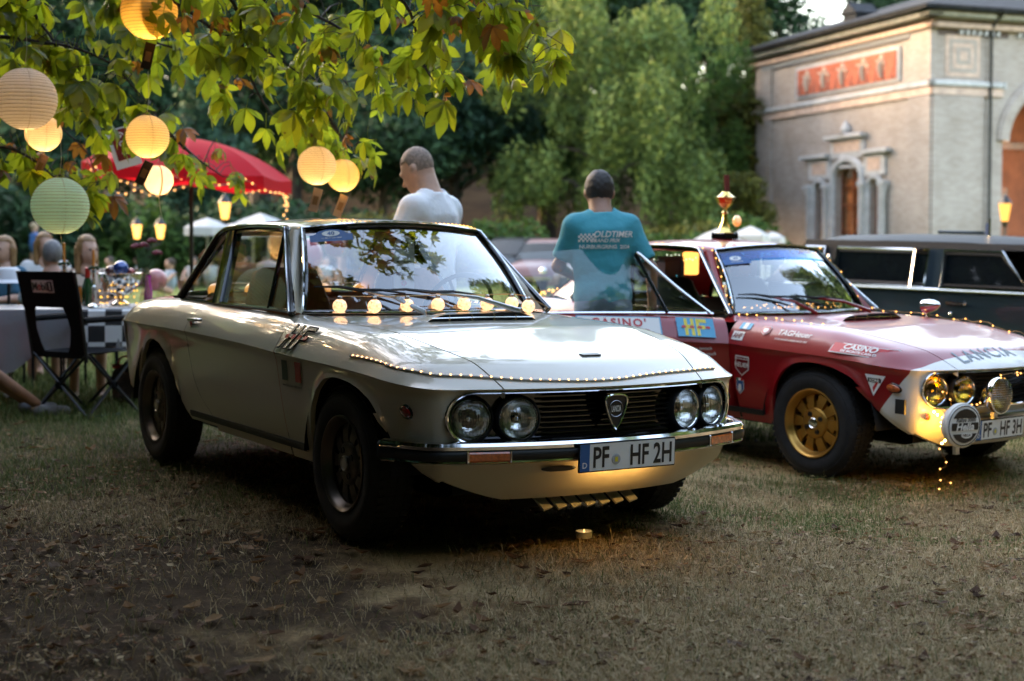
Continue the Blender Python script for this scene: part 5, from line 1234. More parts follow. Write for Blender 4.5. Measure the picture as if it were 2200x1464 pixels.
# ================================================================== brick building
def brickmat(name, c1, c2, mort, sc=1.0):
    m = M(name, c1, .85, spec=.2); N, Lk = m.node_tree.nodes, m.node_tree.links; b = N['Principled BSDF']
    tc = N.new('ShaderNodeTexCoord'); br = N.new('ShaderNodeTexBrick'); mp = N.new('ShaderNodeMapping'); mp.inputs['Rotation'].default_value = (pi/2, 0, 0)
    Lk.new(tc.outputs['Object'], mp.inputs['Vector']); Lk.new(mp.outputs[0], br.inputs['Vector'])
    br.inputs['Scale'].default_value = 1/sc; br.inputs['Brick Width'].default_value = .28; br.inputs['Row Height'].default_value = .085; br.inputs['Mortar Size'].default_value = .010
    br.inputs['Color1'].default_value = (*c1,1); br.inputs['Color2'].default_value = (*c2,1); br.inputs['Mortar'].default_value = (*mort,1)
    n = N.new('ShaderNodeTexNoise'); n.inputs['Scale'].default_value = .8; n.inputs['Detail'].default_value = 8; Lk.new(tc.outputs['Object'], n.inputs['Vector'])
    r = N.new('ShaderNodeValToRGB'); r.color_ramp.elements[0].position = .3; r.color_ramp.elements[0].color = (.82,.80,.78,1); r.color_ramp.elements[1].position = .62; r.color_ramp.elements[1].color = (1,1,1,1); Lk.new(n.outputs[0], r.inputs[0])
    ml = N.new('ShaderNodeMix'); ml.data_type = 'RGBA'; ml.blend_type = 'MULTIPLY'; ml.inputs[0].default_value = 1; Lk.new(br.outputs[0], ml.inputs[6]); Lk.new(r.outputs[0], ml.inputs[7]); Lk.new(ml.outputs[2], b.inputs['Base Color'])
    bp = N.new('ShaderNodeBump'); bp.inputs['Strength'].default_value = .5; bp.inputs['Distance'].default_value = .02; Lk.new(br.outputs[1], bp.inputs['Height']); bp.invert = True; Lk.new(bp.outputs[0], b.inputs['Normal'])
    return m
BRK = brickmat('pale_brick', (.43,.365,.325), (.35,.285,.25), (.31,.28,.26)); STONE = M('grey_sandstone', (.42,.41,.41), .8, noise=(3,.18), bump=(20,.3,.02)); PINK = M('pink_sandstone', (.50,.35,.28), .8, noise=(4,.2))
FRZ = M('red_frieze', (.36,.085,.045), .8, noise=(5,.25)); FIG = M('cream_relief', (.48,.36,.28), .8); SLATE = M('slate_roof', (.028,.030,.034), .85, noise=(4,.35), spec=.15); WOOD = M('varnished_wood', (.20,.055,.018), .35, noise=(3,.35), coat=.3); ORANGE = M('orange_plaster', (.24,.075,.03), .8, noise=(2,.2))
BC = Vector((14.7, 50, -.2))
BLD = empty('brick_building', BC, (0,0,0), 'pale brick park building with slate roof, red frieze and arched windows', 'building')
def face(ang):
    """frame of a facade: u along the wall from the near corner, w outwards, z up"""
    f = empty('facade', (0,0,0), (0,0,ang), parent=BLD); return f
# left facade: u direction (-.34,.94); local x = u, local -y?? outward = (-.94,-.34)
AL = math.atan2(.94,-.34); LF = face(AL)          # local +x along wall, local +y = (-.94,-.34) = outward
AR = math.atan2(.34,.94); RF = face(AR)           # local +x along wall, outward = local -y
LW, RW, WH = 12.2, 22.0, 9.45
def bx(name, parent, m, x0, x1, y0, y1, z0, z1, bev=0):
    return MB().box(((x0+x1)/2, (y0+y1)/2, (z0+z1)/2), (abs(x1-x0), abs(y1-y0), abs(z1-z0)), bev=bev).build(name, m, parent)
def wall_holes(name, parent, m, L_, H, holes, sgn, th=.5):
    """flat wall in local xz with arched openings: holes = (xc, half width, z0, z_spring, rise)"""
    bm = bmesh.new(); xs_ = sorted(set([0, L_]+[h[0]+k*h[1] for h in holes for k in (-1,1)])); mb = MB()
    for a, b in zip(xs_, xs_[1:]):
        h = [q for q in holes if abs((a+b)/2-q[0]) < q[1]]
        if not h: mb.grid([[Vector((x, 0, z)) for z in (0, H)] for x in (a, b)])
        else:
            xc, hw, z0, zs, rise = h[0]
            if z0 > 0: mb.grid([[Vector((x, 0, z)) for z in (0, z0)] for x in (a, b)])
            arc = [Vector((xc-hw*cos(t), 0, zs+rise*sin(t))) for t in lin(0, pi, 16)]
            mb.grid([[p, Vector((p.x, 0, H))] for p in arc])
            rev = [Vector((a,0,z0)), Vector((a,0,zs))]+arc[1:-1]+[Vector((b,0,zs)), Vector((b,0,z0))]
            mb.grid([[p, p+Vector((0, -sgn*th, 0))] for p in rev])
    return mb.build(name, m, parent, smooth=0)
WIN = [(5.15,.86,0,3.95,.55),(7.15,.33,0,3.55,.28),(3.35,.33,0,3.55,.28)]
wall_holes('wall', LF, BRK, LW, WH, WIN, 1)
wall_holes('wall', RF, BRK, RW, WH, [(7.2,4.2,0,5.0,2.9)], -1, .9)
# upper zone, string course, cornice on both faces
for F__, L_, sg in ((LF, LW, 1), (RF, RW, -1)):
    bx('string_course', F__, STONE, -.22, L_+.1 if sg > 0 else 2.95, 0, sg*.22, 6.92, 7.12, .04); bx('string_band', F__, PINK, -.10, L_+.05 if sg > 0 else 2.95, 0, sg*.10, 6.62, 6.90)
    bx('cornice', F__, PINK, -.30, L_+.3, 0, sg*.30, 8.93, 9.12, .04); bx('cornice_top', F__, STONE, -.62, L_+.62, 0, sg*.62, 9.28, 9.48, .05)
    bx('dentil_shade_strip', F__, M('dentil_gap_shade', (.10,.07,.06), .9), .2, L_-.2 if sg > 0 else 3.2, 0, sg*.02, 8.70, 8.92)  # dark strip painted in for the shade between the dentils
    dm = MB().box((0,0,0), (.11,.16,.15)).mesh('dentil', STONE)
    for i in range(40 if sg > 0 else 26):
        u = 1.3+i*.262 if sg > 0 else (1.1+i*.262 if i < 7 else 3.6+(i-7)*.262); o = bpy.data.objects.new('dentil', dm); o.location = (u, sg*.08, 8.82); link(o, F__)
    bx('gutter', F__, SLATE, -1.0, L_+1.0, sg*.62, sg*.95, 9.46, 9.60, .03)
for u0 in (0, 10.9): bx('pilaster', LF, BRK, u0, u0+1.25, 0, .09, 0, 6.6); bx('pilaster', LF, BRK, u0, u0+1.25, 0, .09, 7.13, 8.9)
bx('pilaster', RF, BRK, 0, 2.1, 0, -.08, 0, 6.6)
# roof
mb = MB(); e = 1.0
c0 = Vector((0,0,9.58)); uL = Vector((-.34,.94,0)); uR = Vector((.94,.34,0))
A_ = c0-uL*e-uR*e; B_ = c0+uL*(LW+e)-uR*e; C_ = c0+uL*(LW+e)+uR*(RW+e); D_ = c0+uR*(RW+e)-uL*e; m1 = c0+uL*LW/2+uR*6+Vector((0,0,2.3)); m2 = c0+uL*LW/2+uR*(RW-6)+Vector((0,0,2.3))
mb.add([A_,B_,C_,D_,m1,m2], [(0,4,1),(1,4,5,2),(2,5,3),(3,5,4,0),(0,1,2,3)]); mb.build('roof', SLATE, BLD, smooth=0)
mb = MB(); q = c0+uL*6.2+uR*1.1+Vector((0,0,.55)); mb.box(q, (.9,.9,.5), Matrix.Rotation(AL, 3, 'Z')); mb.prism([(-.6,0),(.6,0),(0,.45)], 1.1, Matrix.Translation(q+Vector((0,0,.25))) @ Matrix.Rotation(AL, 4, 'Z') @ Matrix.Rotation(pi/2, 4, 'X') @ Matrix.Translation((0,0,-.55))); mb.build('dormer', SLATE, BLD, smooth=0)
# frieze panel with relief figures
bx('frieze_frame', LF, STONE, 1.8, 8.95, 0, .10, 7.28, 8.55, .03); bx('frieze', LF, FRZ, 2.0, 8.75, .1, .115, 7.40, 8.43)
for u, wd in ((2.9,.5),(4.05,.8),(5.45,.7),(6.75,.8),(8.0,.55)):
    rt = MB(); 
    rt.sphere((u,.12,8.24), .12, 8, 6, (1,.5,1)); rt.tube([(u,.13,8.15),(u+.03,.13,7.85),(u-.02,.13,7.50)], [.12,.19,.09], 6, flat=.5); rt.tube([(u-wd*.5,.13,8.0),(u,.13,8.08),(u+wd*.5,.13,8.14)], .075, 5, flat=.6)
    rt.tube([(u-wd*.3,.12,7.75),(u-wd*.4,.12,7.95),(u-wd*.2,.12,8.2)], .03, 5); rt.build('relief_figure', FIG, LF)
for u in lin(2.2,8.55,12):
    mb = MB(); mb.tube([(u,.118,7.42),(u+.03,.118,7.62),(u-.02,.118,7.8)], [.06,.03,.015], 5, flat=.4); mb.build('relief_leaf', M('frieze_grey', (.24,.12,.10), .8), LF)
# triple window: stone surround, stepped cornice, columns, joinery
bx('window_panel', LF, STONE, 2.65, 7.85, 0, .10, 4.30, 4.42); 
for xc, hw, z0, zs, rise in WIN:
    w_ = empty('window', parent=LF)
    mb = MB(); k_ = .14 if hw > .5 else .08; r1 = [Vector((xc+hw+k_,.06,0)), Vector((xc+hw+k_,.06,zs))]+[Vector((xc+(hw+k_)*cos(t),.06,zs+(rise+k_)*sin(t))) for t in lin(.2,pi-.2,10)]+[Vector((xc-hw-k_,.06,zs)), Vector((xc-hw-k_,.06,0))]
    mb.tube(r1, .15 if hw > .5 else .11, 6, up=(0,1,0)); mb.build('arch_moulding', STONE, w_)
    mb = MB(); mb.grid([[Vector((xc+hw*t, -.30, z)) for z in lin(0, zs+rise*sqrt(max(0,1-t*t)), 5)] for t in lin(-1,1,8)], flip=True); mb.build('pane', glassmat('building_glass', (.85,.75,.62), 0, .9), w_, smooth=0)
    mb = MB()
    for t in ((-.95,-.05,.05,.95) if hw > .5 else (-.9,.9)): mb.box((xc+hw*t, -.27, (zs+.3)/2), (.07,.08,zs+.3))
    for z in (.9,1.9,2.9,3.6): mb.box((xc,-.27,z), (2*hw,.07,.06))
    mb.build('window_joinery', WOOD, w_)
    mb = MB(); mb.grid([[Vector((xc+hw*t, -.42-.05*sin(14*t), z)) for z in (0, zs)] for t in lin(-1,1,24)], flip=True); mb.build('curtain', M('curtain_lit_tone', (.62,.24,.10), .8, noise=(3,.4)), w_)  # curtain colour brightened to stand for warm light inside
for u in (7.75,6.42,3.92,2.62):
    c_ = empty('column', parent=LF); mb = MB(); mb.lathe([(.17,0),(.17,.2),(.13,.25),(.12,3.3),(.17,3.4),(.19,3.55)], 12, Matrix.Translation((u,.16,0))); mb.build('shaft', STONE, c_); bx('capital', c_, STONE, u-.21, u+.21, .02, .36, 3.55, 3.75, .03)
bx('spandrel', LF, STONE, 4.05, 6.25, 0, .12, 4.70, 5.42); bx('spandrel_inlay', LF, PINK, 4.25, 6.05, .12, .13, 4.92, 5.32)
bx('side_spandrel', LF, STONE, 6.35, 7.85, 0, .12, 3.95, 4.75); bx('side_spandrel', LF, STONE, 2.65, 3.95, 0, .12, 3.95, 4.75)
bx('side_inlay', LF, PINK, 6.55, 7.6, .12, .13, 4.12, 4.6); bx('side_inlay', LF, PINK, 2.9, 3.75, .12, .13, 4.12, 4.6)
bx('window_cornice', LF, STONE, 3.85, 6.45, 0, .38, 5.42, 5.60, .04); bx('window_cornice', LF, STONE, 6.3, 8.25, 0, .36, 4.75, 4.92, .04); bx('window_cornice', LF, STONE, 2.25, 4.0, 0, .36, 4.75, 4.92, .04)
mb = MB(); mb.lathe([(.0001,.55),(.10,.4),(.22,.18),(.14,.05),(.3,0)], 8, Matrix.Translation((5.15,.15,5.6))); mb.build('finial', STONE, LF)
# right facade: square ornament, downpipe, loggia
for k, (m_, d_) in enumerate(((PINK,.03),(BRK,.045),(PINK,.06),(BRK,.075),(PINK,.09))): h_ = .72-.14*k; bx('ornament_square', RF, m_, 1.25-h_, 1.25+h_, 0, -d_, 8.0-h_, 8.0+h_)
mb = MB(); mb.tube([(2.35,-.9,9.5),(2.35,-.35,9.2),(2.35,-.16,8.9),(2.35,-.16,0)], .06, 8); mb.build('downpipe', M('downpipe_black', (.02,.022,.024), .5), RF)
mb = MB(); mb.tube([Vector((7.2-4.2*cos(t), -.04, 5.0+2.9*sin(t))) for t in lin(.02,pi-.02,24)], .28, 6, up=(0,1,0), flat=.5); mb.build('arch_moulding', BRK, RF)
bx('arch_impost', RF, STONE, 2.7, 3.05, .3, -.16, 6.9, 7.12)
lg = empty('loggia', parent=RF)
bx('loggia_back_wall', lg, ORANGE, 2.4, 12, 4.2, 4.4, 0, 8.6); bx('loggia_side_wall', lg, ORANGE, 2.2, 2.42, .9, 4.3, 0, 8.6); bx('loggia_ceiling', lg, WOOD, 2.2, 12, .8, 4.4, 8.3, 8.5); bx('loggia_floor', lg, STONE, 2.2, 12, .8, 4.4, .1, .2)
bx('loggia_door', lg, WOOD, 5.0, 6.6, 4.1, 4.2, .2, 3.6); bx('loggia_panel', lg, WOOD, 3.0, 4.4, 4.12, 4.2, 1.0, 4.6); bx('loggia_beam', lg, WOOD, 2.4, 12, 4.05, 4.2, 5.1, 5.35)
lamp = MB().sphere((3.62,1.6,4.72), .23, 16, 10).build('hanging_lamp', emat('lamp_glow', (1,.55,.18), 60), lg, 60); mb = MB(); mb.tube([(3.62,1.6,4.95),(3.62,1.6,8.3)], .02, 5); mb.lathe([(.25,0),(.18,.25),(.04,.5)], 10, Matrix.Translation((3.62,1.6,7.1))); mb.build('lamp_rod', MAT['black'], lg)
pl_ = bpy.data.lights.new('lamp_light', 'POINT'); pl_.energy = 30; pl_.color = (1,.55,.22); pl_.shadow_soft_size = .25; o = bpy.data.objects.new('lamp_light', pl_); o.location = (3.62,1.45,4.4); link(o, lg)
# ------------------------------------------------------------------ street lanterns
def street_lantern(u, v, Y, h, label, sc=1.0, st=8, arms=1):
    X = px(u, Y); z0 = float(gz(X, Y)); zt = CAMH+(526-v)/3056*Y
    rt = empty('street_lantern', (X, Y, z0), label=label, cat='street lamp', group='lit lanterns in the park'); H = zt-z0
    mb = MB(); mb.lathe([(.10,0),(.09,.25),(.05,.35),(.035,.6),(.03,H-.35*sc)], 10); mb.build('post', MAT['black'], rt)
    for k in range(arms):
        ox = 0 if arms == 1 else (-.28 if k == 0 else .28)
        mb = MB(); mb.lathe([(.07*sc,-.20*sc),(.13*sc,.16*sc)], 6, Matrix.Translation((ox,0,H))); mb.build('lantern_glass', emat('lantern_glow%g' % st, (1,.50,.12), st*5), rt, smooth=0)
        mb = MB(); mb.lathe([(.16*sc,.16*sc),(.10*sc,.25*sc),(.03*sc,.34*sc),(.0001,.40*sc)], 6, Matrix.Translation((ox,0,H))); mb.build('lantern_cap', MAT['black'], rt, smooth=0); mb = MB(); mb.lathe([(.03*sc,-.34*sc),(.08*sc,-.20*sc)], 6, Matrix.Translation((ox,0,H))); mb.build('lantern_base', MAT['black'], rt, smooth=0)
        if arms > 1: mb = MB(); mb.tube([(0,0,H-.4),(ox,0,H-.3)], .02, 5); mb.build('arm', MAT['black'], rt)
    return rt
street_lantern(2157, 455, 38, 2, 'lit street lantern in front of the brick building arch', 1.3, 4)
street_lantern(484, 452, 38, 2, 'lit lantern between the red parasol and the white parasol', 1.2, 7)
street_lantern(320, 497, 34, 2, 'pair of lit globe lamps behind the table guests', .9, 8, 2)
street_lantern(1612, 470, 40, 2, 'faint lantern beside the shrubs at the building', .5, 3) if False else None
# ================================================================== limousine
LIMO = paint('dark_teal_limousine_paint', (.005,.018,.030)); VIN = M('black_vinyl_roof', (.006,.008,.011), .55, bump=(200,.3,.003), spec=.25); LG = M('limousine_glass', (.004,.006,.008), .03, spec=.6)
lm = empty('limousine', (4.59, 14.4, -.19), (0, .026, radians(-39)), 'long dark blue limousine with chrome window frames behind the red car', 'car')
def lside(x, z, s=-1):
    y = .93-.02*((.62-z)/.4)**2 if z < .92 else .93-.14*(z-.92)/.5
    return Vector((x, s*y, z))
mb = MB()
rear_x, front_x = -4.35, 3.3
for s in (-1, 1):
    cols = []
    for x in lin(rear_x, front_x, 40):
        tp = .90 if x > -2.9 else .90-.02*(-2.9-x); tp = tp if x < 1.4 else .90-.05*(x-1.4)/1.9
        ar = min(abs(x-2.3), abs(x+3.1)); zb_ = .26 if ar > .40 else .30+sqrt(max(0,.40**2-ar**2))
        cols.append([lside(x, tp-(tp-zb_)*t, s) for t in lin(0,1,8)])
    mb.grid(cols, flip=s > 0)
rows = []
for x in lin(rear_x, -2.95, 6)+lin(1.25, front_x, 8):
    tp = .90-.02*max(0,-2.9-x) if x < 0 else .90-.05*max(0,x-1.4)/1.9
    rows.append([Vector((x, .93*t, tp+.05*(1-t**4))) for t in lin(-1,1,10)])
mb.grid(rows[:7]); mb.grid(rows[7:])
mb.add([(rear_x,-.92,.3),(rear_x,.92,.3),(rear_x,.92,.87),(rear_x,-.92,.87)], [(0,1,2,3)]); mb.add([(front_x,-.92,.3),(front_x,.92,.3),(front_x,.92,.85),(front_x,-.92,.85)], [(3,2,1,0)])
mb.build('body', LIMO, lm)
def lp(x, z, s=-1, o=0): p = lside(x, z, s); p.y += s*o; return p
# roof with vinyl covering
mb = MB(); rows = []
RO = [(-3.35,.93,.91),(-3.2,1.04,.89),(-3.0,1.18,.86),(-2.8,1.30,.83),(-2.55,1.385,.81),(-2.2,1.425,.80),(-1.0,1.45,.80),(.3,1.45,.80),(.95,1.43,.79),(1.15,1.40,.78)]
for x, z, hw in RO: rows.append([Vector((x, hw*t, z-.07*abs(t)**3.0)) for t in lin(-1,1,14)])
mb.grid(rows); rf_ = mb.build('roof', VIN, lm, smooth=60)
for s in (-1, 1):
    mb = MB()                                                    # rear pillar skin and rail above the windows
    mb.grid([[lp(x0, .92, s), lp(x0+(x1-x0)*.5, (.92+z)/2, s, .01), Vector((x1, s*(hw+.0), z-.07))] for x0, x1, z, hw in ((-3.30,-3.35,.97,.91),(-3.1,-3.15,1.10,.88),(-2.9,-2.9,1.25,.845),(-2.80,-2.6,1.375,.815))], flip=s < 0)
    mb.grid([[lp(x, 1.315, s, .004), Vector((x, s*.80, 1.375))] for x in (-2.6,-2.0,-1,0,1.1)], flip=s < 0)
    mb.grid([[lp(-2.86,.92,s,.004), lp(-2.62,1.33,s,.004)],[lp(-2.70,.92,s,.006), lp(-2.52,1.33,s,.006)]], flip=s < 0)
    mb.grid([[lp(-2.12,.92,s,.004), lp(-2.12,1.33,s,.004)],[lp(-1.93,.92,s,.004), lp(-1.93,1.33,s,.004)]], flip=s < 0)
    mb.grid([[lp(-2.75,.92,s,.004), lp(-2.75,.955,s,.004)],[lp(-2.1,.92,s,.004), lp(-2.1,.955,s,.004)]], flip=s < 0)
    mb.build('roof_pillar', VIN, lm, smooth=50)
    for nm, poly in (('opera_window', [(-2.72,.955),(-2.55,1.30),(-2.15,1.30),(-2.15,.955)]), ('rear_window', [(-1.90,.94),(-1.90,1.30),(-.42,1.30),(-.42,.94)]), ('vent_window', [(-.38,.94),(-.38,1.30),(-.12,1.30),(-.12,.94)]), ('front_window', [(.10,.94),(.10,1.30),(.72,1.30),(1.05,.94)])):
        mb = MB(); mb.add([lp(x, z, s) for x, z in poly], [(0,1,2,3) if s < 0 else (3,2,1,0)]); w_ = mb.build(nm, LG, lm, smooth=0)
        mb = MB(); mb.tube([lp(x, z, s, .016) for x, z in poly], .015, 6, closed=True); mb.build('window_trim', MAT['chrome'], w_)
        mb = MB(); cx_ = sum(p[0] for p in poly)/4; mb.tube([lp(cx_+(x-cx_)*.955, z+(.03 if z < 1.1 else -.03), s, .004) for x, z in poly], .014, 6, closed=True); mb.build('window_rubber', MAT['black'], w_)
    mb = MB(); mb.grid([[lp(x, z, s, .002) for z in (.92,1.33)] for x in (-.14,.11)], flip=s < 0); mb.build('door_pillar', LIMO, lm)
    mb = MB(); mb.tube([lp(x, .925, s, .008) for x in (-2.9,-1.95)], .010, 6); mb.tube([lp(x, .925, s, .010) for x in (-1.93,1.2)], .014, 6); mb.build('waist_trim', MAT['chrome'], lm)
    mb = MB(); mb.tube([lp(x, .50, s, .01) for x in (-2.6,2.0)], .012, 6); mb.build('lower_trim', MAT['chrome'], lm)
    for x in (-1.72,.28):
        h_ = empty('door_handle', parent=lm); mb = MB(); mb.box(lp(x, .80, s, .012), (.22,.025,.03), bev=.008); mb.build('handle_bar', MAT['chrome'], h_); mb = MB(); mb.sphere(lp(x-.05, .70, s, .004), .02, 10, 6); mb.build('lock', MAT['chrome'], h_)
    for x in (-.02, -1.96):
        mb = MB(); mb.tube([lp(x, z, s, .0005) for z in lin(.30,.915,5)], .006, 4); mb.build('door_gap', MAT['ink'], lm)
    mb = MB(); mb.sphere((0,0,0), 1, 14, 8, (.045,.014,.10)); mb.xform(Matrix.Translation(lp(-2.03,1.13,s,.012)) @ Matrix.Rotation(-.12, 4, 'Y')); mb.build('coach_lamp', MAT['chrome'], lm)
    for x in (2.3, -3.1):
        mb = MB(); mb.lathe([(.20,-.1),(.33,-.1),(.35,-.06),(.35,.06),(.33,.1),(.2,.1)], 28, Matrix.Translation((x, s*.82, .35)) @ Matrix.Rotation(pi/2, 4, 'X')); mb.lathe([(.0001,.07),(.2,.06)], 20, Matrix.Translation((x, s*.82, .35)) @ Matrix.Rotation(-s*pi/2, 4, 'X')); mb.build('wheel', MAT['rubber'], lm)
mb = MB(); mb.box((-.9,0,.80), (3.9,1.5,.12)); 
for x in (-2.2,-.6,.5):
    for y in (-.4,.4): mb.box((x, y, 1.0), (.2,.6,.5), bev=.06)
mb.build('seats', M('limousine_interior', (.02,.022,.026), .7), lm)
mb = MB(); mb.box((-.10,-.2,1.475), (.7,.06,.035), bev=.01); mb.build('roof_bar', LIMO, lm); mb = MB(); mb.tube([(.35,-.3,1.44),(.35,-.3,1.62)], .012, 6); mb.build('flag_staff', MAT['chrome'], lm); mb = MB(); mb.grid([[Vector((.34-.02*k, -.30+.01*sin(9*z), z)) for z in lin(1.46,1.57,5)] for k in (0,1,2)]); mb.build('pennant', M('pennant_blue', (.05,.09,.2), .6), lm)
mb = MB(); mb.grid([[Vector((1.2+.55*k, .63*t+.2*k*t, 1.39-.45*k)) for t in lin(-1,1,10)] for k in (0,.5,1)]); mb.build('windscreen', LG, lm)
for o in lm.children_recursive:                                     # set the wheelbase: shorter behind the door pillar
    if o.type == 'MESH' and not o.name.startswith('wheel'):
        for v in o.data.vertices: v.co.x *= .54 if v.co.x < 0 else .9
    elif o.type == 'MESH': 
        for v in o.data.vertices: v.co.x += 1.43 if v.co.x < 0 else -.23
# ================================================================== figures: signed-distance bodies meshed by surface nets
def caps(P, a, b, ra, rb):
    a, b = np.array(a, np.float32), np.array(b, np.float32); d = b-a; t = np.clip(((P-a) @ d)/max(1e-9, float(d @ d)), 0, 1); return np.linalg.norm(P-a-t[...,None]*d, axis=-1)-(ra+(rb-ra)*t)
def ell(P, c, r):
    r = np.array(r, np.float32); q = (P-np.array(c, np.float32))/r; l = np.linalg.norm(q, axis=-1); return (l-1)*float(r.min())
def smin(a, b, k): h = np.clip(.5+.5*(b-a)/k, 0, 1); return b+(a-b)*h-k*h*(1-h)
def sdf_mesh(fn, lo, hi, res):
    lo = np.array(lo, np.float32); n = [int(math.ceil((h-l)/res))+1 for l, h in zip(lo, hi)]
    ax = [lo[i]+res*np.arange(n[i], dtype=np.float32) for i in range(3)]
    P = np.stack(np.meshgrid(*ax, indexing='ij'), -1); D = fn(P).astype(np.float32)
    ins = D < 0; C = np.zeros([k-1 for k in n], np.int8)
    for i in (0,1):
        for j in (0,1):
            for k in (0,1): C += ins[i:n[0]-1+i, j:n[1]-1+j, k:n[2]-1+k]
    act = (C > 0) & (C < 8); idx = -np.ones(act.shape, np.int64); idx[act] = np.arange(act.sum())
    acc = np.zeros((*act.shape, 3), np.float32); cnt = np.zeros(act.shape, np.float32)
    for axis in range(3):
        sl0 = [slice(None)]*3; sl1 = [slice(None)]*3; sl0[axis] = slice(0,-1); sl1[axis] = slice(1,None)
        d0, d1 = D[tuple(sl0)], D[tuple(sl1)]; cr = (d0 < 0) != (d1 < 0); t = np.where(cr, d0/(d0-d1+1e-12), 0)
        pt = P[tuple(sl0)].copy(); pt[...,axis] += t*res
        o = [a for a in range(3) if a != axis]
        for i in (0,1):
            for j in (0,1):
                s = [slice(None)]*3; s[o[0]] = slice(i, n[o[0]]-1+i); s[o[1]] = slice(j, n[o[1]]-1+j)
                c = cr[tuple(s)]; acc[c] += pt[tuple(s)][c]; cnt[c] += 1
    V = acc[act]/cnt[act][:,None]; F_ = []
    for axis in range(3):
        o = [(axis+1) % 3, (axis+2) % 3]; sl0 = [slice(None)]*3; sl1 = [slice(None)]*3; sl0[axis] = slice(0,-1); sl1[axis] = slice(1,None)
        for q in o: sl0[q] = slice(1,-1); sl1[q] = slice(1,-1)
        d0, d1 = D[tuple(sl0)] < 0, D[tuple(sl1)] < 0; cr = d0 != d1; w_ = np.argwhere(cr); fl = d0[cr]
        base = w_.copy(); base[:,o[0]] += 1; base[:,o[1]] += 1
        q = []
        for di, dj in ((0,0),(1,0),(1,1),(0,1)):
            b = base.copy(); b[:,o[0]] -= 1-di; b[:,o[1]] -= 1-dj; q.append(idx[b[:,0],b[:,1],b[:,2]])
        q = np.stack(q, 1); q[~fl] = q[~fl][:,::-1]; F_.append(q)
    F_ = np.concatenate(F_); F_ = F_[(F_ >= 0).all(1)]; return V, F_
def sdf_obj(name, prims, res, mat, parent, pad=.03, k=.03, cut=None):
    """prims: ('c',a,b,ra,rb[,k]) capsules, ('e',c,r[,k]) ellipsoids"""
    pts = []
    for p in prims:
        if p[0] == 'c': pts += [np.array(p[1])-p[3], np.array(p[1])+p[3], np.array(p[2])-p[4], np.array(p[2])+p[4]]
        else: pts += [np.array(p[1])-np.array(p[2]), np.array(p[1])+np.array(p[2])]
    lo, hi = np.min(pts, 0)-pad, np.max(pts, 0)+pad
    def fn(P):
        d = None
        for p in prims:
            if p[0] == 'c': e = caps(P, *p[1:5]); kk = p[5] if len(p) > 5 else k
            else: e = ell(P, p[1], p[2]); kk = p[3] if len(p) > 3 else k
            d = e if d is None else smin(d, e, kk)
        if cut is not None: d = cut(P, d)
        return d
    V, F_ = sdf_mesh(fn, lo, hi, res)
    o = bpy.data.objects.new(name, npmesh(name, V, F_, mat, True)); return link(o, parent)
SKIN = M('skin', (.52,.29,.20), .5, noise=(12,.12)); SKIN2 = M('tanned_skin', (.33,.16,.10), .5, noise=(12,.12)); HAIRG = M('cropped_grey_hair', (.24,.165,.125), .7, noise=(60,.35)); HAIRD = M('short_dark_hair', (.018,.014,.012), .6, noise=(160,.4), bump=(300,.5,.004)); BLOND = M('blond_hair', (.26,.13,.045), .5, noise=(40,.3), bump=(120,.5,.01))
def cloth(name, c, fold=.4, sc=7): return M(name, c, .85, noise=(3,.08), bump=(sc,fold,.03), sheen=.1)
def hand(a, b, r, side, grip=.5):
    """five fingers from a palm; a = wrist, b = knuckle line centre, side = unit vector across the palm (towards thumb)"""
    a, b, sd = Vector(a), Vector(b), Vector(side).normalized(); d = (b-a).normalized(); nn = d.cross(sd).normalized(); out = [('c', a, b, r*1.0, r*1.05), ('c', a.lerp(b,.5)+sd*r*.6, b+sd*r*.7, r*.75, r*.6), ('c', a.lerp(b,.5)-sd*r*.6, b-sd*r*.8, r*.75, r*.55)]
    for i, (o, l) in enumerate(((.95,.95),(.32,1.08),(-.32,1.0),(-.95,.8))):
        p = b+sd*r*o; q = p+(d*.8+nn*grip*.6).normalized()*.036*l; e = q+(d*.35+nn*grip*1.2).normalized()*.036*l
        out += [('c', p, q, .0095, .009, .006), ('c', q, e, .009, .007, .006)]
    p = a.lerp(b,.25)+sd*r*.9; q = p+(sd*.7+d*.8).normalized()*.038; e = q+(d*1.0+nn*.4).normalized()*.030; out += [('c', p, q, .012, .010, .012), ('c', q, e, .010, .008, .006)]
    return out
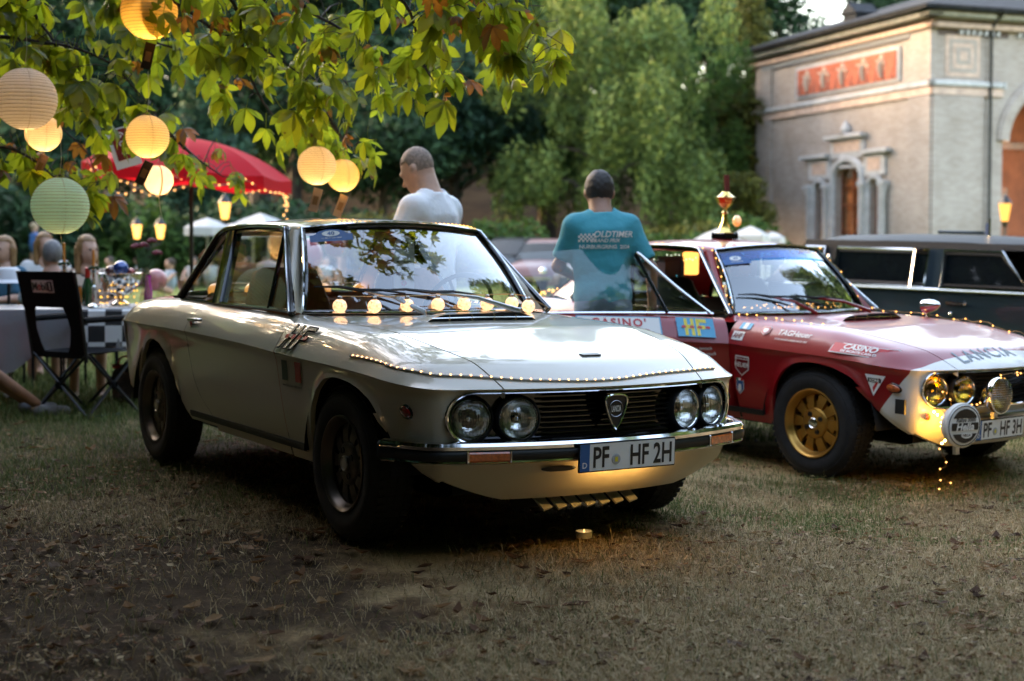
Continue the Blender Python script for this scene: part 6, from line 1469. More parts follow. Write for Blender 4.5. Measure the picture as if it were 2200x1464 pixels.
def man(loc, rot, label, skin, hair, shirt, trousers, lean=.0, head_turn=0, head_tilt=.0, H=1.78, arms=None, bald=False, res=.0125, belly=0, shoes=None):
    """standing man; local +y is the way he faces, feet at z = 0"""
    rt = empty('person', loc, (0,0,rot), label, 'person'); s = H/1.78
    def L_(x, y, z):                                             # spine lean about the hips
        if z > .92: t = (z-.92); return (x*s, (y+t*lean)*s, (.92+t*cos(math.atan(lean))*1.0)*s)
        return (x*s, y*s, z*s)
    sh = [L_(sd*.175, -.01, 1.415) for sd in (-1,1)]
    arms = arms or [((-.30,.02,1.16),(-.30,.14,.93)), ((.30,.02,1.16),(.30,.14,.93))]
    el = [L_(*a[0]) for a in arms]; wr = [L_(*a[1]) for a in arms]
    neck = L_(0,-.015,1.47); hd = Vector(L_(0,.03+head_tilt*.1,1.648)); R_ = Matrix.Rotation(head_turn, 3, 'Z') @ Matrix.Rotation(-head_tilt, 3, 'X')
    def hp(x, y, z): return tuple(hd+R_ @ Vector((x*s*1.1, y*s*1.08, z*s*1.06)))
    body = [('c', neck, hp(0,-.02,-.05), .078*s, .070*s), ('e', hp(0,-.012,.018), (.083*s,.101*s,.110*s)), ('e', hp(0,.025,-.045), (.060*s,.066*s,.072*s), .04), ('c', hp(0,.083,-.005), hp(0,.106,-.032), .010*s, .015*s, .012), ('e', hp(0,.075,-.088), (.026*s,.022*s,.020*s), .02), ('c', hp(-.03,.078,.018), hp(.03,.078,.018), .014*s, .014*s, .015), ('c', hp(-.022,.088,-.062), hp(.022,.088,-.062), .007*s, .007*s, .01)]
    for sd in (-1,1): body += [('e', hp(sd*.080,-.016,-.012), (.014*s,.026*s,.038*s), .006)]
    body += [('c', neck, L_(0,-.01,1.30), .075*s, .12*s), ('c', L_(0,0,1.30), L_(0,0,1.0), .11*s, .11*s)]
    for i, sd in enumerate((-1,1)):
        w_, e_ = Vector(wr[i]), Vector(el[i]); d = (w_-e_).normalized(); body += [('c', sh[i], el[i], .050*s, .040*s), ('c', el[i], wr[i], .041*s, .027*s), ('c', L_(0,-.01,1.42), sh[i], .06*s, .05*s)]
        body += hand(w_, w_+d*.085*s, .026*s, Vector((0,1,0))-d*d.y, .5)
    for sd in (-1,1): body += [('c', (sd*.09*s,0,.9*s), (sd*.10*s,.01,.48*s), .07*s, .05*s), ('c', (sd*.10*s,.01,.48*s), (sd*.11*s,-.02,.07*s), .05*s, .035*s), ('c', (sd*.11*s,-.02,.04*s), (sd*.12*s,.14*s,.03), .035*s, .03*s)]
    sdf_obj('body', body, res, skin, rt, k=.022)
    def hcut(P, d):
        q = (P-np.array(hd, np.float32)) @ np.array(R_, np.float32)
        line = np.maximum(-(q[...,1]*.55+q[...,2]*.9-(.0 if not bald else .012)*s)+.0, -(q[...,2]+.075*s)); line = np.where(q[...,1] < .0, -(q[...,2]+.078*s), -(q[...,2]-.058*s-.25*(q[...,1]-.03)))
        d = d+(.0015 if bald else .004)*np.sin(q[...,0]*150)*np.sin(q[...,1]*130+1)*np.sin(q[...,2]*140); return np.maximum(d, line)
    hr = .004 if bald else .013
    sdf_obj('hair', [('e', hp(0,-.014,.020), ((.083+hr)*s,(.101+hr)*s,(.110+hr)*s))], .009, hair, rt, cut=hcut)
    tors = [('e', L_(0,-.015,1.33), (.200*s,.125*s,.17*s)), ('e', L_(0,.005+belly*.4,1.12), ((.168+belly*.5)*s,(.118+belly)*s,.20*s), .08), ('e', L_(0,.0,.96), ((.172+belly*.4)*s,.125*s,.12*s), .07), ('c', L_(-.15,-.015,1.405), L_(.15,-.015,1.405), .078*s, .078*s, .05), ('c', L_(0,-.02,1.49), L_(0,-.02,1.38), .082*s, .14*s, .06), ('c', L_(-.05,-.02,1.465), L_(-.17,-.015,1.425), .060*s, .062*s, .05), ('c', L_(.05,-.02,1.465), L_(.17,-.015,1.425), .060*s, .062*s, .05)]
    for i in (0,1):
        e_ = Vector(sh[i]).lerp(Vector(el[i]), .80); tors += [('c', sh[i], tuple(e_), .076*s, .070*s, .04)]
        if True: pass
    zc_ = L_(0,0,.90)[2]
    def scut(P, d):
        d = np.maximum(d, zc_-P[...,2]); d = np.maximum(d, P[...,2]-L_(0,0,1.515)[2]-np.maximum(0, np.abs(P[...,0])-.06)*3)
        for i in (0,1):
            a, b = Vector(sh[i]), Vector(el[i]); n_ = np.array((b-a).normalized(), np.float32); p_ = np.array(a.lerp(b,.80), np.float32); far = np.abs(P[...,0]) > .20*s
            d = np.where(far, np.maximum(d, (P-p_) @ n_), d)
        ph = P[...,0]*23+P[...,2]*9*np.sign(P[...,0]); return d+.0035*np.sin(ph)*np.sin(P[...,2]*13+P[...,0]*7)
    sdf_obj('shirt', tors, res, shirt, rt, cut=scut)
    tr_ = [('e', (0,0,.93*s), (.170*s,.120*s,.12*s))]+[p for sd in (-1,1) for p in (('c', (sd*.085*s,0,.88*s), (sd*.10*s,.01,.48*s), .10*s, .075*s, .04), ('c', (sd*.10*s,.01,.48*s), (sd*.11*s,-.02,.10*s), .075*s, .062*s, .03))]
    sdf_obj('trousers', tr_, res*1.3, trousers, rt)
    for sd in (-1,1): sdf_obj('shoe', [('c', (sd*.11*s,-.04,.05), (sd*.12*s,.15*s,.04), .045, .038)], .012, shoes or MAT['black'], rt)
    return rt
def at(u, v, Y): return Vector((px(u, Y), Y, CAMH+(526-v)/3056*Y))
# man in white, head bowed to his left, behind the white car
Y = 8.6; X = px(925, Y)
man((X, Y, float(gz(X, Y))-.09), 1.0, 'man in white T-shirt with cropped grey hair behind the white car', SKIN, HAIRG, cloth('white_tshirt', (.80,.80,.82), .7), cloth('pale_jeans', (.22,.30,.40)), lean=.02, head_turn=.15, head_tilt=.55, H=1.84, bald=True, belly=.03, arms=[((-.29,.06,1.17),(-.22,.26,1.02)), ((.29,.06,1.17),(.20,.27,1.02))])
Y = 8.42; X = px(1296, Y)
tm = man((X, Y, float(gz(X, Y))-.03), .10, 'man in teal polo shirt seen from behind at the open red door', SKIN2, HAIRD, cloth('teal_polo', (.02,.29,.36), .7), cloth('blue_grey_shorts', (.12,.17,.22), .6), lean=.16, head_turn=-.12, head_tilt=.20, H=1.65, belly=.03, arms=[((-.27,.10,1.16),(-.12,.30,1.08)), ((.315,-.03,1.14),(.325,.03,.87))])
# print on the back of the teal shirt
from mathutils.bvhtree import BVHTree
s_ = 1.65/1.78; sh_o = [c for c in tm.children if c.name.startswith('shirt')][0]
bvh = BVHTree.FromPolygons([v.co.copy() for v in sh_o.data.vertices], [tuple(p.vertices) for p in sh_o.data.polygons])
def back(x, z):
    h_ = bvh.ray_cast(Vector((x, -1.5, z)), Vector((0,1,0)))[0]; return Vector((x, (h_.y if h_ else 0)-.006, z))
for t_, sz, dz, m_, sh_ in (('OLDTIMER', .050, 1.365, MAT['white'], .25), ('GRAND PRIX', .030, 1.325, MAT['white'], .25), ('NURBURGRING  2024', .031, 1.285, MAT['white'], 0)):
    V, F_ = text2d(t_, sz, .016, sh_); mb = MB(); mb.add([back(x+(.05 if sz > .031 else .0), dz*s_+y) for x, y in V], F_); mb.build('shirt_print', m_, tm, smooth=0)
mb = MB()
for i in range(9):
    for j in range(4):
        if (i+j) % 2 == 0: x0, z0 = -.155+i*.011, (1.315+j*.013)*s_; mb.add([back(x, z) for x, z in ((x0,z0),(x0+.011,z0),(x0+.011,z0+.013),(x0,z0+.013))], [(0,1,2,3)])
tag(mb.build('shirt_check_print', MAT['white'], tm, smooth=0), kind='stuff')
mb = MB(); wv = Vector((.325*s_, .03+.0, .90*s_)); mb.tube([wv+Vector((.036*cos(a), .036*sin(a), .01*sin(a))) for a in lin(0,2*pi,14)[:-1]], .005, 5, closed=True); mb.build('bracelet', M('leather_band', (.12,.05,.03), .6), tm)
# ================================================================== chestnut tree
def leaf_mat(name, c, back, amt=.5, rough=.45):
    m = translucent(name, c, back, amt, rough, spec=.45); N, Lk = m.node_tree.nodes, m.node_tree.links; b = N['Principled BSDF']
    oi = N.new('ShaderNodeObjectInfo'); ge = N.new('ShaderNodeNewGeometry'); ad = N.new('ShaderNodeMath'); ad.operation = 'ADD'; fr = N.new('ShaderNodeMath'); fr.operation = 'FRACT'
    Lk.new(oi.outputs['Random'], ad.inputs[0]); Lk.new(ge.outputs['Random Per Island'], ad.inputs[1]); Lk.new(ad.outputs[0], fr.inputs[0])
    tc = N.new('ShaderNodeTexCoord'); n = N.new('ShaderNodeTexNoise'); n.inputs['Scale'].default_value = 22; n.inputs['Detail'].default_value = 5; Lk.new(tc.outputs['Object'], n.inputs['Vector'])
    sp = N.new('ShaderNodeValToRGB'); sp.color_ramp.elements[0].position = .62; sp.color_ramp.elements[0].color = (0,0,0,1); sp.color_ramp.elements[1].position = .72; sp.color_ramp.elements[1].color = (1,1,1,1); Lk.new(n.outputs[0], sp.inputs[0])
    for node, cc, inp in ((b, c, 'Base Color'), ([q for q in N if q.type == 'BSDF_TRANSLUCENT'][0], back, 'Color')):
        r = N.new('ShaderNodeValToRGB'); e = r.color_ramp.elements; e.new(.5); Lk.new(fr.outputs[0], r.inputs[0])
        for el, p_, k in zip(e, (0,.5,1), ((.75,.70,.8),(1,1,1),(1.6,1.25,.9))): el.position = p_; el.color = (*[min(1,a*q) for a, q in zip(cc, k)], 1)
        mx = N.new('ShaderNodeMix'); mx.data_type = 'RGBA'; Lk.new(sp.outputs[0], mx.inputs[0]); Lk.new(r.outputs[0], mx.inputs[6]); mx.inputs[7].default_value = (.14,.055,.015,1); Lk.new(mx.outputs[2], node.inputs[inp])
    return m
LEAFM = leaf_mat('chestnut_leaf', (.075,.115,.020), (.34,.42,.025), .62); LEAFB = leaf_mat('chestnut_leaf_browned', (.14,.065,.018), (.36,.15,.02), .5)
def leaflet(mb, L_, wd, M_, fold=.3, droop=.5):
    n = 7; rows = []
    for i in range(n+1):
        t = i/n; w_ = wd*(sin(pi*min(1, t**1.35))**.8)*(1 if t < 1 else 0)*.5+.0006; z = -droop*L_*t*t*.5; x = L_*t*(1-.12*droop*t)
        zig = .010*L_*(1 if i % 2 else -1)
        rows.append([Vector((x-.04*L_*(t < .9), -w_, z+w_*fold+zig)), Vector((x, -w_*.5, z+w_*fold*.5-zig*.5)), Vector((x+.0, 0, z)), Vector((x, w_*.5, z+w_*fold*.5-zig*.5)), Vector((x-.04*L_*(t < .9), w_, z+w_*fold+zig))])
    mb.grid([[M_ @ p for p in r] for r in rows])
def compound(seed, mat, nl=7, size=.15):
    R_ = random.Random(seed); mb = MB()
    for i in range(nl):
        t = (i-(nl-1)/2)/((nl-1)/2); a = t*radians(105)+R_.uniform(-.1,.1); L_ = size*(1.08-.42*abs(t)**1.4)*R_.uniform(.9,1.08)
        M_ = Matrix.Rotation(a, 4, 'Z') @ Matrix.Rotation(radians(R_.uniform(8,34)), 4, 'Y') @ Matrix.Rotation(R_.uniform(-.35,.35), 4, 'X')
        leaflet(mb, L_, L_*R_.uniform(.34,.42), M_, R_.uniform(.1,.5), R_.uniform(.3,.9))
    mb.tube([(-.09,0,.035),(-.05,0,.012),(0,0,0)], [.0022,.0016,.0014], 5)
    return mb.mesh('leaf', mat, 60)
LEAVES = [compound(s, LEAFM, n, z) for s, n, z in ((1,7,.165),(2,7,.145),(3,5,.14),(4,6,.155),(5,5,.11))]; LEAVES_B = [compound(s, LEAFB, n, z) for s, n, z in ((11,5,.10),(12,6,.12))]
TRK = Vector((-5.6, 6.6, 0)); TRE = empty('chestnut_tree', TRK, label='horse chestnut tree whose leafy branches hang into the picture top left', cat='tree')
def tl_(p): return Vector(p)-TRK
LIMB = catmull([TRK+Vector((0,0,-.2)), TRK+Vector((.1,0,1.5)), TRK+Vector((.5,.1,2.9)), Vector((-3.8,6.9,3.7)), Vector((-2.0,7.2,3.75)), Vector((-.4,7.4,3.55)), Vector((.9,7.5,3.2))], 5)
mb = MB(); mb.tube([tl_(p) for p in LIMB], [.26-.24*i/(len(LIMB)-1) for i in range(len(LIMB))], 10)
mb.tube([tl_(p) for p in catmull([TRK+Vector((.1,0,1.7)), TRK+Vector((-.3,-1.2,3.6)), (-4.6,3.6,4.6), (-2.6,1.6,5.2)], 5)], [.2-.011*i for i in range(16)], 8); mb.tube([tl_(p) for p in catmull([TRK+Vector((.2,0,2.0)), TRK+Vector((-.8,1.6,4.2)), (-7,10,5.5)], 5)], [.18-.014*i for i in range(11)], 8)
mb.build('trunk', bark('chestnut_bark', (.05,.038,.03)), TRE)
BR = [  # branch guides: (px x, px y, depth)
    [(-80,40,7.6),(60,88,7.7),(150,102,7.8),(240,138,7.9),(300,200,8.0),(350,262,8.1)],
    [(-60,150,7.9),(40,190,8.0),(130,196,8.1),(230,250,8.3),(300,262,8.5)],
    [(60,-60,7.4),(80,30,7.6),(120,90,7.8),(160,170,8.0),(210,222,8.2)],
    [(-70,290,8.0),(20,318,8.1),(80,348,8.2),(140,400,8.3),(195,425,8.4)],
    [(300,-60,7.2),(400,20,7.3),(470,70,7.5),(560,105,7.6),(650,165,7.8),(700,220,7.9)],
    [(470,-70,7.3),(515,30,7.5),(530,130,7.7),(570,225,8.0),(640,300,8.5),(690,335,8.7)],
    [(620,-70,7.0),(660,20,7.2),(740,70,7.3),(790,130,7.5),(830,175,7.6)],
    [(780,-60,6.9),(870,10,7.0),(900,90,7.2),(915,150,7.3),(945,190,7.4)],
    [(900,-70,6.7),(980,5,6.8),(1040,50,6.9),(1095,95,7.0),(1140,140,7.1)],
    [(1000,-70,6.6),(1050,0,6.7),(1110,40,6.8),(1140,75,6.9)],
    [(200,-70,7.7),(260,20,7.8),(330,90,8.0),(420,120,8.1),(450,180,8.2)],
    [(690,230,7.9),(730,290,8.2),(760,330,8.5)],
    [(330,250,8.6),(390,310,9.0),(430,345,9.2),(480,380,9.4)],
    [(560,-60,7.4),(600,50,7.6),(700,130,7.9),(760,200,8.1)],
    [(-70,90,8.3),(30,140,8.4),(110,250,8.6),(190,330,8.7),(210,400,8.8)],
]
R2 = random.Random(12); nleaf = 0; extra = MB()
rest = []
for bi, guide in enumerate(BR):
    P = [at(*g_) for g_ in guide]; 
    # tie the branch back to the limb above the frame
    st_ = min(LIMB[8:], key=lambda q: (q-P[0]).length); path = catmull([st_, st_.lerp(P[0], .6)+Vector((0,0,.08))]+P, 5)
    if bi == 11 or bi == 12: path = catmull(P, 5)
    mb = MB(); n_ = len(path); mb.tube([tl_(p) for p in path], [.016-.0135*i/(n_-1) for i in range(n_)], 6); mb.build('branch', M('twig_bark', (.035,.024,.018), .85), TRE)
    vis = [p for p in path if p.z < 2.75+.0*p.y]
    step = 1
    for i in range(0, len(vis), step):
        p = vis[i]
        for k in range(2 if R2.random() < .62 else 1):
            if R2.random() < .10: continue
            nleaf += 1
            sd_ = R2.choice((-1,1)); q = p+Vector((R2.uniform(-.16,.16), R2.uniform(-.28,.28), R2.uniform(-.12,.10)))
            mesh = R2.choice(LEAVES_B) if R2.random() < .13 else R2.choice(LEAVES)
            e = Euler((R2.uniform(-.5,.5), R2.uniform(.15,1.25), R2.uniform(0, 2*pi)), 'XYZ'); sc = R2.uniform(.75,1.15)
            ax = e.to_matrix() @ Vector((-.09*sc,0,.035*sc)); tw = [p, p.lerp(q+ax, .5)+Vector((0,0,.02)), q+ax]
            extra.tube([tl_(t) for t in tw], [.0032,.0024,.0018], 5)
            if nleaf <= 298:
                o = bpy.data.objects.new('leaf', mesh); o.location = tl_(q); o.rotation_euler = e; o.scale = (sc,sc,sc); link(o, TRE)
            else: rest.append((mesh, q, e, sc))
tag(extra.build('twigs', M('twig_bark', (.035,.024,.018), .85), TRE), kind='stuff')
def joined(name, items, parent, mats):
    V, F_, mi = [], [], []; b = 0
    cache = {}
    for me, q, e, sc in items:
        if me.name not in cache:
            co = np.empty(len(me.vertices)*3, np.float32); me.vertices.foreach_get('co', co); cache[me.name] = (co.reshape(-1,3), [tuple(p.vertices) for p in me.polygons if len(p.vertices) == 4])
        co, fs = cache[me.name]; V.append(co @ np.array(e.to_matrix()).T*sc+np.array(tl_(q))); F_ += [tuple(i+b for i in f) for f in fs]; mi += [0 if me in LEAVES else 1]*len(fs); b += len(co)
    o = bpy.data.objects.new(name, npmesh(name, np.concatenate(V), F_, mats, True, mi)); return link(o, parent)
tag(joined('crown', rest, TRE, [LEAFM, LEAFB]), 'rest of the chestnut foliage', kind='stuff')
# upper canopy over the left foreground (above the frame)
o = link(bpy.data.objects.new('crown', leafcloud('crown', [(*tl_(c), *r) for c, r in (((-3.2,1.5,4.1),(3.2,4.5,1.3)),((-.8,2.2,3.5),(1.6,3.0,.75)),((-4.0,5.4,4.2),(2.8,1.5,1.2)),((-.9,5.0,3.65),(1.4,1.1,.7)),((-2.5,-1.8,4.2),(3.5,2.5,1.2)))], 27000, .17, folmat('chestnut_canopy', (.045,.075,.016)), 77, .1, .9)), TRE); tag(o, 'upper canopy of the chestnut above the picture', kind='stuff')
# ================================================================== paper lanterns
LANT = [  # px x, px y, diameter px, depth, tint, watt, label, tag colour, bulb height (-1..1)
    (326,28,120,7.3,(.86,.60,.22),2.0,'large amber paper lantern cut by the top edge above the parasol',(.05,.025,.015),-.45),
    (60,215,132,7.3,(.84,.78,.72),.85,'largest white paper lantern at the left edge, glowing only at the bottom',None,-.80),
    (97,288,78,8.0,(.82,.72,.60),1.1,'small white lantern tucked behind the largest one',(.45,.28,.24),-.4),
    (320,295,92,7.8,(.84,.72,.45),1.3,'cream lantern with a dark tag, left of the red parasol top',(.05,.03,.025),-.5),
    (131,443,122,7.7,(.66,.95,.86),.30,'mint green paper lantern above the woman in the spotted dress',None,-.6),
    (682,357,83,8.1,(.84,.74,.56),1.2,'left of the two cream lanterns beside the man in white',(.55,.40,.32),-.6),
    (738,378,70,8.4,(.86,.72,.42),1.1,'right and smaller of the two cream lanterns beside the man in white',(.50,.36,.26),-.5),
]
def lantern(u, v, d, Y, tint, watt, label, tagc, bz, seams=None):
    c = at(u, v, Y); r = d/2/3056*Y; rt = empty('paper_lantern', c-Vector((0,0,r)), label=label, cat='lantern', group='paper lanterns in the chestnut tree')
    mt = translucent('lantern_paper_%d' % u, tint, tuple(min(1, t*1.0) for t in tint), .55, .8, noise=(40,.06)); n = 22; prof = []
    for i in range(n*4+1):
        a = pi*(.075+.85*i/(n*4)); rr = r*sin(a)*(1-.016*(1-abs(sin(pi*i/4))**.6)); prof.append((rr, r-r*cos(a)))
    mb = MB(); mb.lathe(prof, 40); mb.build('paper_shade', mt, rt, 70)
    rm = M('lantern_rib', (.28,.17,.07), .7)
    mb = MB()
    for i in range(1, n):
        a = pi*(.075+.85*i/n); mb.tube([(r*sin(a)*.990*cos(t), r*sin(a)*.990*sin(t), r-r*cos(a)) for t in lin(0,2*pi,32)[:-1]], .0012, 3, closed=True)
    tag(mb.build('rib_wire', rm, rt), kind='stuff')
    for k in range(4):
        mb = MB(); a0 = k*pi/2+.5; mb.tube([(prof[i][0]*1.002*cos(a0), prof[i][0]*1.002*sin(a0), prof[i][1]) for i in range(0, len(prof), 4)], .0016 if not seams else .004, 4); mb.build('seam', M('lantern_seam', (.35,.24,.12), .7) if not seams else M('lantern_red_seam', seams, .6), rt)
    mb = MB(); mb.tube([(r*.22*cos(t), r*.22*sin(t), 2*r-.006) for t in lin(0,2*pi,20)[:-1]], .003, 5, closed=True); mb.tube([(-r*.22,0,2*r-.006),(0,0,2*r+.02),(r*.22,0,2*r-.006)], .0018, 5); mb.build('top_ring', rm, rt)
    mb = MB(); mb.tube([(0,0,2*r+.02),(.01,.0,2*r+.10),(.0,.02,2*r+.24)], .0013, 4); mb.build('string', M('string', (.5,.42,.3), .8), rt)
    lt = bpy.data.lights.new('lantern_bulb', 'POINT'); lt.energy = watt*.06; lt.color = (1,.68,.30); lt.shadow_soft_size = r*.10; o = bpy.data.objects.new('lantern_bulb', lt); o.location = (r*.05, 0, r+r*min(-.1, bz-.16)); link(o, rt)
    if tagc:
        mb = MB(); w_, h_ = .052, .135; f = Matrix.Translation((.01,-.01,-.02)) @ Matrix.Rotation(R2.uniform(.2,.5), 4, 'Y') @ Matrix.Rotation(R2.uniform(-.4,.4), 4, 'Z'); mb.box((0,0,-h_/2), (w_,.003,h_)); mb.xform(f); t_ = mb.build('tag', M('tag_%d' % u, tagc, .5), rt)
        V, F_ = rect2d(.03,.05,1,1); mb = MB(); mb.add([f @ Vector((x,-.003,y-.07)) for x, y in V], F_); mb.build('tag_print', M('tag_print_gold', (.30,.17,.08), .6), t_)
    else:
        mb = MB(); mb.tube([(0,0,0),(.012,0,-.10),(.03,0,-.16)], .0015, 4); mb.build('cord', M('string', (.5,.42,.3), .8), rt)
for L__ in LANT: lantern(*L__)
lantern(342,388,64,8.5,(.90,.84,.80),1.3,'small white lantern with red seams in front of the red parasol',None,-.1,(.40,.10,.06))
# ornamented red and white card hanging in the leaves
ca = empty('hanging_card', at(268,318,8.9), (0,-.30,.15), 'white card with a red ornamented panel hanging among the leaves', 'card')
MB().box((0,0,0), (.16,.006,.25)).build('card_board', MAT['card'], ca); MB().box((0,-.005,.02), (.105,.004,.19)).build('red_panel', M('card_red', (.22,.015,.015), .5), ca)
for k in range(3):
    mb = MB(); mb.tube([Vector((.022*cos(t)*(1-t/9), -.009, .075-.055*k+.022*sin(t)*(1-t/9))) for t in lin(0,7,20)], .004, 5); mb.build('ornament', MAT['card'], ca)
# ================================================================== red parasol
PY = 15.0; pc = Vector((px(412, PY), PY, float(gz(px(412,PY), PY))))
ps = empty('parasol', pc, label='red parasol with string lights over the party table', cat='parasol')
REDC = translucent('red_parasol_cloth', (.66,.012,.026), (.85,.02,.035), .45, .75)
H_, Rr, n = 2.28, 1.08, 8; Mt = Matrix.Translation((0,0,H_)) @ Matrix.Rotation(radians(5), 4, 'Y')
mb = MB(); mb.tube([(0,0,0),(0,0,H_)], .022, 8); mb.build('pole', MAT['black'], ps)
mb = MB(); mb.box((0,0,.05), (.5,.5,.1), bev=.03); mb.build('base', MAT['black'], ps)
prof = [(0.0,0),(.25,-.02),(.5,-.085),(.75,-.19),(1.0,-.345)]
for k in range(n):
    a0, a1 = 2*pi*k/n+.2, 2*pi*(k+1)/n+.2; mb = MB(); rows = []
    for f_, z in catmull([(p[0], p[1], 0) for p in prof], 3) and [(q.x, q.y) for q in catmull([(p[0], p[1], 0) for p in prof], 3)]:
        rows.append([Mt @ Vector((Rr*f_*(cos(a0)*(1-t)+cos(a1)*t), Rr*f_*(sin(a0)*(1-t)+sin(a1)*t), z-.05*f_*f_*sin(pi*t)*.6)) for t in lin(0,1,6)])
    mb.grid(rows); mb.build('canopy_panel', REDC, ps, 60)
    mb = MB(); e = rows[-1]; mb.grid([e, [p+Vector((0,0,-.07+.012*sin(9*i))) for i, p in enumerate(e)], [p+Vector((0,0,-.13+.018*sin(5*i+k))) for i, p in enumerate(e)]]); mb.build('valance', REDC, ps, 60)
    mb = MB(); mb.tube([Mt @ Vector((0,0,-.04)), Mt @ Vector((Rr*cos(a0), Rr*sin(a0), -.42))], .008, 5); mb.build('rib', MAT['black'], ps)
mb = MB(); mb.lathe([(.0001,.08),(.02,.06),(.03,0)], 8, Mt); mb.build('finial', MAT['black'], ps)
PL = []
for i in range(72):
    a = 2*pi*i/72; sag = .10*abs(sin(a*4))+.16*max(0, sin(3*a+1.2))**3; PL.append(pc+(Mt @ Vector((Rr*.98*cos(a), Rr*.98*sin(a), -.40-sag))))
PL += [PL[-1]+Vector((.03*sin(3*k), 0, -.05*k)) for k in range(1,6)]
bulb_string('parasol_light_string', PL, emat('string_bulb', (1,.50,.18), 34), .011, 'string lights sagging round the edge of the red parasol', wr=.003, wire=M('white_cable', (.5,.45,.4), .6), n=6, m=4)
# ================================================================== party table, chair, guests
def checker(name, a, b, sc):
    m = M(name, a, .55); N, Lk = m.node_tree.nodes, m.node_tree.links; tc = N.new('ShaderNodeTexCoord'); ch = N.new('ShaderNodeTexChecker'); ch.inputs['Scale'].default_value = sc; ch.inputs[1].default_value = (*a,1); ch.inputs[2].default_value = (*b,1)
    Lk.new(tc.outputs['Object'], ch.inputs['Vector']); Lk.new(ch.outputs[0], m.node_tree.nodes['Principled BSDF'].inputs['Base Color']); return m
TB = Vector((px(175,10.5), 10.5, 0)); TZ = .70
tb = empty('party_table', TB, (0,0,.12), 'folding table under a silver and checkered cloth left of the white car', 'table')
mb = MB(); mb.box((0,0,TZ-.02), (1.5,.78,.035)); mb.build('table_top', M('table_wood', (.2,.14,.08), .6), tb)
for x in (-.66,.66):
    for y in (-.32,.32): mb = MB(); mb.tube([(x,y,0),(x,y,TZ-.03)], .016, 8); mb.build('leg', MAT['steel'], tb)
def drape(L_, W_, drop, seed, z):
    R_ = random.Random(seed); rows = []
    hl, hw = L_/2, W_/2; n = 64; per = 2*(L_+W_); loop = []
    for i in range(n):
        d = per*i/n
        if d < L_: p = (-hl+d, -hw, 0, -1)
        elif d < L_+W_: p = (hl, -hw+d-L_, 1, 0)
        elif d < 2*L_+W_: p = (hl-(d-L_-W_), hw, 0, 1)
        else: p = (-hl, hw-(d-2*L_-W_), -1, 0)
        loop.append(p)
    rows.append([Vector((0,0,z))]*n)
    rows.append([Vector((x, y, z)) for x, y, a, b in loop])
    for k in lin(0,1,6)[1:]: rows.append([Vector((x+a*(.015+.05*k*(.5+.5*sin(i*1.7))), y+b*(.015+.05*k*(.5+.5*sin(i*1.7+1))), z-drop(i/n)*k)) for i, (x, y, a, b) in enumerate(loop)])
    mb = MB(); mb.grid(rows, closed=True); return mb
cl = empty('tablecloth', TB, (0,0,.12), 'shiny silver cloth hanging in points from the party table', 'tablecloth'); drape(1.52,.80, lambda t: .30+.16*max(0, sin(2*pi*4*t))**2, 2, TZ+.004).build('cloth', M('silver_satin', (.24,.245,.26), .38, .3, bump=(9,.3,.02)), cl)
cl2 = empty('table_runner', TB, (0,0,.12), 'black and white checkered runner across the party table', 'tablecloth')
mb = MB(); mb.grid([[Vector((x, y, z)) for x in lin(.06,.74,8)] for y, z in ((.37,TZ+.010),(-.40,TZ+.010),(-.428,TZ-.01),(-.445,TZ-.13),(-.452,TZ-.26))]); mb.grid([[Vector((x, y, z)) for y in lin(-.42,.37,6)] for x, z in ((.74,TZ+.010),(.79,TZ-.01),(.81,TZ-.15),(.82,TZ-.30))]); mb.build('runner', checker('race_checker', (.015,.015,.017), (.62,.62,.62), 8.5), cl2, smooth=0)
def on_table(name, u, dy, label, cat, group=None): Y_ = 10.5+dy; return empty(name, (px(u, Y_), Y_, TZ+.014), label=label, cat=cat, group=group)
CLEAR = glassmat('clear_glass', (.92,.94,.93), 0, 1.3); SILV = M('polished_silver', (.72,.70,.66), .12, 1)
# candlesticks
for u, dy, h, hc, lb in ((138,-.25,.30,.16,'left silver candlestick with an orange taper candle'),(201,-.28,.27,.14,'right silver candlestick with an orange taper candle')):
    c_ = on_table('candlestick', u, dy, lb, 'candlestick', 'candlesticks on the party table'); mb = MB(); mb.lathe([(.05,0),(.045,.012),(.012,.03),(.010,h*.5),(.018,h*.55),(.010,h*.6),(.012,h*.9),(.026,h)], 16); mb.build('stick', SILV, c_)
    mb = MB(); mb.lathe([(.011,h),(.009,h+hc),(.0001,h+hc+.004)], 10); mb.build('candle', M('orange_wax', (.65,.20,.02), .45), c_)
    mb = MB()
    for k in range(14): a = k*2.4; mb.sphere((.032*cos(a), .032*sin(a), h+.006+.006*(k % 3)), .011, 6, 4)
    tag(mb.build('wreath', M('wreath_green', (.03,.06,.02), .8), c_), kind='stuff')
# punch bowl on a foot
bw = on_table('punch_bowl', 258, .05, 'large silver punch bowl on a foot with baubles in it', 'bowl'); mb = MB(); mb.lathe([(.075,0),(.07,.015),(.025,.04),(.025,.07),(.09,.10),(.15,.16),(.165,.235),(.172,.238),(.160,.23),(.14,.16),(.0001,.11)], 32); mb.build('bowl', SILV, bw)
for i, (dx, dy, z, r, c, lb) in enumerate(((-.06,-.03,.25,.045,(.10,.03,.025),'spotted brown bauble in the punch bowl'),(.02,-.05,.27,.06,(.01,.05,.22),'shiny blue bauble in the punch bowl'),(.09,-.02,.245,.03,(.35,.05,.03),'small red bauble in the punch bowl'))):
    o = MB().sphere((0,0,0), r, 16, 10).build('bauble', M('bauble_%d' % i, c, .15, .3, coat=1), None, 60, loc=Vector(bw.location)+Vector((dx,dy,z))); tag(o, lb, 'bauble', 'baubles in the punch bowl')
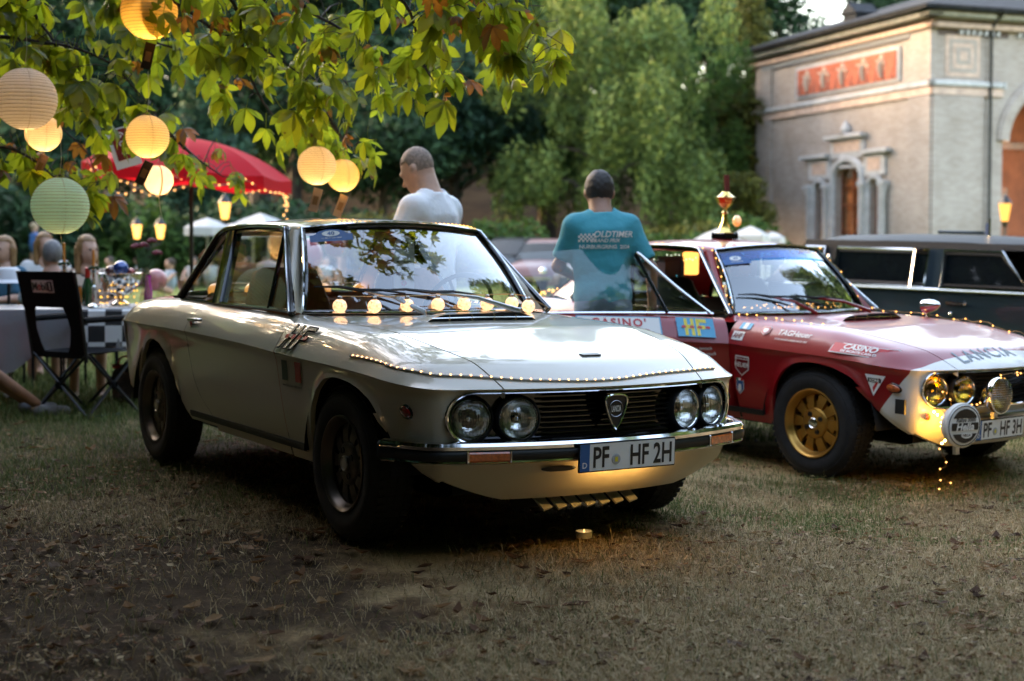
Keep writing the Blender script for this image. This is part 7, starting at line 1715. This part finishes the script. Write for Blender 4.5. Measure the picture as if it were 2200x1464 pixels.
bulb_string('fairy_light_string', [Vector(bw.location)+Vector((.17*cos(a)*(.5+.5*(k % 3)/2), -.12+.06*sin(3*a), .02+.045*(k % 4))) for k, a in enumerate(lin(0,9,30))], emat('table_led', (1,.55,.10), 30), .006, 'fairy lights heaped round the foot of the punch bowl', n=6, m=4)
# bottles, flutes, vase
def bottle(u, dy, prof, mat, lb, neck=None):
    b_ = on_table('bottle', u, dy, lb, 'bottle', 'bottles on the party table'); mb = MB(); mb.lathe(prof, 18); mb.build('glass', mat, b_)
    if neck: mb = MB(); mb.lathe(neck[0], 14); mb.build('capsule', neck[1], b_)
bottle(188, -.12, [(.0001,0),(.040,0),(.042,.02),(.042,.14),(.018,.21),(.015,.26)], M('green_bottle', (.01,.06,.02), .08, coat=1), 'green sparkling wine bottle with a red capsule', ([(.019,.20),(.017,.28),(.0001,.285)], M('red_foil', (.55,.03,.02), .3, .4)))
bottle(312, -.10, [(.0001,0),(.048,0),(.05,.015),(.024,.16),(.016,.24),(.020,.28)], glassmat('carafe', (.93,.93,.84), .02, 1.6), 'clear conical carafe beside the punch bowl')
bottle(345, .06, [(.0001,0),(.034,0),(.034,.10),(.014,.14),(.016,.17)], glassmat('carafe', (.93,.93,.84), .02, 1.6), 'small clear bottle next to the carafe')
bottle(176, -.02, [(.0001,0),(.034,0),(.036,.13),(.036,.135)], M('orange_juice', (.75,.22,.03), .2, coat=.5), 'glass of orange juice beside the candle')
def flute(u, dy, z=None, lb='', tint=None):
    f_ = on_table('champagne_flute', u, dy, lb, 'glass', 'champagne flutes'); 
    if z is not None: f_.location = z
    mb = MB(); mb.lathe([(.030,0),(.004,.006),(.004,.09),(.014,.11),(.024,.15),(.025,.22)], 18); mb.build('flute', CLEAR, f_)
    mb = MB(); mb.lathe([(.0001,.112),(.013,.112),(.022,.15),(.023,.18),(.0001,.18)], 16); mb.build('drink', M('rose_drink', tint or (.62,.33,.20), .1, trans=.6), f_)
flute(226, -.25, None, 'champagne flute in front of the punch bowl'); flute(388, .10, None, 'lone champagne flute standing at the far right end of the table')
mb = MB(); fl_ = on_table('flower_vase', 318, .22, 'vase of dark red flowers behind the carafe', 'flowers'); mb.lathe([(.0001,0),(.035,0),(.03,.12),(.02,.18),(.025,.22)], 14); mb.build('vase', M('magenta_vase', (.45,.02,.25), .15, coat=1), fl_)
for k, (dx, dz) in enumerate(((-.09,.43),(-.03,.44),(.03,.47),(.07,.38))):
    mb = MB(); mb.tube([(0,0,.2),(dx*.5,0,.33),(dx,0,dz)], .004, 5); s_m = mb.build('stem', M('stem_green', (.03,.08,.02), .7), fl_)
    mb = MB(); R_ = random.Random(k)
    for j in range(16): a = j*2.4; q = .036*sqrt(j/16); mb.sphere((dx+q*cos(a), q*sin(a), dz+.02-.02*(j/16)), .012, 6, 4)
    mb.build('blossom', M('dark_red_petal', (.16,.008,.02), .6), s_m)
mb = MB()
for j in range(24): a = R2.uniform(0,6.28); mb.add([Vector((.06*cos(a)+.03*sin(a+k), .05*sin(a), .26+.12*j/24+dz)) for k, dz in ((0,0),(1,.03),(2,.06),(3,.02))], [(0,1,2,3)])
tag(mb.build('leaves', M('stem_green', (.03,.08,.02), .7), fl_, smooth=0), kind='stuff')
o = MB().sphere((0,0,0), .085, 18, 12).build('balloon', M('pink_balloon', (.60,.22,.20), .35, coat=.4), None, 60, loc=(px(335,11.0), 11.0, TZ+.19)); tag(o, 'round pink balloon behind the bottles on the party table', 'balloon')
# camping chair
CH = empty('camping_chair', (px(182,9.75), 9.75, float(gz(px(182,9.75), 9.75))), (0,0,-radians(33)), 'black folding camping chair with a logo on its back', 'chair'); CB = M('black_canvas', (.008,.008,.009), .9, bump=(60,.3,.003), spec=.15); TU = M('dark_tube', (.025,.027,.03), .4, .5)
hw, hd, sz = .27, .22, .43
def T(name, pts, r=.011, m_=TU): mb = MB(); mb.tube(pts, r, 7); return mb.build(name, m_, CH)
for (x0,y0),(x1,y1) in (((-hw,-hd),(hw,-hd)),((-hw,hd),(hw,hd)),((-hw,-hd),(-hw,hd)),((hw,-hd),(hw,hd))):
    T('leg', [(x0,y0,.01),(x1,y1,sz)]); T('leg', [(x1,y1,.01),(x0,y0,sz)])
    MB().box(((x0+x1)/2,(y0+y1)/2,sz/2), (.05,.05,.05), bev=.01).build('hinge', CB, CH)
for x in (-hw,hw):
    T('foot_rail', [(x,-hd,.012),(x,hd,.012)], .009); T('back_post', [(x,-hd,sz-.05),(x*1.03,-hd-.05,.72),(x*1.06,-hd-.11,.985)]); T('arm_post', [(x,hd,sz),(x,hd,.62)]); T('armrest', [(x*1.02,-hd-.03,.66),(x*1.04,hd*.5,.665),(x*1.02,hd,.62)], .022, CB)
mb = MB(); mb.grid([[Vector((x, y, sz-.035*cos(pi*x/hw/2)*cos(pi*y/hd/2)+.01)) for x in lin(-hw,hw,8)] for y in lin(-hd,hd,6)]); mb.grid([[Vector((x, -hd-.004, z)) for x in lin(-hw,hw,6)] for z in (sz+.012,sz-.03)]); mb.build('seat', CB, CH)
def backp(x, z): return Vector((x, -hd-.02-.20*(z-.55)-.03*cos(x/hw*1.4), z))
mb = MB(); mb.grid([[backp(x*(1.06 if z > .7 else 1), z) for x in lin(-hw,hw,8)] for z in lin(.745,.985,4)]); mb.grid([[backp(x*(1.06 if z > .7 else 1), z)+Vector((0,-.008,0)) for x in lin(-hw,hw,8)] for z in lin(.745,.985,4)])
for sd in (-1,1): mb.grid([[backp(sd*(hw-wd), z), backp(sd*hw*1.02, z)] for z, wd in ((.43,.16),(.50,.125),(.60,.10),(.70,.115),(.75,.14))])
bp_ = mb.build('backrest', CB, CH)
lgp = lambda dx, o, dz=0: (lambda u, v: backp(u+dx, .885+v+dz)+Vector((0,-o,0)))
V, F_ = rect2d(.225,.092,4,1); decal(CH, 'logo_border', [(V, F_, lgp(-.01,.011))], MAT['ink']); V, F_ = rect2d(.215,.082,4,1); decal(CH, 'logo_field', [(V, F_, lgp(-.01,.0125))], MAT['white'])
V, F_ = text2d('M', .072, .03); decal(CH, 'logo_print', [(V, F_, lgp(-.085,.015))], MAT['ink']); V, F_ = text2d('o', .072, .03); decal(CH, 'logo_print', [(V, F_, lgp(-.038,.015,-.007))], MAT['redp']); V, F_ = text2d('bil', .072, .03); decal(CH, 'logo_print', [(V, F_, lgp(.014,.015))], MAT['ink'])
V, F_ = rect2d(.045,.066,1,1); decal(CH, 'logo_block', [(V, F_, lgp(.068,.0145))], MAT['ink']); V, F_ = text2d('1', .066, .03); decal(CH, 'logo_print', [(V, F_, lgp(.068,.017))], MAT['white'])
mb = MB(); mb.lathe([(.045,0),(.058,.14),(.06,.145)], 16, Matrix.Translation((hw*1.06+.04,hd*.7,.49))); mb.build('cup_holder', M('grey_mesh', (.20,.21,.22), .8), CH)
# cool bag by the car's tail
bg_ = empty('cool_bag', (px(275,10.4), 10.4, float(gz(px(275,10.4),10.4))), (0,0,.3), 'dark red cool bag on the grass behind the rear wheel', 'bag'); MB().box((0,0,.14), (.24,.18,.26), bev=.04).build('bag', M('bag_cloth', (.05,.03,.03), .7, noise=(8,.6)), bg_); MB().box((0,0,.275), (.245,.185,.02), bev=.008).build('bag_trim', M('bag_red', (.30,.012,.015), .6), bg_); mb = MB(); mb.tube(catmull([(-.08,0,.28),(-.05,0,.34),(.05,0,.34),(.08,0,.28)], 4), .008, 6); mb.build('handle', M('bag_red', (.30,.012,.015), .6), bg_)
# ------------------------------------------------------------------ guests
def leopard(name):
    m = M(name, (.55,.42,.32), .85); N, Lk = m.node_tree.nodes, m.node_tree.links; tc = N.new('ShaderNodeTexCoord'); v = N.new('ShaderNodeTexVoronoi'); v.inputs['Scale'].default_value = 26; Lk.new(tc.outputs['Object'], v.inputs['Vector']); r = N.new('ShaderNodeValToRGB'); r.color_ramp.elements[0].position = .33; r.color_ramp.elements[0].color = (.03,.018,.012,1); r.color_ramp.elements[1].position = .40; r.color_ramp.elements[1].color = (.55,.42,.33,1); Lk.new(v.outputs[0], r.inputs[0]); Lk.new(r.outputs[0], N['Principled BSDF'].inputs['Base Color']); return m
def sitter(loc, rot, label, skin, hair, top, bottom, long_hair=True, res=.014, turn=0, arms_fwd=True, fig=1.0, group=None, legs=True):
    """seated person facing local +y, seat at .45 m"""
    rt = empty('person', loc, (0,0,rot), label, 'person', group); hd = Vector((0,.03,1.18)); R_ = Matrix.Rotation(turn, 3, 'Z')
    hp = lambda x, y, z: tuple(hd+R_ @ Vector((x, y, z)))
    sh = [(sd*.165,0,.98) for sd in (-1,1)]; el = [(sd*.225,.10,.76) for sd in (-1,1)]; wr = [(sd*.12,.32,.74) for sd in (-1,1)]
    body = [('c', (0,-.01,1.0), hp(0,-.01,-.05), .052, .048), ('e', hp(0,-.01,.015), (.072,.088,.100)), ('e', hp(0,.03,-.045), (.055,.058,.066), .04), ('c', hp(0,.078,-.01), hp(0,.098,-.032), .009, .013, .01), ('c', hp(-.028,.074,.015), hp(.028,.074,.015), .012, .012, .012), ('c', hp(-.02,.08,-.062), hp(.02,.08,-.062), .007, .007, .008), ('c', (0,0,1.0), (0,0,.6), .09, .12)]
    for i in (0,1): d = (Vector(wr[i])-Vector(el[i])).normalized(); body += [('c', sh[i], el[i], .045, .037), ('c', el[i], wr[i], .037, .024)]+hand(Vector(wr[i]), Vector(wr[i])+d*.075, .023, Vector((0,0,1)), .5)
    if legs:
        for sd in (-1,1): body += [('c', (sd*.09,0,.50), (sd*.10,.42,.50), .075, .055), ('c', (sd*.10,.42,.50), (sd*.10,.40,.08), .052, .034), ('c', (sd*.10,.40,.05), (sd*.10,.56,.03), .034, .027)]
    sdf_obj('body', body, res, skin, rt, k=.02)
    for sd in (-1,1):
        e = MB().sphere(hp(sd*.030,.083,.004), .008, 8, 6).build('eye', MAT['ink'], rt, 60)
    hr = [('e', hp(0,-.018,.022), (.084,.098,.105))]
    if long_hair: hr += [('c', hp(-.07,-.03,.0), hp(-.075,-.02,-.17), .035, .03), ('c', hp(.07,-.03,.0), hp(.075,-.02,-.17), .035, .03), ('c', hp(0,-.07,0), hp(0,-.07,-.18), .05, .05)]
    def hcut(P, d):
        q = (P-np.array(hd, np.float32)) @ np.array(R_, np.float32); face = np.maximum(np.abs(q[...,0])-.070, np.maximum(-.01-q[...,1], q[...,2]-.070)); return np.maximum(d, np.maximum(-face, -(q[...,2]+(.2 if long_hair else .06))))
    sdf_obj('hair', hr, .010, hair, rt, cut=hcut, k=.03)
    tors = [('e', (0,0,.86), (.18*fig,.115*fig,.17)), ('e', (0,.01,.66), (.165*fig,.125*fig,.18), .08), ('c', (-.14,0,.965), (.14,0,.965), .058, .058, .04)]
    for i in (0,1): tors += [('c', sh[i], tuple(Vector(sh[i]).lerp(Vector(el[i]), .75)), .060, .056, .03)]
    sdf_obj('top', tors, res, top, rt)
    if legs: sdf_obj('skirt', [('e', (0,0,.52), (.19*fig,.16,.11)), ('c', (-.09,0,.51), (-.10,.36,.51), .095, .075), ('c', (.09,0,.51), (.10,.36,.51), .095, .075)], res*1.2, bottom, rt)
    mb = MB(); mb.box((0,-.05,.40), (.46,.44,.03)); mb.box((0,-.24,.68), (.46,.03,.34), bev=.01)
    for sx in (-.21,.21):
        for sy in (-.25,.15): mb.tube([(sx,sy,0),(sx,sy,.40)], .012, 6)
    return rt, mb
def seated(*a, **k):
    rt, mb = sitter(*a, **k); ch = mb.build('garden_chair', CB, None, loc=rt.location, rot=rt.rotation_euler); tag(ch, k.pop('_', None) or 'dark folding chair under the '+a[2].replace('seated ', ''), 'chair', 'chairs under the guests'); ch['label'] = ' '.join(ch['label'].split()[:15])
Y = 11.4; seated((px(190,Y), Y, -.06), pi+.25, 'blonde woman in spotted dress seated behind the party table', SKIN, BLOND, leopard('spotted_dress'), leopard('spotted_dress'), turn=.6, fig=1.1)
Y = 12.4; seated((px(14,Y), Y, -.06), pi-.5, 'blonde woman in blue top at the left edge', SKIN, BLOND, cloth('petrol_top', (.02,.10,.16)), cloth('dark_skirt', (.03,.03,.04)), turn=.2)
Y = 11.9; seated((px(112,Y), Y, -.10), .5, 'grey haired guest in pale shirt seen from behind', SKIN2, M('grey_hair', (.16,.15,.15), .6, noise=(60,.3)), cloth('pale_blue_shirt', (.42,.48,.55)), cloth('dark_skirt', (.03,.03,.04)), long_hair=False, turn=.3)
Y = 13.2; seated((px(98,Y), Y, -.02), pi+.4, 'fair haired guest in white half hidden behind the grey haired one', SKIN, BLOND, cloth('white_blouse', (.6,.6,.6)), cloth('dark_skirt', (.03,.03,.04)), turn=.4)
# guest at the left edge with outstretched legs, and the hat
Y = 9.3; lg_ = empty('person', (px(-118,Y), Y, -.03), (0,0,-.9), 'guest in a red dress sitting at the left edge, legs stretched out', 'person')
sdf_obj('body', [('c', (-.09,-.25,.50), (-.08,.12,.46), .08, .06), ('c', (-.08,.12,.46), (-.06,.52,.14), .055, .034), ('c', (.09,-.25,.50), (.08,.14,.44), .08, .06), ('c', (.08,.14,.44), (.07,.56,.12), .055, .034), ('c', (0,-.3,.55), (0,-.38,.98), .13, .12), ('c', (0,-.37,1.0), (0,-.36,1.14), .05, .045), ('e', (0,-.34,1.22), (.075,.09,.11))], .012, SKIN2, lg_, k=.02)
sdf_obj('dress', [('c', (0,-.3,.53), (0,-.37,.98), .17, .14), ('c', (-.09,-.25,.50), (-.08,.06,.47), .11, .085), ('c', (.09,-.25,.50), (.08,.08,.46), .11, .085), ('c', (0,.0,.42), (0,-.2,.30), .10, .10)], .014, cloth('red_dress', (.45,.012,.02)), lg_)
for sx, sy, sz_ in ((-.06,.55,.085),(.07,.59,.07)): sdf_obj('shoe', [('c', (sx,sy-.02,sz_), (sx+.01,sy+.17,sz_-.015), .045, .036)], .010, M('grey_sneaker', (.18,.18,.19), .8), lg_)
MB().box((0,-.25,.40), (.5,.5,.06), bev=.02).build('seat_cushion', M('red_cushion', (.40,.012,.02), .8), lg_)
hb = MB(); hb.lathe([(.0001,.11),(.06,.11),(.085,.09),(.09,.02),(.16,.0),(.17,-.008),(.09,.005),(.0001,.0)], 24); o = hb.build('sun_hat', M('white_straw', (.62,.62,.64), .8), None, 60, loc=(px(18,10.9), 10.9, .88)); tag(o, 'white sun hat at the left edge beside the camping chair', 'hat')
ar_ = MB(); ar_.tube([(0,0,0),(0,0,.88)], .012, 6); ar_.lathe([(.0001,.0),(.17,0),(.17,.012),(.0001,.012)], 16); o = ar_.build('side_stool', MAT['black'], None, loc=(px(18,10.9), 10.9, float(gz(px(18,10.9),10.9)))); tag(o, 'slim black stand carrying the white sun hat', 'stand')
# ================================================================== far lawn: cars, guests, parasols
def classic_car(u, Y, rot, col_, label, roofc=None, sc=1.0):
    X = px(u, Y); rt = empty('classic_car', (X, Y, float(gz(X, Y))), (0,0,rot), label, 'car', 'classic cars on the far lawn'); rt.scale = (sc,)*3
    key = 'carpaint_%g_%g_%g' % col_; pt = M(key, tuple(c*.34 for c in col_), .35, coat=.3)
    prof = [(-2.0,.45,.60),(-1.95,.70,.72),(-1.6,.84,.78),(-1.1,.90,.80),(.55,.90,.82),(1.2,.84,.80),(1.8,.74,.74),(2.05,.60,.66),(2.1,.42,.60)]
    mb = MB(); rows = []
    for x, z, w_ in prof: rows.append([Vector((x, w_*t, .30+(z-.30)*(1-abs(t)**5*.45))) for t in lin(-1,1,9)])
    mb.grid(rows)
    for s in (-1,1):
        mb.grid([[Vector((x, s*w_, .30+(z-.30)*.55)), Vector((x, s*(w_+.03), .45)), Vector((x, s*w_*.97, .24 if min(abs(x-1.3),abs(x+1.25)) > .36 else .30+sqrt(.36**2-min(abs(x-1.3),abs(x+1.25))**2)*.75))] for x, z, w_ in [(q, interp(q, [(a,b) for a,b,c in prof]), interp(q, [(a,c) for a,b,c in prof])) for q in lin(-2.0,2.1,30)]], flip=s < 0)
    mb.build('body', pt, rt, 50)
    gp = [(-1.55,.86,.66),(-1.05,1.22,.56),(-.6,1.38,.54),(.1,1.38,.55),(.45,1.28,.57),(.95,.88,.68)]
    mb = MB(); rows = [[Vector((x, w_*t, z-.02*t*t)) for t in (-1,-.5,0,.5,1)] for x, z, w_ in gp]; mb.grid(rows[1:5]); mb.build('roof', pt if not roofc else M('roof_'+key, roofc, .4), rt, 50)
    gm = M('far_car_glass', (.02,.026,.03), .3, spec=.25)
    for nm, q in (('windscreen', [rows[4], rows[5]]), ('rear_window', [rows[0], rows[1]])): mb = MB(); mb.grid(q); mb.build(nm, gm, rt, 0)
    for s in (-1,1): mb = MB(); P = [Vector((x, s*w_, z)) for x, z, w_ in gp]; mb.add(P, [tuple(range(6)) if s < 0 else tuple(range(5,-1,-1))]); mb.build('side_window', gm, rt, 0)
    for x in (1.3,-1.25):
        for s in (-1,1): mb = MB(); mb.lathe([(.0001,.09),(.17,.09),(.19,.07),(.31,.08),(.32,.0),(.31,-.08)], 18, Matrix.Translation((x, s*.68, .31)) @ Matrix.Rotation(-s*pi/2, 4, 'X')); mb.build('wheel', MAT['rubber'], rt)
    for s in (-1,1):
        mb = MB(); mb.sphere((2.06, s*.48, .60), .09, 10, 6, (.5,1,1)); mb.build('headlight', MAT['chrome'], rt); mb = MB(); mb.box((-2.02, s*.55, .60), (.06,.16,.1)); mb.build('tail_light', MAT['redlens'], rt)
    for x in (2.14,-2.06): mb = MB(); mb.box((x,0,.42), (.06,1.4,.09), bev=.02); mb.build('bumper', MAT['chrome'], rt)
    return rt
for a in [(1105,42,-2.06,(.015,.02,.03),'dark saloon car on the lawn left of the man in teal'),(1185,36,-1.92,(.30,.12,.13),'pink rounded old car half hidden by the open door glass'),(1010,49,-1.71,(.10,.13,.16),'grey blue car behind the man in white'),(790,42,-1.57,(.12,.28,.38),'light blue car seen through the white windscreen'),(275,43,-1.22,(.10,.15,.17),'blue grey car behind the lamps'),(385,45,-1.50,(.02,.07,.16),'blue car beside the parasol pole'),(455,48,-1.43,(.14,.17,.20),'pale grey car right of the parasol pole'),(215,49,-1.57,(.03,.04,.05),'dark car behind the seated guests'),(620,46,-1.64,(.16,.18,.20),'silver car seen through the white side window'),(120,49,-1.43,(.05,.08,.12),'navy car at the far left of the lawn'),(900,46,-1.50,(.30,.30,.29),'white car behind the white windscreen')]: classic_car(*a)
def fig(u, Y, kind, top, label, hairc=(.06,.04,.03), rot=None):
    key = (kind,)
    X = px(u, Y); rt = empty('person', (X, Y, float(gz(X, Y))), (0,0,R2.uniform(0,6) if rot is None else rot), label, 'person', 'guests on the far lawn')
    if ('body',kind) not in PROTO:
        if kind == 'sit': b = [('e',(0,0,.72),(.10,.11,.13)),('c',(0,0,.58),(0,0,.65),.045,.045),('c',(-.09,.05,.12),(-.12,.45,.28),.08,.06),('c',(.09,.05,.12),(.12,.45,.28),.08,.06),('c',(-.12,.45,.28),(-.1,.6,.05),.055,.04),('c',(.12,.45,.28),(.1,.6,.05),.055,.04),('c',(-.2,0,.5),(-.2,.25,.3),.045,.035),('c',(.2,0,.5),(.2,.25,.3),.045,.035)]; t = [('e',(0,0,.36),(.19,.13,.25)),('c',(-.14,0,.52),(.14,0,.52),.07,.07)]; h = [('e',(0,-.02,.75),(.11,.115,.115))]
        else: b = [('e',(0,0,1.62),(.085,.10,.12)),('c',(0,0,1.45),(0,0,1.55),.05,.05),('c',(-.1,0,.9),(-.1,0,.05),.085,.045),('c',(.1,0,.9),(.1,0,.05),.085,.045),('c',(-.21,0,1.38),(-.26,.05,.9),.045,.035),('c',(.21,0,1.38),(.26,.05,.9),.045,.035)]; t = [('e',(0,0,1.2),(.19,.13,.30)),('c',(-.16,0,1.40),(.16,0,1.40),.075,.075)]; h = [('e',(0,-.02,1.66),(.095,.11,.10))]
        for nm, pr in (('body', b), ('top', t), ('hair', h)):
            o = sdf_obj(nm, pr, .024, SKIN, rt); PROTO[(nm,kind)] = o.data; bpy.data.objects.remove(o)
    for nm, m_ in (('body', SKIN), ('top', M('far_top_%.2f_%.2f_%.2f' % top, top, .9)), ('hair', M('far_hair_%.2f' % hairc[0], hairc, .8))):
        o = bpy.data.objects.new(nm, PROTO[(nm,kind)]); link(o, rt)
        if not o.data.materials or o.data.materials[0] is not m_: o.material_slots[0].link = 'OBJECT'; o.material_slots[0].material = m_
W_ = (.55,.55,.56)
for a in [(75,38,'stand',(.05,.16,.40),'guest in blue shirt with a straw hat standing far left',(.35,.25,.15)),(365,32,'sit',(.32,.40,.48),'guest in pale blue sitting on the grass left of the parasol pole'),(235,36,'sit',(.03,.03,.035),'guest in black sitting between the lamps'),(295,39,'sit',W_,'guest in white below the left globe lamp'),(330,41,'sit',W_,'guest in white below the right globe lamp'),(375,42,'stand',W_,'guest in white standing at the blue car'),(415,38,'sit',(.5,.45,.42),'guest in cream behind the parasol pole'),(452,39,'sit',W_,'guest in white right of the parasol pole'),(535,35,'sit',(.45,.04,.08),'guest in red seen through the white side window'),(575,36,'sit',W_,'guest in white seen through the white side window'),(700,38,'sit',W_,'guest in white seen through the left of the windscreen'),(735,39,'stand',(.30,.10,.08),'guest in rust red seen through the windscreen'),(60,29,'sit',W_,'guest in white near the mint lantern'),(35,44,'stand',(.12,.2,.12),'guest in green at the far left')]: fig(*a)
def white_parasol(u, v, Y, wpx, label, tent=False):
    X = px(u, Y); z = CAMH+(526-v)/3056*Y; r = wpx/2/3056*Y; rt = empty('white_parasol', (X, Y, float(gz(X, Y))), label=label, cat='parasol', group='white parasols and canopies on the far lawn'); h = z-rt.location.z
    cm = translucent('white_canvas', (.55,.55,.57), (.5,.5,.5), .3, .8); n = 8 if not tent else 4; mb = MB(); mb.lathe([(.0001,h),(r*.5,h-r*.17),(r,h-r*.42),(r,h-r*.42-.18)], n, Matrix.Rotation(.4, 4, 'Z')); mb.build('canopy', cm, rt, 20)
    if tent:
        for k in range(4): a = k*pi/2+.4; mb = MB(); mb.tube([(r*.97*cos(a), r*.97*sin(a), 0),(r*.97*cos(a), r*.97*sin(a), h-r*.42)], .03, 6); mb.build('tent_pole', MAT['steel'], rt)
    else: mb = MB(); mb.tube([(0,0,0),(0,0,h)], .025, 6); mb.build('pole', MAT['steel'], rt)
for a in [(446,468,32,100,'white parasol right of the red parasol pole'),(560,458,30,150,'white canopy tent directly behind the white roof',True),(1540,492,36,130,'white canopy left of the gold trophy',True),(1612,486,40,95,'white canopy right of the gold trophy',True),(500,480,36,80,'small white parasol under the lit lantern'),(1660,498,44,60,'small white canopy at the corner of the brick building',True)]: white_parasol(*a)
# brown four-legged animal figure, balloons seen through the white car's windows
an = empty('horse_figure', (px(545,14.5), 14.5, float(gz(px(545,14.5),14.5))), (0,0,pi-.2), 'brown horse figure on the lawn seen through the white side windows', 'statue'); BR_ = M('brown_hide', (.16,.075,.035), .7, noise=(4,.25))
sdf_obj('body', [('c',(-.24,0,.84),(.26,0,.86),.13,.125),('c',(.22,0,.90),(.42,0,1.10),.085,.06),('c',(.42,0,1.12),(.56,0,1.03),.062,.04),('c',(.43,.03,1.16),(.43,.035,1.22),.018,.008),('c',(.43,-.03,1.16),(.43,-.035,1.22),.018,.008)]+[p for y in (-.07,.07) for p in (('c',(.24,y,.80),(.25,y,.48),.065,.035),('c',(.25,y,.48),(.24,y,.05),.032,.026),('c',(-.26,y,.82),(-.22,y,.56),.08,.045),('c',(-.22,y,.56),(-.31,y,.40),.04,.032),('c',(-.31,y,.40),(-.29,y,.05),.03,.026))], .014, BR_, an)
mb = MB(); mb.tube(catmull([(-.36,0,.88),(-.44,0,.78),(-.45,0,.55)], 4), [.02,.025,.03,.035,.035,.03,.03,.025,.012], 6); mb.build('tail', M('dark_tail', (.05,.03,.02), .8), an)
MB().sphere((-.16,0,.925), .14, 14, 8, (1,.98,.55)).build('saddle_cloth', M('cream_cloth', (.5,.42,.36), .9), an, 60)
for u, v, Y, r, c, lb in ((662,548,13.0,.135,(.45,.02,.03),'red balloon seen through the left of the white windscreen'),(652,530,13.3,.12,(.10,.40,.18),'green balloon behind the red one'),(720,530,14.5,.11,(.30,.04,.03),'dark red balloon right of the rally plate')):
    b_ = empty('balloon', at(u, v, Y), label=lb, cat='balloon', group='balloons behind the white car'); MB().sphere((0,0,0), r, 18, 12, (1,1,1.1)).build('balloon_skin', M('balloon_%d' % u, c, .3, coat=.5), b_, 60); mb = MB(); mb.tube([(0,0,-r*1.1),(.02,0,-r*1.1-.2),(0,0,-float(at(u,v,Y).z)+.01)], .002, 4); mb.build('string', M('string', (.5,.42,.3), .8), b_)
# added trees round the lawn to block low sky; mirrored in glass and paint
RB_ = random.Random(9)
SPOT = [(-13.5+RB_.uniform(-1,1), y) for y in lin(15,-7,9)]+[((17+RB_.uniform(-2,2))*cos(radians(a)), (17+RB_.uniform(-2,2))*sin(radians(a))+2) for a in lin(205,335,17)]+[(17+RB_.uniform(0,4), y) for y in lin(-4,26,10)]
for k, (x, y) in enumerate(SPOT):
    sd_ = 'left of the lawn' if k < 9 else 'behind the viewer' if k < 26 else 'right of the lawn'
    plant('deciduous_tree', RB_.choice(['tall','tall','round']), RB_.choice(['dark','mid','dark']), x, y, RB_.uniform(1.1,1.4), 'added unseen sky-blocking tree %s, %s of its row' % (sd_, ORD[k if k < 9 else k-9 if k < 26 else k-26]), 'unseen trees added to block low sky light')
HED = [(-11.0+RB_.uniform(-.6,.6), y) for y in lin(11,-8,8)]+[((13.5+RB_.uniform(-1,1))*cos(radians(a)), (13.5+RB_.uniform(-1,1))*sin(radians(a))+1) for a in lin(212,328,11)]+[(14+RB_.uniform(0,1.5), y) for y in lin(-4,22,9)]+[(-.36*y-6.5, y) for y in (15,20,25,30,36,42)]  # unseen shrubs added in rows to block bright sky at the horizon
for k, (x, y) in enumerate(HED):
    sd_ = 'left of the lawn' if k < 8 else 'behind the viewer' if k < 19 else 'right of the lawn' if k < 28 else 'along the far left of the lawn'
    plant('shrub', 'bush', RB_.choice(['dark','mid']), x, y, RB_.uniform(2.6,3.2), 'added unseen sky-blocking shrub %s, %s of its row' % (sd_, ORD[k if k < 8 else k-8 if k < 19 else k-19 if k < 28 else k-28]), 'unseen shrubs added to block horizon sky light', 'shrub')
